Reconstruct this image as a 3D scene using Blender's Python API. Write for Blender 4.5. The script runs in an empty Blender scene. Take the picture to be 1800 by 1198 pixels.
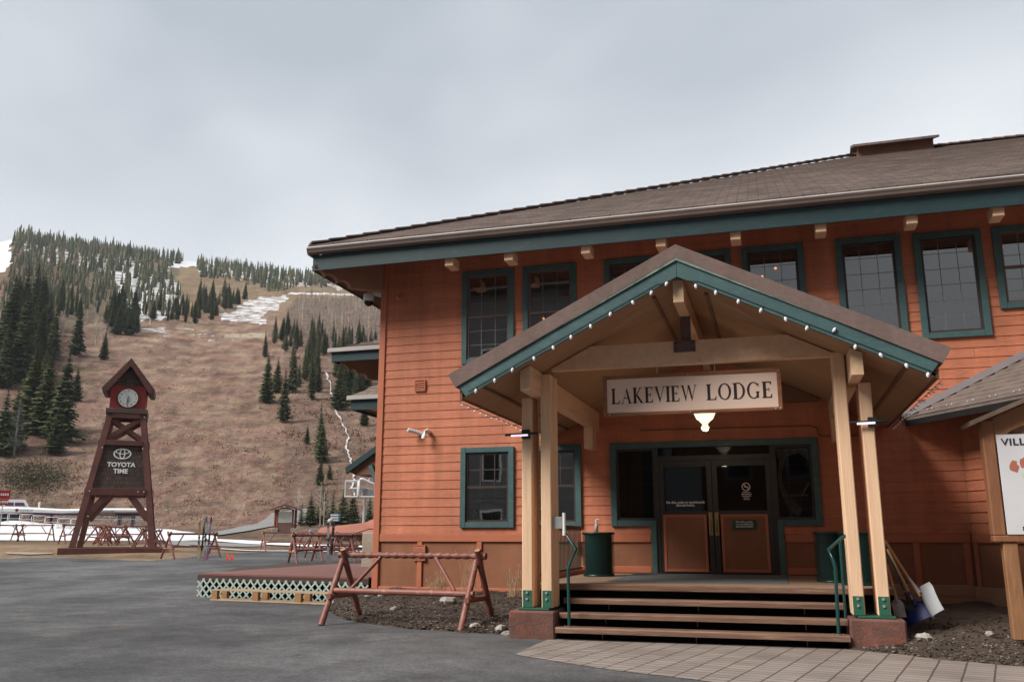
import bpy, math, random
from math import sin, cos, tan, pi, radians, sqrt, atan2
from mathutils import Vector, Matrix, noise as mnoise

S = bpy.context.scene
COL = S.collection
rnd = random.Random(7)

# ------------------------------------------------------------------ camera
EYE = 1.5
FPX = 1540.0
PITCH = radians(12.5)
YAW = radians(16.5)
cd = bpy.data.cameras.new("camera")
cam = bpy.data.objects.new("camera", cd)
COL.objects.link(cam)
cam.location = (0, 0, EYE)
cam.rotation_euler = (pi / 2 + PITCH, 0, YAW)
cd.sensor_width = 36
cd.lens = FPX / 1800 * 36
cd.clip_start = 0.1
cd.clip_end = 6000
S.camera = cam

# ------------------------------------------------------------------ sky
SUN_EL, SUN_AZ = radians(43), radians(227)      # azimuth from +y clockwise: behind and to the left
sdir = Vector((sin(SUN_AZ) * cos(SUN_EL), cos(SUN_AZ) * cos(SUN_EL), sin(SUN_EL)))
W = bpy.data.worlds.new("World")
S.world = W
W.use_nodes = True
nt = W.node_tree
nt.nodes.clear()
def N(t, **kw):
    n = nt.nodes.new(t)
    for k, v in kw.items():
        setattr(n, k, v)
    return n
out = N('ShaderNodeOutputWorld')
bg = N('ShaderNodeBackground')
sky = N('ShaderNodeTexSky', sky_type='NISHITA')
sky.sun_disc = False
sky.sun_elevation = SUN_EL
sky.sun_rotation = SUN_AZ
tc = N('ShaderNodeTexCoord')
mp = N('ShaderNodeMapping')
mp.inputs['Scale'].default_value = (1.0, 1.0, 1.6)
mp.inputs['Rotation'].default_value = (0.15, -0.35, 0)
n1 = N('ShaderNodeTexNoise')
n1.inputs['Scale'].default_value = 1.15
n1.inputs['Detail'].default_value = 4
n1.inputs['Roughness'].default_value = 0.47
n1.inputs['Distortion'].default_value = 0.15
cr = N('ShaderNodeValToRGB')
cr.color_ramp.elements[0].position = 0.33
cr.color_ramp.elements[0].color = (0.46, 0.50, 0.555, 1)
cr.color_ramp.elements[1].position = 0.60
cr.color_ramp.elements[1].color = (0.90, 0.925, 0.945, 1)
skm = N('ShaderNodeMix', data_type='RGBA', blend_type='MULTIPLY')
skm.inputs[0].default_value = 1
skm.inputs[7].default_value = (0.1, 0.1, 0.1, 1)
mx = N('ShaderNodeMix', data_type='RGBA')
mx.inputs[0].default_value = 0.92
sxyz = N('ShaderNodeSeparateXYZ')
mr = N('ShaderNodeMapRange')           # unseen sky behind the viewpoint, dimmed to deepen the porch shade
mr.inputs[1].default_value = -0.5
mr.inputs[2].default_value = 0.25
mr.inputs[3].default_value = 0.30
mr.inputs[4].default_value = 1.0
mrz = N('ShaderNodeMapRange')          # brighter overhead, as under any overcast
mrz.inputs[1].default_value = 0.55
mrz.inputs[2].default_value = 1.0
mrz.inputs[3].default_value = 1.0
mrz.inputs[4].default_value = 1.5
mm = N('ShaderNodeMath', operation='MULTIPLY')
mul = N('ShaderNodeVectorMath', operation='SCALE')
L = nt.links.new
L(tc.outputs['Generated'], mp.inputs[0])
L(mp.outputs[0], n1.inputs['Vector'])
L(n1.outputs[0], cr.inputs[0])
L(sky.outputs[0], skm.inputs[6])
L(skm.outputs[2], mx.inputs[6])
L(cr.outputs[0], mx.inputs[7])
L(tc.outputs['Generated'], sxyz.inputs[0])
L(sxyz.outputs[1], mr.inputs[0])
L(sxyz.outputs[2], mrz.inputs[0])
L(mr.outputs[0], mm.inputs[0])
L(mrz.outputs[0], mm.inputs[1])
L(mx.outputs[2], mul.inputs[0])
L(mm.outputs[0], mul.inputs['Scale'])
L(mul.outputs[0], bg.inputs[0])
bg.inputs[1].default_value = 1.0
L(bg.outputs[0], out.inputs[0])

sl = bpy.data.lights.new("sun", 'SUN')
sl.energy = 4.6
sl.angle = radians(26)
sl.color = (1, 0.95, 0.88)
so = bpy.data.objects.new("sun", sl)
COL.objects.link(so)
so.rotation_euler = sdir.to_track_quat('Z', 'Y').to_euler()

S.view_settings.view_transform = 'Standard'
S.view_settings.look = 'None'
S.view_settings.exposure = 0.22
S.view_settings.gamma = 1
S.render.resolution_x = 1024
S.render.resolution_y = 681

# ------------------------------------------------------------------ sight helpers
def ray(px, py):
    xc = (px - 900) / FPX
    yu = -(py - 599) / FPX
    Y = cos(PITCH) - yu * sin(PITCH)
    Z = sin(PITCH) + yu * cos(PITCH)
    return Vector((xc * cos(YAW) - Y * sin(YAW), xc * sin(YAW) + Y * cos(YAW), Z))
def aty(px, py, y):
    r = ray(px, py)
    t = y / r.y
    return Vector((r.x * t, y, EYE + r.z * t))
def atD(px, py, D):
    r = ray(px, py)
    t = D / (-r.x * sin(YAW) + r.y * cos(YAW))
    return Vector((r.x * t, r.y * t, EYE + r.z * t))
def lat(x, y):                    # lateral and forward distance seen from the viewpoint
    return x * cos(YAW) + y * sin(YAW), -x * sin(YAW) + y * cos(YAW)
def unlat(X, D):
    return X * cos(YAW) - D * sin(YAW), X * sin(YAW) + D * cos(YAW)
def interp(tab, x):
    if x <= tab[0][0]:
        return tab[0][1]
    for (a, b), (c, d) in zip(tab, tab[1:]):
        if x <= c:
            return b + (d - b) * (x - a) / (c - a)
    return tab[-1][1]
def sstep(a, b, x):
    t = max(0, min(1, (x - a) / (b - a)))
    return t * t * (3 - 2 * t)
def inpoly(x, y, P):
    c = False
    j = len(P) - 1
    for i in range(len(P)):
        xi, yi = P[i]
        xj, yj = P[j]
        if (yi > y) != (yj > y) and x < (xj - xi) * (y - yi) / (yj - yi) + xi:
            c = not c
        j = i
    return c

# ------------------------------------------------------------------ ground height
GL = [(0, 0), (16, 0), (23, .08), (38, .30), (45, .44), (50, .72), (58, .97), (74, 1.16), (85, 1.45), (100, 2.1), (112, 2.7)]
GR = [(0, 0), (16, 0), (23, .08), (38, .34), (60, .53), (80, 1.15), (98, 2.0), (112, 2.7)]
crest_px = [(-600, 470), (-200, 430), (0, 428), (35, 420), (150, 434), (320, 457), (345, 460), (450, 472), (560, 488), (700, 508), (900, 535), (1300, 560), (2200, 600)]
CREST = []
for a_, b_ in crest_px:
    r_ = ray(a_, b_)
    X_, D_ = lat(r_.x, r_.y)
    CREST.append((X_ / D_, r_.z / D_))
def near_g(D, u):
    w = sstep(-.42, -.28, u)
    return interp(GL, D) * (1 - w) + interp(GR, D) * w
def ground(x, y):
    X, D = lat(x, y)
    if D < 1:
        return 0.0
    u = max(-2.5, min(2.5, X / D))
    if D <= 112:
        return near_g(D, u)
    Dc = 1000.0
    T = interp(CREST, u)
    s = (T * Dc - 2.7 + 1.5) / (Dc - 124)
    q = D - 112
    soft = q - 12 * (1 - math.exp(-q / 12.0))
    if D <= Dc:
        z = 2.7 + s * soft
        k = min(1, q / 150.0)
        z += k * (D / 130.0) * mnoise.noise(Vector((x / (D * .16 + 20), y / (D * .16 + 20), .3))) * 1.6 * (1 - sstep(850, 1000, D))
        z += k * mnoise.noise(Vector((x / 9, y / 9, 4.3))) * .5
        return z
    z1 = 2.7 + s * (Dc - 124)
    return z1 + (D - Dc) * s * .5 - (D - Dc) ** 2 * .0012
def ghit(px, py, d0=4.0, d1=1150.0):
    r = ray(px, py)
    X, D = lat(r.x, r.y)
    r = r / D
    d = d0
    prev = d
    while d < d1:
        p = r * d
        if EYE + p.z < ground(p.x, p.y):
            lo, hi = prev, d
            for _ in range(18):
                m = (lo + hi) / 2
                p = r * m
                if EYE + p.z < ground(p.x, p.y):
                    hi = m
                else:
                    lo = m
            p = r * hi
            return Vector((p.x, p.y, ground(p.x, p.y))), hi
        prev = d
        d *= 1.012
    return None, None
def onground(px, D):
    p = atD(px, 900, D)
    return Vector((p.x, p.y, ground(p.x, p.y)))
def face_cam(p):
    return atan2(-p.x, p.y)

# ------------------------------------------------------------------ materials
def lin(r, g, b):
    f = lambda c: (c / 255 / 12.92) if c / 255 <= .04045 else ((c / 255 + .055) / 1.055) ** 2.4
    return (f(r), f(g), f(b))
MATS = {}
def mat(name, c, c2=None, scale=3.0, rough=.75, bump=0.0, bscale=None, metal=0.0, stretch=(1, 1, 1), spec=.4, wear=None, wfac=.0, wscale=2.0, rnd_amt=0.0, detail=6):
    if name in MATS:
        return MATS[name]
    m = bpy.data.materials.new(name)
    m.use_nodes = True
    t = m.node_tree
    b = t.nodes['Principled BSDF']
    b.inputs['Roughness'].default_value = rough
    b.inputs['Metallic'].default_value = metal
    b.inputs['Specular IOR Level'].default_value = spec
    b.inputs['Base Color'].default_value = (*c, 1)
    if c2 is None:
        c2 = tuple(v * .82 for v in c)
    co = t.nodes.new('ShaderNodeTexCoord')
    ma = t.nodes.new('ShaderNodeMapping')
    ma.inputs['Scale'].default_value = stretch
    t.links.new(co.outputs['Object'], ma.inputs[0])
    n = t.nodes.new('ShaderNodeTexNoise')
    n.inputs['Scale'].default_value = scale
    n.inputs['Detail'].default_value = detail
    n.inputs['Roughness'].default_value = .6
    t.links.new(ma.outputs[0], n.inputs['Vector'])
    r = t.nodes.new('ShaderNodeMapRange')
    r.inputs[1].default_value = .32
    r.inputs[2].default_value = .68
    t.links.new(n.outputs[0], r.inputs[0])
    x = t.nodes.new('ShaderNodeMix')
    x.data_type = 'RGBA'
    x.inputs[6].default_value = (*c, 1)
    x.inputs[7].default_value = (*c2, 1)
    t.links.new(r.outputs[0], x.inputs[0])
    last = x.outputs[2]
    if wear:
        n2 = t.nodes.new('ShaderNodeTexNoise')
        n2.inputs['Scale'].default_value = wscale
        n2.inputs['Detail'].default_value = 8
        n2.inputs['Roughness'].default_value = .7
        t.links.new(ma.outputs[0], n2.inputs['Vector'])
        r2 = t.nodes.new('ShaderNodeMapRange')
        r2.inputs[1].default_value = .52
        r2.inputs[2].default_value = .68
        r2.inputs[4].default_value = wfac
        t.links.new(n2.outputs[0], r2.inputs[0])
        x2 = t.nodes.new('ShaderNodeMix')
        x2.data_type = 'RGBA'
        x2.inputs[7].default_value = (*wear, 1)
        t.links.new(last, x2.inputs[6])
        t.links.new(r2.outputs[0], x2.inputs[0])
        last = x2.outputs[2]
    if rnd_amt:
        oi = t.nodes.new('ShaderNodeObjectInfo')
        h = t.nodes.new('ShaderNodeHueSaturation')
        rr = t.nodes.new('ShaderNodeMapRange')
        rr.inputs[3].default_value = 1 - rnd_amt
        rr.inputs[4].default_value = 1 + rnd_amt
        t.links.new(oi.outputs['Random'], rr.inputs[0])
        t.links.new(rr.outputs[0], h.inputs['Value'])
        t.links.new(last, h.inputs['Color'])
        last = h.outputs[0]
    t.links.new(last, b.inputs['Base Color'])
    if bump:
        n3 = t.nodes.new('ShaderNodeTexNoise')
        n3.inputs['Scale'].default_value = bscale or scale * 6
        n3.inputs['Detail'].default_value = 5
        t.links.new(ma.outputs[0], n3.inputs['Vector'])
        bp = t.nodes.new('ShaderNodeBump')
        bp.inputs['Strength'].default_value = bump
        bp.inputs['Distance'].default_value = .02
        t.links.new(n3.outputs[0], bp.inputs['Height'])
        t.links.new(bp.outputs[0], b.inputs['Normal'])
    MATS[name] = m
    return m

def shingle_mat(name, c, c2, bw=.3, bh=.14, swap=None, dist=.03, off=0.0):
    m = mat(name, c, c2, scale=1.2, rough=.9)
    t = m.node_tree
    b = t.nodes['Principled BSDF']
    co = t.nodes.new('ShaderNodeTexCoord')
    v = co.outputs['Object']
    if swap:
        sp = t.nodes.new('ShaderNodeSeparateXYZ')
        cb = t.nodes.new('ShaderNodeCombineXYZ')
        t.links.new(v, sp.inputs[0])
        t.links.new(sp.outputs[swap[0]], cb.inputs[0])
        t.links.new(sp.outputs[swap[1]], cb.inputs[1])
        v = cb.outputs[0]
    if off:
        ad = t.nodes.new('ShaderNodeVectorMath')
        ad.operation = 'ADD'
        ad.inputs[1].default_value = (0, off, 0)
        t.links.new(v, ad.inputs[0])
        v = ad.outputs[0]
    br = t.nodes.new('ShaderNodeTexBrick')
    br.inputs['Scale'].default_value = 1
    br.inputs['Brick Width'].default_value = bw
    br.inputs['Row Height'].default_value = bh
    br.inputs['Mortar Size'].default_value = .014
    br.inputs['Mortar Smooth'].default_value = .3
    br.inputs['Color1'].default_value = (1, 1, 1, 1)
    br.inputs['Color2'].default_value = (.60, .60, .60, 1)
    br.inputs['Mortar'].default_value = (.25, .25, .25, 1)
    t.links.new(v, br.inputs['Vector'])
    mx_ = t.nodes.new('ShaderNodeMix')
    mx_.data_type = 'RGBA'
    mx_.blend_type = 'MULTIPLY'
    mx_.inputs[0].default_value = .85
    src = b.inputs['Base Color'].links[0].from_socket
    t.links.new(src, mx_.inputs[6])
    t.links.new(br.outputs[0], mx_.inputs[7])
    t.links.new(mx_.outputs[2], b.inputs['Base Color'])
    bp = t.nodes.new('ShaderNodeBump')
    bp.inputs['Strength'].default_value = .8
    bp.inputs['Distance'].default_value = dist
    t.links.new(br.outputs[0], bp.inputs['Height'])
    t.links.new(bp.outputs[0], b.inputs['Normal'])
    return m

def emis(name, c, s):
    m = bpy.data.materials.new(name)
    m.use_nodes = True
    b = m.node_tree.nodes['Principled BSDF']
    b.inputs['Base Color'].default_value = (*c, 1)
    b.inputs['Emission Color'].default_value = (*c, 1)
    b.inputs['Emission Strength'].default_value = s
    MATS[name] = m
    return m
def glass(name, ior=1.9, tint=(.75, .8, .8), rough=.015):
    m = bpy.data.materials.new(name)
    m.use_nodes = True
    t = m.node_tree
    t.nodes.clear()
    o = t.nodes.new('ShaderNodeOutputMaterial')
    g = t.nodes.new('ShaderNodeBsdfGlossy')
    g.inputs['Roughness'].default_value = rough
    tr = t.nodes.new('ShaderNodeBsdfTransparent')
    tr.inputs[0].default_value = (*tint, 1)
    mi = t.nodes.new('ShaderNodeMixShader')
    fr = t.nodes.new('ShaderNodeFresnel')
    fr.inputs[0].default_value = ior
    co = t.nodes.new('ShaderNodeTexCoord')
    n = t.nodes.new('ShaderNodeTexNoise')
    n.inputs['Scale'].default_value = .8
    bp = t.nodes.new('ShaderNodeBump')
    bp.inputs['Strength'].default_value = .06
    bp.inputs['Distance'].default_value = .05
    t.links.new(co.outputs['Object'], n.inputs['Vector'])
    t.links.new(n.outputs[0], bp.inputs['Height'])
    t.links.new(bp.outputs[0], g.inputs['Normal'])
    t.links.new(fr.outputs[0], mi.inputs[0])
    t.links.new(tr.outputs[0], mi.inputs[1])
    t.links.new(g.outputs[0], mi.inputs[2])
    t.links.new(mi.outputs[0], o.inputs[0])
    MATS[name] = m
    return m

M_SIDING = mat('siding_orange', (.535, .186, .100), (.445, .148, .078), scale=1.0, rough=.66, bump=.35, bscale=26, stretch=(.4, 1, 5.2), wear=(.36, .125, .07), wfac=.55, wscale=2.2)
def streaks(m, amt=.16):
    t = m.node_tree
    b = t.nodes['Principled BSDF']
    src = b.inputs['Base Color'].links[0].from_socket
    co = t.nodes.new('ShaderNodeTexCoord')
    out_ = src
    for sc_, st_, a_ in ((1.0, (2.6, 2.6, .22), amt), (.35, (1, 1, 1), amt * .8), (11.0, (.5, 1, 3), amt * .6)):
        ma = t.nodes.new('ShaderNodeMapping')
        ma.inputs['Scale'].default_value = st_
        n = t.nodes.new('ShaderNodeTexNoise')
        n.inputs['Scale'].default_value = sc_
        n.inputs['Detail'].default_value = 7
        n.inputs['Roughness'].default_value = .65
        r = t.nodes.new('ShaderNodeMapRange')
        r.inputs[1].default_value = .3
        r.inputs[2].default_value = .7
        r.inputs[3].default_value = 1 - a_
        r.inputs[4].default_value = 1 + a_
        v = t.nodes.new('ShaderNodeVectorMath')
        v.operation = 'SCALE'
        t.links.new(co.outputs['Object'], ma.inputs[0])
        t.links.new(ma.outputs[0], n.inputs['Vector'])
        t.links.new(n.outputs[0], r.inputs[0])
        t.links.new(out_, v.inputs[0])
        t.links.new(r.outputs[0], v.inputs['Scale'])
        out_ = v.outputs[0]
    t.links.new(out_, b.inputs['Base Color'])
streaks(M_SIDING, .20)
M_TRIMO = mat('trim_orange', (.49, .160, .085), (.43, .138, .072), scale=2, rough=.6)
M_PANEL = mat('panel_brown', (.29, .118, .060), (.245, .098, .050), scale=2.5, rough=.7, bump=.15, bscale=60, stretch=(1, 1, .5))
M_GREEN = mat('trim_green', (.062, .125, .128), (.048, .10, .105), scale=2, rough=.5, bump=.1, bscale=25, wear=(.12, .2, .19), wfac=.35, wscale=5, stretch=(1, 1, 2))
M_GREENE = mat('edge_green_worn', (.09, .16, .145), (.30, .36, .30), scale=7, rough=.7, bump=.3, bscale=30)
M_TAN = mat('timber_tan', (.76, .51, .34), (.66, .43, .28), scale=2.2, rough=.72, bump=.25, bscale=14, stretch=(3, .35, 3), wear=(.48, .29, .18), wfac=.5, wscale=3)
M_POST = mat('post_tan', (.80, .55, .36), (.70, .46, .30), scale=2.5, rough=.72, bump=.3, bscale=14, stretch=(4, 4, .25), wear=(.55, .35, .22), wfac=.5, wscale=3)
M_TANEND = mat('timber_end', (.70, .49, .31), (.55, .38, .24), scale=8, rough=.8, bump=.3)
M_SOFFIT = mat('soffit_boards', (.46, .275, .155), (.36, .205, .115), scale=2, rough=.75, stretch=(.5, 5, 1))
M_SOFB = mat('soffit_brown', (.19, .095, .055), (.15, .075, .045), scale=3, rough=.8)
M_ROOF = shingle_mat('roof_shingles', (.225, .165, .143), (.165, .122, .106), bw=.42, bh=13.08 / 60, dist=.03, off=1.292)
M_ROOFL = shingle_mat('roof_shingles_side', (.32, .245, .215), (.25, .19, .168), bw=.34, bh=.17, swap=(1, 0), dist=.05)
M_ROOFE = mat('porch_roof_edge', (.20, .14, .122), (.165, .115, .10), scale=14, rough=.95, bump=.5, bscale=90)
M_PALE = mat('gutter_pale', (.40, .36, .34), (.52, .50, .49), scale=1.2, rough=.4, stretch=(.5, 1, 1))
M_GUT = mat('gutter_brown', (.17, .13, .115), (.22, .17, .15), scale=1.5, rough=.45)
M_SASH = mat('sash_dark', (.045, .032, .028), (.06, .045, .04), scale=3, rough=.45)
M_SASHR = mat('sash_brown', (.16, .11, .095), rough=.5)
M_DOORF = mat('door_dark', (.033, .032, .029), (.045, .042, .038), scale=4, rough=.45)
M_MUNT = mat('muntin_grey', (.20, .20, .195), rough=.5)
M_BLINDREFL = mat('blind_reflection_grey', (.36, .355, .34), (.30, .295, .28), scale=.8, rough=.8)
M_DARK = mat('interior_dark', (.018, .017, .016), (.03, .026, .024), scale=.7, rough=.9)
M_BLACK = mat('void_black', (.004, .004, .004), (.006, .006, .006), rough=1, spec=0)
M_GLASS = glass('window_glass', 4.8, (.92, .94, .94))
M_GLASSD = glass('door_glass', 1.45, (.45, .46, .46), .03)
M_BRASS = mat('brass', (.45, .33, .16), (.30, .22, .11), scale=12, rough=.35, metal=.9)
M_STEELG = mat('plate_green', (.02, .10, .065), (.03, .13, .085), scale=8, rough=.45)
M_PLATEB = mat('plate_brown', (.14, .085, .075), (.11, .065, .055), scale=9, rough=.5)
M_BOLT = mat('bolt_zinc', (.55, .56, .55), rough=.35, metal=.6)
M_CONC = mat('pedestal_rust', (.16, .072, .056), (.10, .052, .043), scale=4, rough=.85, bump=.5, bscale=30, wear=(.33, .085, .042), wfac=.85, wscale=2.2)
M_TREAD = mat('tread_brown', (.225, .125, .082), (.11, .058, .038), scale=2.2, rough=.6, bump=.4, bscale=12, stretch=(.35, 4, 4), wear=(.31, .21, .15), wfac=.6, wscale=3)
M_DECKB = mat('porch_boards', (.33, .22, .155), (.25, .165, .115), scale=3, rough=.6, stretch=(.5, 5, 1), bump=.2)
M_MAT = mat('door_mat_grey', (.17, .18, .18), (.11, .115, .12), scale=60, rough=.9)
streaks(M_PANEL, .12)
streaks(M_GREEN, .10)
streaks(M_ROOF, .22)
streaks(M_ROOFE, .14)
streaks(M_CONC, .18)
M_WHITE = mat('white_paint', (.80, .80, .78), (.74, .74, .73), scale=6, rough=.4)
M_BULB = mat('bulb_white', (.78, .79, .83), (.70, .72, .78), scale=30, rough=.25, spec=.6)
M_WIRE = mat('wire_green', (.02, .03, .025), rough=.6)
M_SIGNF = mat('sign_face', (.82, .62, .51), (.79, .59, .485), scale=1.5, rough=.55)
M_SIGNW = mat('sign_frame_wood', (.32, .135, .062), (.20, .075, .038), scale=5, rough=.45, stretch=(.6, 3, 3), bump=.2)
M_LETTER = mat('letter_dark', (.035, .018, .02), rough=.6)
M_BIN = mat('bin_green', (.005, .026, .022), (.004, .02, .018), scale=6, rough=.35)
M_RAIL = mat('rail_green', (.012, .068, .064), (.009, .052, .05), scale=5, rough=.25)
M_LOG = mat('log_red', (.235, .082, .060), (.17, .058, .044), scale=3, rough=.5, bump=.35, bscale=14, wear=(.42, .24, .18), wfac=.55, wscale=6, rnd_amt=.12)
M_LOGC = mat('log_end', (.40, .24, .15), (.30, .17, .11), scale=12, rough=.8)
M_TOWER = mat('tower_red_brown', (.155, .060, .048), (.105, .040, .034), scale=2.5, rough=.65, wear=(.20, .08, .06), wfac=.4)
M_TRED = mat('tower_red', (.30, .036, .036), (.25, .030, .031), scale=2, rough=.6)
M_TSH = shingle_mat('tower_shingles', (.12, .082, .068), (.075, .052, .045), bw=.16, bh=.24, swap=(0, 2))
M_TROOF = mat('tower_roof', (.125, .090, .080), (.09, .065, .058), scale=5, rough=.85)
M_WOODY = mat('map_wood', (.33, .17, .085), (.235, .11, .052), scale=3.5, rough=.55, stretch=(3, 3, .5), bump=.25, bscale=12, wear=(.16, .075, .035), wfac=.5, wscale=4)
M_WOODR = mat('map_wood_red', (.28, .125, .06), (.20, .085, .042), scale=4, rough=.55, stretch=(3, 3, .5), bump=.25)
M_PALLET = mat('pallet_wood', (.46, .34, .225), (.36, .26, .17), scale=5, rough=.8, stretch=(.5, 4, 4), bump=.2)
M_DECKR = mat('deck_red', (.205, .088, .073), (.155, .065, .055), scale=2.5, rough=.65, stretch=(.25, 5, 1), bump=.3, bscale=20)
M_LATT = mat('lattice_mint', (.32, .42, .38), (.38, .45, .41), scale=8, rough=.7)
M_ROCK = mat('rock_grey', (.42, .39, .36), (.26, .235, .21), scale=5, rough=.9, bump=.5, rnd_amt=.25)
M_STEM = mat('dry_stem', (.42, .29, .18), (.28, .18, .11), scale=5, rough=.9)
M_CONIF = mat('conifer_green', (.085, .108, .050), (.048, .064, .034), scale=.35, rough=.9, spec=.1, rnd_amt=.3)
ORD = 'first second third fourth fifth sixth seventh eighth ninth tenth eleventh twelfth thirteenth fourteenth fifteenth sixteenth seventeenth eighteenth nineteenth twentieth'.split()
def ordinal(n):
    if n <= 20:
        return ORD[n - 1]
    t_, u_ = divmod(n, 10)
    if u_ == 0:
        return {3: 'thirtieth', 4: 'fortieth', 5: 'fiftieth', 6: 'sixtieth'}[t_]
    return {2: 'twenty', 3: 'thirty', 4: 'forty', 5: 'fifty', 6: 'sixty'}[t_] + '-' + ORD[u_ - 1]
M_CONIF2 = mat('conifer_olive', (.15, .155, .085), (.09, .105, .06), scale=.3, rough=.9, spec=.1, rnd_amt=.3)
M_FOREST = mat('forest_far', (.085, .096, .060), (.12, .115, .072), scale=.08, rough=.95, spec=.05, wear=(.040, .048, .036), wfac=.8, wscale=.15)
M_LAR2 = mat('larch_brown', (.34, .26, .20), (.26, .20, .155), scale=1, rough=.9)
M_LAR3 = mat('larch_grey', (.30, .27, .25), (.24, .215, .20), scale=1, rough=.9)
M_BARE = mat('bare_branches', (.52, .45, .39), (.42, .35, .30), scale=1, rough=.9, rnd_amt=.15)
M_GREYT = mat('dead_needles', (.20, .215, .20), (.13, .145, .135), scale=1, rough=.9)
M_TRUNK = mat('bark', (.09, .065, .05), (.06, .045, .035), scale=2, rough=.95)
M_BRUSH = mat('hillside_brush_mat', (.22, .125, .095), (.27, .175, .13), scale=.12, rough=.95, spec=.05, wear=(.18, .15, .09), wfac=.5, wscale=.05)
M_GALV = mat('galvanised', (.46, .49, .51), (.40, .43, .45), scale=2, rough=.45)
M_SNOW = mat('snow', (.76, .77, .78), (.66, .67, .69), scale=.6, rough=.6, bump=.5, bscale=3)

# ------------------------------------------------------------------ mesh builder
ORIGIN = {}
class MB:
    def __init__(s, T=None):
        s.v = []
        s.f = []
        s.m = []
        s.s = []
        s.T = T
        s.k = 0
    def add(s, vs, fs, mi=0, sm=False):
        o = len(s.v)
        for p in vs:
            p = Vector(p)
            s.v.append(s.T @ p if s.T else p)
        for f in fs:
            s.f.append([i + o for i in f])
            s.m.append(mi)
            s.s.append(sm)
        return s
    def box(s, x0, x1, y0, y1, z0, z1, mi=0):
        return s.add([(x0, y0, z0), (x1, y0, z0), (x1, y1, z0), (x0, y1, z0), (x0, y0, z1), (x1, y0, z1), (x1, y1, z1), (x0, y1, z1)],
                     [(0, 3, 2, 1), (4, 5, 6, 7), (0, 1, 5, 4), (1, 2, 6, 5), (2, 3, 7, 6), (3, 0, 4, 7)], mi)
    def bbox(s, x0, x1, y0, y1, z0, z1, b=.01, mi=0):      # box with chamfered edges
        vs = []
        idx = {}
        for ix, (x, sx) in enumerate(((x0, 1), (x1, -1))):
            for iy, (y, sy) in enumerate(((y0, 1), (y1, -1))):
                for iz, (z, sz) in enumerate(((z0, 1), (z1, -1))):
                    for ax in range(3):
                        p = [x, y, z]
                        for q in range(3):
                            if q != ax:
                                p[q] += (sx, sy, sz)[q] * b
                        idx[(ix, iy, iz, ax)] = len(vs)
                        vs.append(p)
        fs = []
        I = idx
        for s_ in (0, 1):
            fs.append([I[(s_, 0, 0, 0)], I[(s_, 1, 0, 0)], I[(s_, 1, 1, 0)], I[(s_, 0, 1, 0)]][::(-1 if s_ == 0 else 1)])
            fs.append([I[(0, s_, 0, 1)], I[(0, s_, 1, 1)], I[(1, s_, 1, 1)], I[(1, s_, 0, 1)]][::(-1 if s_ == 0 else 1)])
            fs.append([I[(0, 0, s_, 2)], I[(1, 0, s_, 2)], I[(1, 1, s_, 2)], I[(0, 1, s_, 2)]][::(-1 if s_ == 0 else 1)])
        for a_ in (0, 1):
            for b_ in (0, 1):
                fs.append([I[(0, a_, b_, 1)], I[(1, a_, b_, 1)], I[(1, a_, b_, 2)], I[(0, a_, b_, 2)]])
                fs.append([I[(a_, 0, b_, 0)], I[(a_, 1, b_, 0)], I[(a_, 1, b_, 2)], I[(a_, 0, b_, 2)]])
                fs.append([I[(a_, b_, 0, 0)], I[(a_, b_, 1, 0)], I[(a_, b_, 1, 1)], I[(a_, b_, 0, 1)]])
                for c_ in (0, 1):
                    fs.append([I[(a_, b_, c_, 0)], I[(a_, b_, c_, 1)], I[(a_, b_, c_, 2)]])
        return s.add(vs, fs, mi)
    def beam(s, p, q, w, h, up=(0, 0, 1), mi=0, ext=0):
        p = Vector(p)
        q = Vector(q)
        d = (q - p).normalized()
        p = p - d * ext
        q = q + d * ext
        up = Vector(up)
        a_ = d.cross(up)
        if a_.length < 1e-4:
            a_ = d.cross(Vector((1, 0, 0)))
        a_.normalize()
        b_ = a_.cross(d).normalized()
        vs = []
        for e in (p, q):
            for i, j in ((-1, -1), (1, -1), (1, 1), (-1, 1)):
                vs.append(e + a_ * (i * w / 2) + b_ * (j * h / 2))
        return s.add(vs, [(0, 1, 2, 3), (7, 6, 5, 4), (0, 4, 5, 1), (1, 5, 6, 2), (2, 6, 7, 3), (3, 7, 4, 0)], mi)
    def tube(s, pts, rs, n=8, mi=0, capmi=None, cap=True):
        pts = [Vector(p) for p in pts]
        if not isinstance(rs, (list, tuple)):
            rs = [rs] * len(pts)
        o = len(s.v)
        vs = []
        for i, p in enumerate(pts):
            if i == 0:
                d = pts[1] - p
            elif i == len(pts) - 1:
                d = p - pts[i - 1]
            else:
                d = (pts[i + 1] - pts[i - 1])
            d.normalize()
            r_ = Vector((0, 0, 1)) if abs(d.z) < .9 else Vector((1, 0, 0))
            a_ = d.cross(r_).normalized()
            b_ = a_.cross(d)
            for k in range(n):
                t = 2 * pi * k / n
                vs.append(p + (a_ * cos(t) + b_ * sin(t)) * rs[i])
        fs = []
        for i in range(len(pts) - 1):
            for k in range(n):
                k2 = (k + 1) % n
                fs.append((i * n + k, i * n + k2, (i + 1) * n + k2, (i + 1) * n + k))
        s.add(vs, fs, mi, True)
        if cap:
            c = capmi if capmi is not None else mi
            s.add(vs[:n], [tuple(range(n))[::-1]], c)
            s.add(vs[-n:], [tuple(range(n))], c)
        return s
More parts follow.
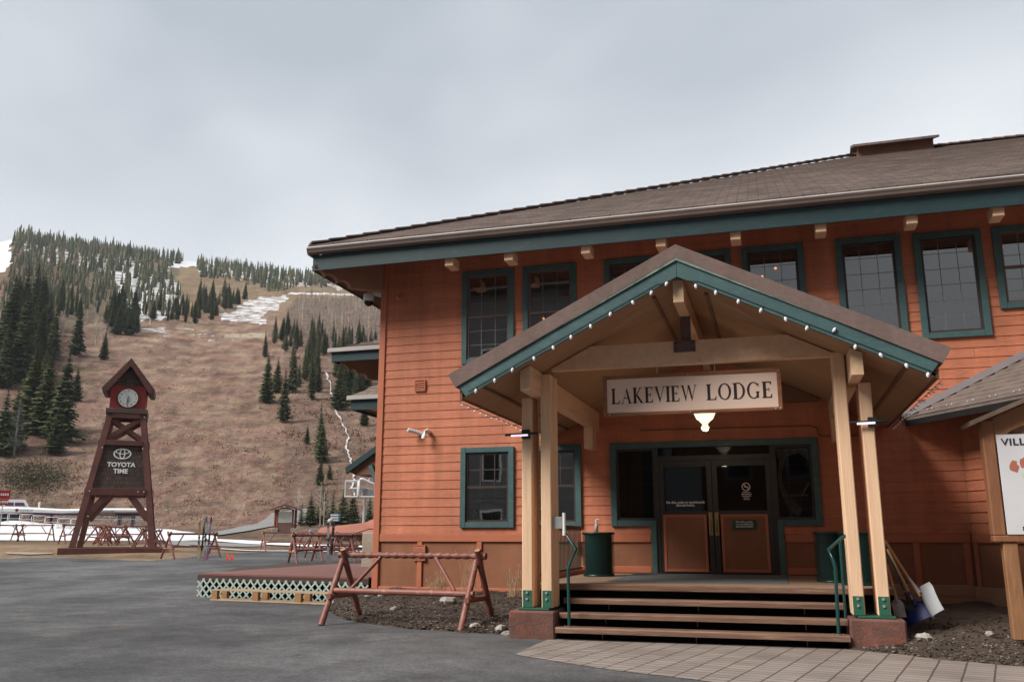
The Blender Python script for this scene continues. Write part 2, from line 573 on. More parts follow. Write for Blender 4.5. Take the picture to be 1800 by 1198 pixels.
    def lathe(s, prof, n=20, c=(0, 0, 0), mi=0, sm=True):
        vs = []
        fs = []
        for r_, z in prof:
            for k in range(n):
                t = 2 * pi * k / n
                vs.append((c[0] + r_ * cos(t), c[1] + r_ * sin(t), c[2] + z))
        for i in range(len(prof) - 1):
            for k in range(n):
                k2 = (k + 1) % n
                fs.append((i * n + k, i * n + k2, (i + 1) * n + k2, (i + 1) * n + k))
        return s.add(vs, fs, mi, sm)
    def prism(s, poly, y0, y1, mi=0, ax='y'):      # polygon in (x,z) extruded along y (ax y) or (y,z) along x
        n = len(poly)
        if ax == 'y':
            vs = [(a_, y0, b_) for a_, b_ in poly] + [(a_, y1, b_) for a_, b_ in poly]
        elif ax == 'x':
            vs = [(y0, a_, b_) for a_, b_ in poly] + [(y1, a_, b_) for a_, b_ in poly]
        else:
            vs = [(a_, b_, y0) for a_, b_ in poly] + [(a_, b_, y1) for a_, b_ in poly]
        fs = [tuple(range(n)), tuple(range(n, 2 * n))[::-1]]
        for i in range(n):
            j = (i + 1) % n
            fs.append((i, i + n, j + n, j))
        return s.add(vs, fs, mi)
    def poly(s, pts, mi=0):
        return s.add(pts, [tuple(range(len(pts)))], mi)
    def build(s, name, mats, parent=None, fixn=True):
        me = bpy.data.meshes.new(name)
        o_ = ORIGIN.get(parent.name, Vector()) if parent else Vector()
        me.from_pydata([tuple(p - o_) for p in s.v], [], s.f)
        if not isinstance(mats, (list, tuple)):
            mats = [mats]
        for m_ in mats:
            me.materials.append(m_)
        me.polygons.foreach_set('material_index', s.m)
        me.polygons.foreach_set('use_smooth', s.s)
        me.update()
        ob = bpy.data.objects.new(name, me)
        COL.objects.link(ob)
        if parent:
            ob.parent = parent
            ORIGIN[ob.name] = o_
        return ob
def tag(o, label=None, cat=None, group=None, kind=None):
    if label:
        o['label'] = label
    if cat:
        o['category'] = cat
    if group:
        o['group'] = group
    if kind:
        o['kind'] = kind
    return o
def thing(name, label, cat, loc=(0, 0, 0), group=None, rz=0, local=False):
    o = bpy.data.objects.new(name, None)
    o.empty_display_size = .2
    COL.objects.link(o)
    o.location = loc
    o.rotation_euler = (0, 0, rz)
    ORIGIN[o.name] = Vector((0, 0, 0)) if local else Vector(loc)
    return tag(o, label, cat, group)
def mb1(name, mats, parent, fn, T=None):
    b = MB(T)
    fn(b)
    return b.build(name, mats, parent)
def solo(ob, loc, label, cat, group=None):     # a thing that is one mesh: move its origin to its base
    loc = Vector(loc)
    me = ob.data
    me.transform(Matrix.Translation(-loc))
    ob.location = loc
    return tag(ob, label, cat, group)
def copy_tree(o, parent=None, depth=0):
    c = o.copy()
    COL.objects.link(c)
    c.parent = parent
    for ch in list(o.children):
        copy_tree(ch, c, depth + 1)
    return c
def textmesh(body, size, align='CENTER', bold=0.0, extrude=.004, sp=1.0):
    cu = bpy.data.curves.new('t', 'FONT')
    cu.body = body
    cu.size = size
    cu.align_x = align
    cu.extrude = extrude
    cu.offset = bold
    cu.space_line = .9
    cu.space_character = sp
    cu.resolution_u = 3
    ob = bpy.data.objects.new('t', cu)
    COL.objects.link(ob)
    dg = bpy.context.evaluated_depsgraph_get()
    me = bpy.data.meshes.new_from_object(ob.evaluated_get(dg))
    vs = [v.co.copy() for v in me.vertices]
    fs = [tuple(p.vertices) for p in me.polygons]
    bpy.data.objects.remove(ob)
    bpy.data.meshes.remove(me)
    return vs, fs
def put_text(mb, body, size, x, y, z, bold=0.0, sx=1.0, mi=0, align='CENTER', sp=1.0, rot=None):
    vs, fs = textmesh(body, size, align, bold, sp=sp)
    out_ = [Vector((x + v.x * sx, y - v.z, z + v.y)) for v in vs]
    mb.add(out_, fs, mi)

# ------------------------------------------------------------------ terrain
def grid_mesh(name, us, Ds, zoff=0.0, test=None, zf=None, m=None, attrs=None):
    vs = []
    idx = {}
    fs = []
    info = []
    for j, D in enumerate(Ds):
        for i, u in enumerate(us):
            x, y = unlat(u * D, D)
            z = (zf or ground)(x, y) + zoff
            idx[(i, j)] = len(vs)
            vs.append((x, y, z))
            info.append((u, D))
    for j in range(len(Ds) - 1):
        for i in range(len(us) - 1):
            if test:
                x, y = unlat((us[i] + us[i + 1]) / 2 * (Ds[j] + Ds[j + 1]) / 2, (Ds[j] + Ds[j + 1]) / 2)
                if not test(x, y):
                    continue
            fs.append((idx[(i, j)], idx[(i + 1, j)], idx[(i + 1, j + 1)], idx[(i, j + 1)]))
    me = bpy.data.meshes.new(name)
    me.from_pydata(vs, [], fs)
    me.materials.append(m)
    me.polygons.foreach_set('use_smooth', [True] * len(fs))
    if attrs:
        me.color_attributes.new('Col', 'FLOAT_COLOR', 'POINT')
        me.attributes.new('snowmask', 'FLOAT', 'POINT')
        at = me.attributes['Col']
        sn = me.attributes['snowmask']
        for k, v in enumerate(vs):
            c, s_ = attrs(v, info[k])
            at.data[k].color = (*c, 1)
            sn.data[k].value = s_
    me.update()
    ob = bpy.data.objects.new(name, me)
    COL.objects.link(ob)
    return ob
def proj(p):
    X, D = lat(p[0], p[1])
    Z = p[2] - EYE
    zc = D * cos(PITCH) + Z * sin(PITCH)
    yc = Z * cos(PITCH) - D * sin(PITCH)
    if zc < .1:
        return None
    return 900 + FPX * X / zc, 599 - FPX * yc / zc
# places on the hill, by the direction they are seen in from the plaza
SNOWP = [([(-80, 380), (34, 396), (26, 425), (18, 470), (-80, 500)], .95),
         ([(298, 440), (347, 440), (352, 466), (296, 472)], 1.0),
         ([(185, 478), (240, 466), (315, 498), (318, 540), (290, 562), (245, 566), (215, 520)], .585),
         ([(375, 556), (408, 545), (440, 526), (500, 519), (512, 528), (470, 548), (470, 572), (420, 570), (385, 562)], .575),
         ([(340, 458), (450, 470), (600, 494), (650, 520), (560, 500), (520, 506), (420, 488), (350, 478)], .55),
         ([(30, 425), (180, 440), (300, 475), (270, 500), (180, 480), (80, 460)], .53),
         ([(180, 560), (330, 575), (440, 600), (380, 600), (240, 585)], .47),
         ([(-20, 490), (40, 500), (60, 540), (0, 560)], .4)]
def hill_attr(v, info):
    u, D = info
    p = proj(v)
    if D < 104 or p is None:
        w_ = sstep(66, 52, D)
        c = tuple(Vector((.20, .14, .10)).lerp(Vector((.36, .255, .17)), w_))
        s_ = 0
        k = mnoise.noise(Vector((v[0] * .25, v[1] * .25, 0)))
        c = tuple(a_ * (1 + .2 * k) for a_ in c)
        return c, s_
    px, py = p
    qx = px + 16 * mnoise.noise(Vector((px / 14, py / 9, 1.5)))
    qy = py + 7 * mnoise.noise(Vector((px / 12, py / 8, 8.5)))
    nz = mnoise.fractal(Vector((px / 60, py / 22, 0)), 1, 2, 4)
    nb = mnoise.noise(Vector((px / 35 + 7, py / 14, 2)))
    base = Vector((.25, .160, .122))          # dry pinkish brush
    tanc = Vector((.31, .215, .15))
    olive = Vector((.19, .155, .075))
    red = Vector((.235, .115, .085))
    dark = Vector((.085, .062, .045))
    c = base.lerp(tanc, .7 * sstep(-.05, .6, nz))
    c = c.lerp(olive, .4 * sstep(.1, .5, nb))
    c = c.lerp(red, .6 * sstep(.15, .6, -nz))
    n3 = mnoise.fractal(Vector((px / 26 + 3, py / 8 + px / 90, 5)), .8, 2, 5)
    c = c.lerp(Vector((.135, .085, .072)), .75 * sstep(.05, .55, n3))
    c = c.lerp(Vector((.34, .25, .18)), .6 * sstep(.10, .6, -n3))
    # upper open slopes are more olive
    c = c.lerp(olive, .45 * sstep(590, 520, py))
    # forest floor
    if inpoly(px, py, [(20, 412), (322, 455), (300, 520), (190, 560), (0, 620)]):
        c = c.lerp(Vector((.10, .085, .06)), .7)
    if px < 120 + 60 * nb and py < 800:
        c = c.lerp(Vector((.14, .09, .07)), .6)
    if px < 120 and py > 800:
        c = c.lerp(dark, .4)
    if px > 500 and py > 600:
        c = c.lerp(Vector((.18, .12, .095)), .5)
    s_ = 0.0
    for P, w in SNOWP:
        if inpoly(qx, qy, P):
            s_ = max(s_, w)
    if 505 < px < 700 and abs(py - (517 + (px - 600) * .02)) < 2:
        s_ = .6
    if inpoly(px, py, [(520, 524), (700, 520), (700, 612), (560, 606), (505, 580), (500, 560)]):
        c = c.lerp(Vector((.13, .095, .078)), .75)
    if 395 < px < 470 and abs(py - 590) < 4:
        c = Vector((.42, .35, .25))
    return tuple(c), s_
def hill_material():
    m = bpy.data.materials.new('hill_ground')
    m.use_nodes = True
    t = m.node_tree
    b = t.nodes['Principled BSDF']
    b.inputs['Roughness'].default_value = .95
    b.inputs['Specular IOR Level'].default_value = .1
    vc = t.nodes.new('ShaderNodeVertexColor')
    vc.layer_name = 'Col'
    at = t.nodes.new('ShaderNodeAttribute')
    at.attribute_name = 'snowmask'
    co = t.nodes.new('ShaderNodeTexCoord')
    n = t.nodes.new('ShaderNodeTexNoise')
    n.inputs['Scale'].default_value = .9
    n.inputs['Detail'].default_value = 9
    n.inputs['Roughness'].default_value = .75
    t.links.new(co.outputs['Object'], n.inputs['Vector'])
    nL = t.nodes.new('ShaderNodeTexNoise')
    nL.inputs['Scale'].default_value = .11
    nL.inputs['Detail'].default_value = 8
    nL.inputs['Roughness'].default_value = .7
    t.links.new(co.outputs['Object'], nL.inputs['Vector'])
    r = t.nodes.new('ShaderNodeMapRange')
    r.inputs[1].default_value = .3
    r.inputs[2].default_value = .7
    r.inputs[3].default_value = .22
    r.inputs[4].default_value = 1.95
    av = t.nodes.new('ShaderNodeMath')
    av.operation = 'AVERAGE' if False else 'ADD'
    t.links.new(n.outputs[0], av.inputs[0])
    t.links.new(nL.outputs[0], av.inputs[1])
    hv = t.nodes.new('ShaderNodeMath')
    hv.operation = 'MULTIPLY'
    hv.inputs[1].default_value = .5
    t.links.new(av.outputs[0], hv.inputs[0])
    t.links.new(hv.outputs[0], r.inputs[0])
    sc = t.nodes.new('ShaderNodeVectorMath')
    sc.operation = 'SCALE'
    t.links.new(vc.outputs[0], sc.inputs[0])
    t.links.new(r.outputs[0], sc.inputs['Scale'])
    # snow
    n2 = t.nodes.new('ShaderNodeTexNoise')
    n2.inputs['Scale'].default_value = .19
    n2.inputs['Detail'].default_value = 9
    n2.inputs['Roughness'].default_value = .72
    mp_ = t.nodes.new('ShaderNodeMapping')
    mp_.inputs['Rotation'].default_value = (0, 0, -YAW)
    mp_.inputs['Scale'].default_value = (1, .55, .55)
    t.links.new(co.outputs['Object'], mp_.inputs[0])
    t.links.new(mp_.outputs[0], n2.inputs['Vector'])
    ad = t.nodes.new('ShaderNodeMath')
    ad.operation = 'ADD'
    t.links.new(n2.outputs[0], ad.inputs[0])
    t.links.new(at.outputs['Fac'], ad.inputs[1])
    rs = t.nodes.new('ShaderNodeMapRange')
    rs.inputs[1].default_value = 1.01
    rs.inputs[2].default_value = 1.11
    t.links.new(ad.outputs[0], rs.inputs[0])
    mx_ = t.nodes.new('ShaderNodeMix')
    mx_.data_type = 'RGBA'
    mx_.inputs[7].default_value = (.74, .75, .78, 1)
    t.links.new(rs.outputs[0], mx_.inputs[0])
    t.links.new(sc.outputs[0], mx_.inputs[6])
    t.links.new(mx_.outputs[2], b.inputs['Base Color'])
    bp = t.nodes.new('ShaderNodeBump')
    bp.inputs['Strength'].default_value = .8
    bp.inputs['Distance'].default_value = 1.6
    t.links.new(n.outputs[0], bp.inputs['Height'])
    t.links.new(bp.outputs[0], b.inputs['Normal'])
    return m
M_HILL = hill_material()
us = [-2.2 + .12 * i for i in range(12)]
us = [u for u in us if u < -.82] + [-.8 + .0035 * i for i in range(230)] + [.03 + .12 * i for i in range(20)]
Ds = [2.0]
while Ds[-1] < 1300:
    Ds.append(Ds[-1] * (1.018 if Ds[-1] > 20 else 1.06))
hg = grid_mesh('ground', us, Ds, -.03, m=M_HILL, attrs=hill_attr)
tag(hg, kind='structure')
# behind the viewpoint
b = MB()
b.poly([(-400, -400, -.05), (400, -400, -.05), (400, 60, -.05), (-400, 60, -.05)])
M_DIRT = mat('dirt', (.235, .165, .112), (.18, .12, .085), scale=.4, rough=.95)
tag(b.build('plain_ground', M_DIRT), kind='structure')

# ------------------------------------------------------------------ asphalt, pavers, beds
def asphalt():
    m = mat('asphalt', (.118, .116, .118), (.030, .031, .034), scale=.075, rough=.78, wear=(.155, .14, .125), wfac=.5, wscale=.5, detail=10)
    t = m.node_tree
    b = t.nodes['Principled BSDF']
    co = t.nodes.new('ShaderNodeTexCoord')
    src = b.inputs['Base Color'].links[0].from_socket
    def nz(sc, det=4, vec=None):
        n = t.nodes.new('ShaderNodeTexNoise')
        n.inputs['Scale'].default_value = sc
        n.inputs['Detail'].default_value = det
        n.inputs['Roughness'].default_value = .7
        t.links.new(vec or co.outputs['Object'], n.inputs['Vector'])
        return n
    def mrange(sock, a, b_, c, d):
        r = t.nodes.new('ShaderNodeMapRange')
        for k, v in enumerate((a, b_, c, d)):
            r.inputs[k + 1].default_value = v
        t.links.new(sock, r.inputs[0])
        return r.outputs[0]
    def mulc(col, fac):
        v = t.nodes.new('ShaderNodeVectorMath')
        v.operation = 'SCALE'
        t.links.new(col, v.inputs[0])
        t.links.new(fac, v.inputs['Scale'])
        return v.outputs[0]
    g = nz(24, 8)
    col = mulc(src, mrange(g.outputs[0], .3, .7, .45, 1.55))
    g2 = nz(2.3, 8)
    col = mulc(col, mrange(g2.outputs[0], .3, .7, .80, 1.2))
    g5 = nz(.24, 5)
    col = mulc(col, mrange(g5.outputs[0], .40, .60, .62, 1.28))
    g6 = nz(9, 3)
    col = mulc(col, mrange(g6.outputs[0], .3, .7, .82, 1.18))
    # damp dark patches
    g3 = nz(.42, 7)
    damp = mrange(g3.outputs[0], .50, .62, 1.0, .60)
    col = mulc(col, damp)
    # cracks
    w = nz(1.2, 5)
    mxv = t.nodes.new('ShaderNodeMix')
    mxv.data_type = 'VECTOR'
    mxv.inputs[0].default_value = .32
    t.links.new(co.outputs['Object'], mxv.inputs[4])
    t.links.new(w.outputs['Color'], mxv.inputs[5])
    vo = t.nodes.new('ShaderNodeTexVoronoi')
    vo.feature = 'DISTANCE_TO_EDGE'
    vo.inputs['Scale'].default_value = .42
    t.links.new(mxv.outputs[1], vo.inputs['Vector'])
    cr_ = mrange(vo.outputs[0], .0, .006, .45, 1.0)
    g4 = nz(.5, 2)
    gate = mrange(g4.outputs[0], .50, .56, 0, 1)
    mf = t.nodes.new('ShaderNodeMix')
    mf.data_type = 'FLOAT'
    mf.inputs[2].default_value = 1.0
    t.links.new(gate, mf.inputs[0])
    t.links.new(cr_, mf.inputs[3])
    col = mulc(col, mf.outputs[0])
    t.links.new(col, b.inputs['Base Color'])
    t.links.new(mrange(g3.outputs[0], .54, .66, .82, .38), b.inputs['Roughness'])
    bp = t.nodes.new('ShaderNodeBump')
    bp.inputs['Strength'].default_value = .8
    bp.inputs['Distance'].default_value = .012
    t.links.new(g.outputs[0], bp.inputs['Height'])
    t.links.new(bp.outputs[0], b.inputs['Normal'])
    return m
M_ASPH = asphalt()
bpx = [(-700, 985), (-200, 982), (0, 981), (90, 979), (150, 981), (260, 985), (330, 979), (400, 973), (480, 968), (560, 964), (660, 962), (760, 961), (900, 961)]
BA = []
for a_, b_ in bpx:
    p_, d_ = ghit(a_, b_)
    X_, D_ = lat(p_.x, p_.y)
    BA.append((X_ / D_, D_))
def asph_test(x, y):
    X, D = lat(x, y)
    u = X / D
    if u > .25:
        return D < 40
    return D < interp(BA, u) * (1 + .015 * mnoise.noise(Vector((u * 60, 0, 0))))
us2 = [-1.6 + .05 * i for i in range(16)] + [-.8 + .005 * i for i in range(240)] + [.4 + .06 * i for i in range(30)]
Ds2 = [2.0 + .8 * i for i in range(24)]
while Ds2[-1] < 75:
    Ds2.append(Ds2[-1] + .3)
po = grid_mesh('parking_lot', us2, Ds2, 0.0, asph_test, m=M_ASPH)
tag(po, kind='structure')
b = MB()
b.poly([(-60, -60, -.004), (60, -60, -.004), (60, 6, -.004), (-60, 6, -.004)])
tag(b.build('plaza_behind', M_ASPH), kind='structure')

# brick paving
def paver_mat():
    m = mat('brick_pavers', (.30, .255, .228), (.22, .19, .172), scale=1.3, rough=.8)
    t = m.node_tree
    bs = t.nodes['Principled BSDF']
    co = t.nodes.new('ShaderNodeTexCoord')
    mp_ = t.nodes.new('ShaderNodeMapping')
    mp_.inputs['Rotation'].default_value = (0, 0, radians(-77.5))
    t.links.new(co.outputs['Object'], mp_.inputs[0])
    nn = t.nodes.new('ShaderNodeTexNoise')
    nn.inputs['Scale'].default_value = 3
    t.links.new(mp_.outputs[0], nn.inputs['Vector'])
    ml = t.nodes.new('ShaderNodeMix')
    ml.data_type = 'VECTOR'
    ml.inputs[0].default_value = .018
    t.links.new(mp_.outputs[0], ml.inputs[4])
    t.links.new(nn.outputs['Color'], ml.inputs[5])
    br = t.nodes.new('ShaderNodeTexBrick')
    br.offset = 0.5
    br.inputs['Scale'].default_value = 1
    br.inputs['Brick Width'].default_value = .17
    br.inputs['Row Height'].default_value = .30
    br.inputs['Mortar Size'].default_value = .012
    br.inputs['Mortar Smooth'].default_value = .4
    br.inputs['Bias'].default_value = -.2
    br.inputs['Color1'].default_value = (1, 1, 1, 1)
    br.inputs['Color2'].default_value = (.80, .74, .72, 1)
    br.inputs['Mortar'].default_value = (.30, .27, .25, 1)
    t.links.new(ml.outputs[1], br.inputs['Vector'])
    mx_ = t.nodes.new('ShaderNodeMix')
    mx_.data_type = 'RGBA'
    mx_.blend_type = 'MULTIPLY'
    mx_.inputs[0].default_value = 1
    src = bs.inputs['Base Color'].links[0].from_socket
    t.links.new(src, mx_.inputs[6])
    t.links.new(br.outputs[0], mx_.inputs[7])
    t.links.new(mx_.outputs[2], bs.inputs['Base Color'])
    bp = t.nodes.new('ShaderNodeBump')
    bp.inputs['Strength'].default_value = .7
    bp.inputs['Distance'].default_value = .015
    t.links.new(br.outputs[0], bp.inputs['Height'])
    t.links.new(bp.outputs[0], bs.inputs['Normal'])
    return m
b = MB()
b.poly([(x, y, .006) for x, y in ((-3.34, 13.30), (-3.36, 12.4), (-3.34, 11.41), (-2.6, 10.9), (-1.93, 10.46), (-1.32, 10.2), (-.8, 9.95), (.3, 9.3), (2, 8.2), (4, 6.8), (9, 3), (12, 8), (9, 10.6), (5, 11.4), (2.9, 12.35), (2.2, 12.6), (1.7, 12.95), (.9, 13.35))])
tag(b.build('brick_path', paver_mat()), kind='structure')

# mulch beds
M_MULCH = mat('mulch', (.058, .040, .031), (.030, .021, .017), scale=6, rough=.95, bump=1, bscale=40, wear=(.20, .165, .13), wfac=.7, wscale=14, detail=9)
M_MULCHR = mat('mulch_dry', (.085, .062, .046), (.042, .031, .024), scale=4, rough=.95, bump=1, bscale=40, wear=(.05, .036, .028), wfac=.9, wscale=1.6, detail=9)
LE = [(-9.7, 18.3), (-9.1, 17.0), (-8.35, 15.98), (-7.6, 15.0), (-7.02, 14.62), (-5.89, 13.96), (-4.71, 13.68), (-3.95, 13.55), (-3.2, 13.5)]
RE = [(.85, 13.12), (1.46, 12.75), (1.84, 12.42), (2.47, 12.10), (2.9, 12.05), (5, 11.3), (9, 10.3)]
def lbed(x, y):
    yf = interp(LE, x) + .12 * mnoise.noise(Vector((x * 3, 0, 1)))
    d = y - yf
    if d < 0:
        return -.08
    z = .36 * min(1, d / max(.5, 18.1 - yf)) ** .75
    return z + .05 * mnoise.fractal(Vector((x * 2.2, y * 2.2, 0)), 1, 2, 5) * min(1, d * 3) + .012
def rbed(x, y):
    yf = interp(RE, x) + .10 * mnoise.noise(Vector((x * 3, 0, 5)))
    d = y - yf
    if d < 0:
        return -.08
    z = .30 * min(1, d / 2.6) ** .8
    return z + .07 * mnoise.fractal(Vector((x * 1.7, y * 1.7, 3)), 1, 2, 5) * min(1, d * 2) + .012
def bed(name, x0, x1, y0, y1, f, m, st=.06):
    nx = int((x1 - x0) / st)
    ny = int((y1 - y0) / st)
    vs = [(x0 + i * st, y0 + j * st, f(x0 + i * st, y0 + j * st)) for j in range(ny + 1) for i in range(nx + 1)]
    fs = []
    for j in range(ny):
        for i in range(nx):
            q = (j * (nx + 1) + i, j * (nx + 1) + i + 1, (j + 1) * (nx + 1) + i + 1, (j + 1) * (nx + 1) + i)
            if max(vs[k][2] for k in q) > -.07:
                fs.append(q)
    me = bpy.data.meshes.new(name)
    me.from_pydata(vs, [], fs)
    me.materials.append(m)
    me.polygons.foreach_set('use_smooth', [True] * len(fs))
    ob = bpy.data.objects.new(name, me)
    COL.objects.link(ob)
    return tag(ob, kind='structure')
bed('planting_bed', -9.7, -3.25, 13.3, 18.13, lbed, M_MULCH)
bed('soil_bank', .85, 9.0, 10.0, 18.13, rbed, M_MULCHR)
def stone(mb, c, r, seed):
    rr = random.Random(seed)
    n = 7
    rings = [(.0, -.55), (.8, -.35), (1.0, .05), (.7, .45), (0, .62)]
    vs = []
    sx, sy = rr.uniform(.8, 1.5), rr.uniform(.7, 1.1)
    a0 = rr.uniform(0, 6)
    for q, h in rings:
        for k in range(n):
            t = 2 * pi * k / n
            q2 = q * rr.uniform(.8, 1.15)
            X, Y = q2 * cos(t) * sx * r, q2 * sin(t) * sy * r
            vs.append((c[0] + X * cos(a0) - Y * sin(a0), c[1] + X * sin(a0) + Y * cos(a0), c[2] + h * r * rr.uniform(.8, 1.1)))
    fs = []
    for i in range(len(rings) - 1):
        for k in range(n):
            k2 = (k + 1) % n
            fs.append((i * n + k, i * n + k2, (i + 1) * n + k2, (i + 1) * n + k))
    mb.add(vs, fs)
g1 = MB()
for k in range(1500):
    if k % 5 < 3:
        x = rnd.uniform(-9.4, -3.4)
        y = interp(LE, x) + abs(rnd.gauss(0, .9)) + .05
        if y > 18:
            continue
        z = lbed(x, y)
    else:
        x = rnd.uniform(1.0, 5.0)
        y = interp(RE, x) + abs(rnd.gauss(0, .8)) + .02
        if y > 18:
            continue
        z = rbed(x, y)
    if z < 0:
        continue
    stone(g1, (x, y, z + .004), rnd.choice((.007, .010, .012, .016, .022)), k)
tag(g1.build('gravel', mat('pebbles', (.27, .24, .21), (.12, .10, .085), scale=3, rough=.9)), 'loose pale pebbles strewn over the dark mulch and soil beds beside the steps', 'gravel', kind='stuff')
M_CHIP = mat('bark_chips', (.10, .066, .046), (.034, .023, .017), scale=20, rough=.95)
g2 = MB()
for k in range(13000):
    if k % 3 < 2:
        x = rnd.uniform(-9.5, -3.4)
        y = interp(LE, x) + rnd.random() ** 1.5 * 4 + .02
        if y > 18.05:
            continue
        z = lbed(x, y)
    else:
        x = rnd.uniform(1.0, 5.5)
        y = interp(RE, x) + rnd.random() ** 1.4 * 3 + .02
        z = rbed(x, y)
    if z < 0:
        continue
    a0 = rnd.uniform(0, pi)
    l_ = rnd.uniform(.010, .035)
    d_ = Vector((cos(a0), sin(a0), rnd.uniform(-.5, .6))) * l_
    w_ = Vector((-sin(a0), cos(a0), rnd.uniform(-.4, .4))) * l_ * .3
    c_ = Vector((x, y, z + .012))
    g2.add([c_ - d_ - w_, c_ + d_ - w_, c_ + d_ + w_, c_ - d_ + w_], [(0, 1, 2, 3)])
tag(g2.build('bark_mulch', M_CHIP), 'brown bark chips covering the two planting beds in front of the lodge', 'mulch', kind='stuff')

# ------------------------------------------------------------------ the lodge
YW = 18.14
LX = -8.57
lodge = thing('lodge_building', 'large two-storey orange-brown clapboard lodge with green trim, shingled hip roof and a gabled entrance porch', 'lodge', (-8.57, 18.14, .2))
# windows: x0, x1, z0, z1, kind
WINS = [(-6.54, -5.33, 5.22, 7.37, 'hung'), (-5.11, -3.90, 5.22, 7.37, 'hung'), (-3.27, -2.06, 5.22, 7.37, 'pic'), (-1.82, -.60, 5.22, 7.37, 'pic'),
        (-.37, .85, 5.22, 7.37, 'pic'), (1.48, 2.69, 5.20, 7.37, 'pic'), (2.93, 4.14, 5.20, 7.34, 'pic'), (4.34, 5.55, 5.70, 7.34, 'hung'),
        (5.95, 7.16, 5.22, 7.37, 'pic'), (8.0, 9.2, 5.22, 7.37, 'pic'),
        (-6.53, -5.33, 1.66, 3.37, 'low'), (-5.08, -3.87, 1.66, 3.37, 'low')]
ENTRY = (-3.24, .85, 1.68, 3.37)
DOORHOLE = (-2.44, .12, .76, 1.72)
HOLES = [(a, b_, c, d) for a, b_, c, d, _ in WINS] + [ENTRY, DOORHOLE]
XR = 14.0
def runs(x0, x1, z0, z1, holes):
    cuts = [(x0, x1)]
    for a, b_, c, d in holes:
        if d <= z0 + .001 or c >= z1 - .001:
            continue
        new = []
        for p, q in cuts:
            if b_ <= p or a >= q:
                new.append((p, q))
            else:
                if a > p:
                    new.append((p, a))
                if b_ < q:
                    new.append((b_, q))
        cuts = new
    return cuts
w = MB()
zs = sorted(set([.2, 8.0] + [h[2] for h in HOLES] + [h[3] for h in HOLES]))
for z0, z1 in zip(zs, zs[1:]):
    for p, q in runs(LX + .02, XR, z0, z1, HOLES):
        w.box(p, q, YW + .03, YW + .16, z0, z1)
w.build('wall', M_PANEL, lodge)
cl = MB()
PITCHB = .1925
z = 1.53
row = 0
jr = random.Random(3)
while z < 7.98:
    zt = min(z + PITCHB, 7.98)
    hs = HOLES
    # split rows at hole edges so that no board crosses an opening
    sub = sorted(set([z, zt] + [h[2] for h in hs if z < h[2] < zt] + [h[3] for h in hs if z < h[3] < zt]))
    for a_, b_ in zip(sub, sub[1:]):
        f0 = (a_ - z) / PITCHB
        f1 = (b_ - z) / PITCHB
        for p, q in runs(LX + .15, XR, a_, b_, hs):
            x = p
            while x < q - .01:
                e = min(q, x + jr.uniform(2.4, 4.2))
                if q - e < .5:
                    e = q
                yo0 = YW + .007 + .012 * f0
                yo1 = YW + .007 + .012 * f1
                g_ = .003
                xa, xb = x + g_, e - g_
                cl.add([(xa, yo0, a_), (xb, yo0, a_), (xb, yo1, b_), (xa, yo1, b_), (xa, YW + .03, a_), (xb, YW + .03, a_)],
                       [(0, 1, 2, 3), (0, 4, 5, 1)])
                x = e
    z += PITCHB
cl.build('siding', M_SIDING, lodge)
tr = MB()
tr.bbox(LX, LX + .15, YW - .022, YW + .05, .25, 7.98)         # corner board
tr.build('corner_board', M_TRIMO, lodge)
tr = MB()
for x0, x1 in ((LX + .152, -3.3), (.99, 3.38)):
    tr.bbox(x0, x1, YW - .012, YW + .03, 1.365, 1.525)
tr.bbox(-3.30, -2.45, YW - .012, YW + .03, 1.365, 1.525)
tr.bbox(.13, .99, YW - .012, YW + .03, 1.365, 1.525)
for x0, x1, z0 in ((LX + .152, -3.97, .33), (-3.93, -2.45, .765), (.13, 1.0, .765)):
    tr.bbox(x0, x1, YW - .010, YW + .03, z0, z0 + (.09 if z0 < .5 else .13))
for x in (-7.46, -6.10, -4.75):
    tr.bbox(x - .055, x + .055, YW - .008, YW + .03, .42, 1.364, .006)
for x in (1.3, 2.45, 3.3):
    tr.bbox(x - .055, x + .055, YW - .008, YW + .03, .62, 1.364, .006)
tr.build('wall_trim', M_TRIMO, lodge)
tr = MB()
tr.bbox(.95, 3.36, YW - .03, YW + .03, .24, .42)
tr.bbox(.95, 3.36, YW - .03, YW + .03, .424, .62)
tr.build('skirt_board', mat('skirt_tan', (.44, .255, .16), (.38, .21, .13), scale=3, rough=.8), lodge)
rm = MB()                                                      # dark rooms behind the glass
for z0, z1 in ((.74, 4.5), (4.52, 7.9)):
    x0, x1, y0, y1 = LX + .08, XR, YW + .165, YW + 7
    rm.add([(x0, y0, z0), (x1, y0, z0), (x1, y1, z0), (x0, y1, z0), (x0, y0, z1), (x1, y0, z1), (x1, y1, z1), (x0, y1, z1)],
           [(0, 1, 2, 3), (7, 6, 5, 4), (1, 5, 6, 2), (2, 6, 7, 3), (3, 7, 4, 0)])
rm.build('room_lining', M_DARK, lodge)

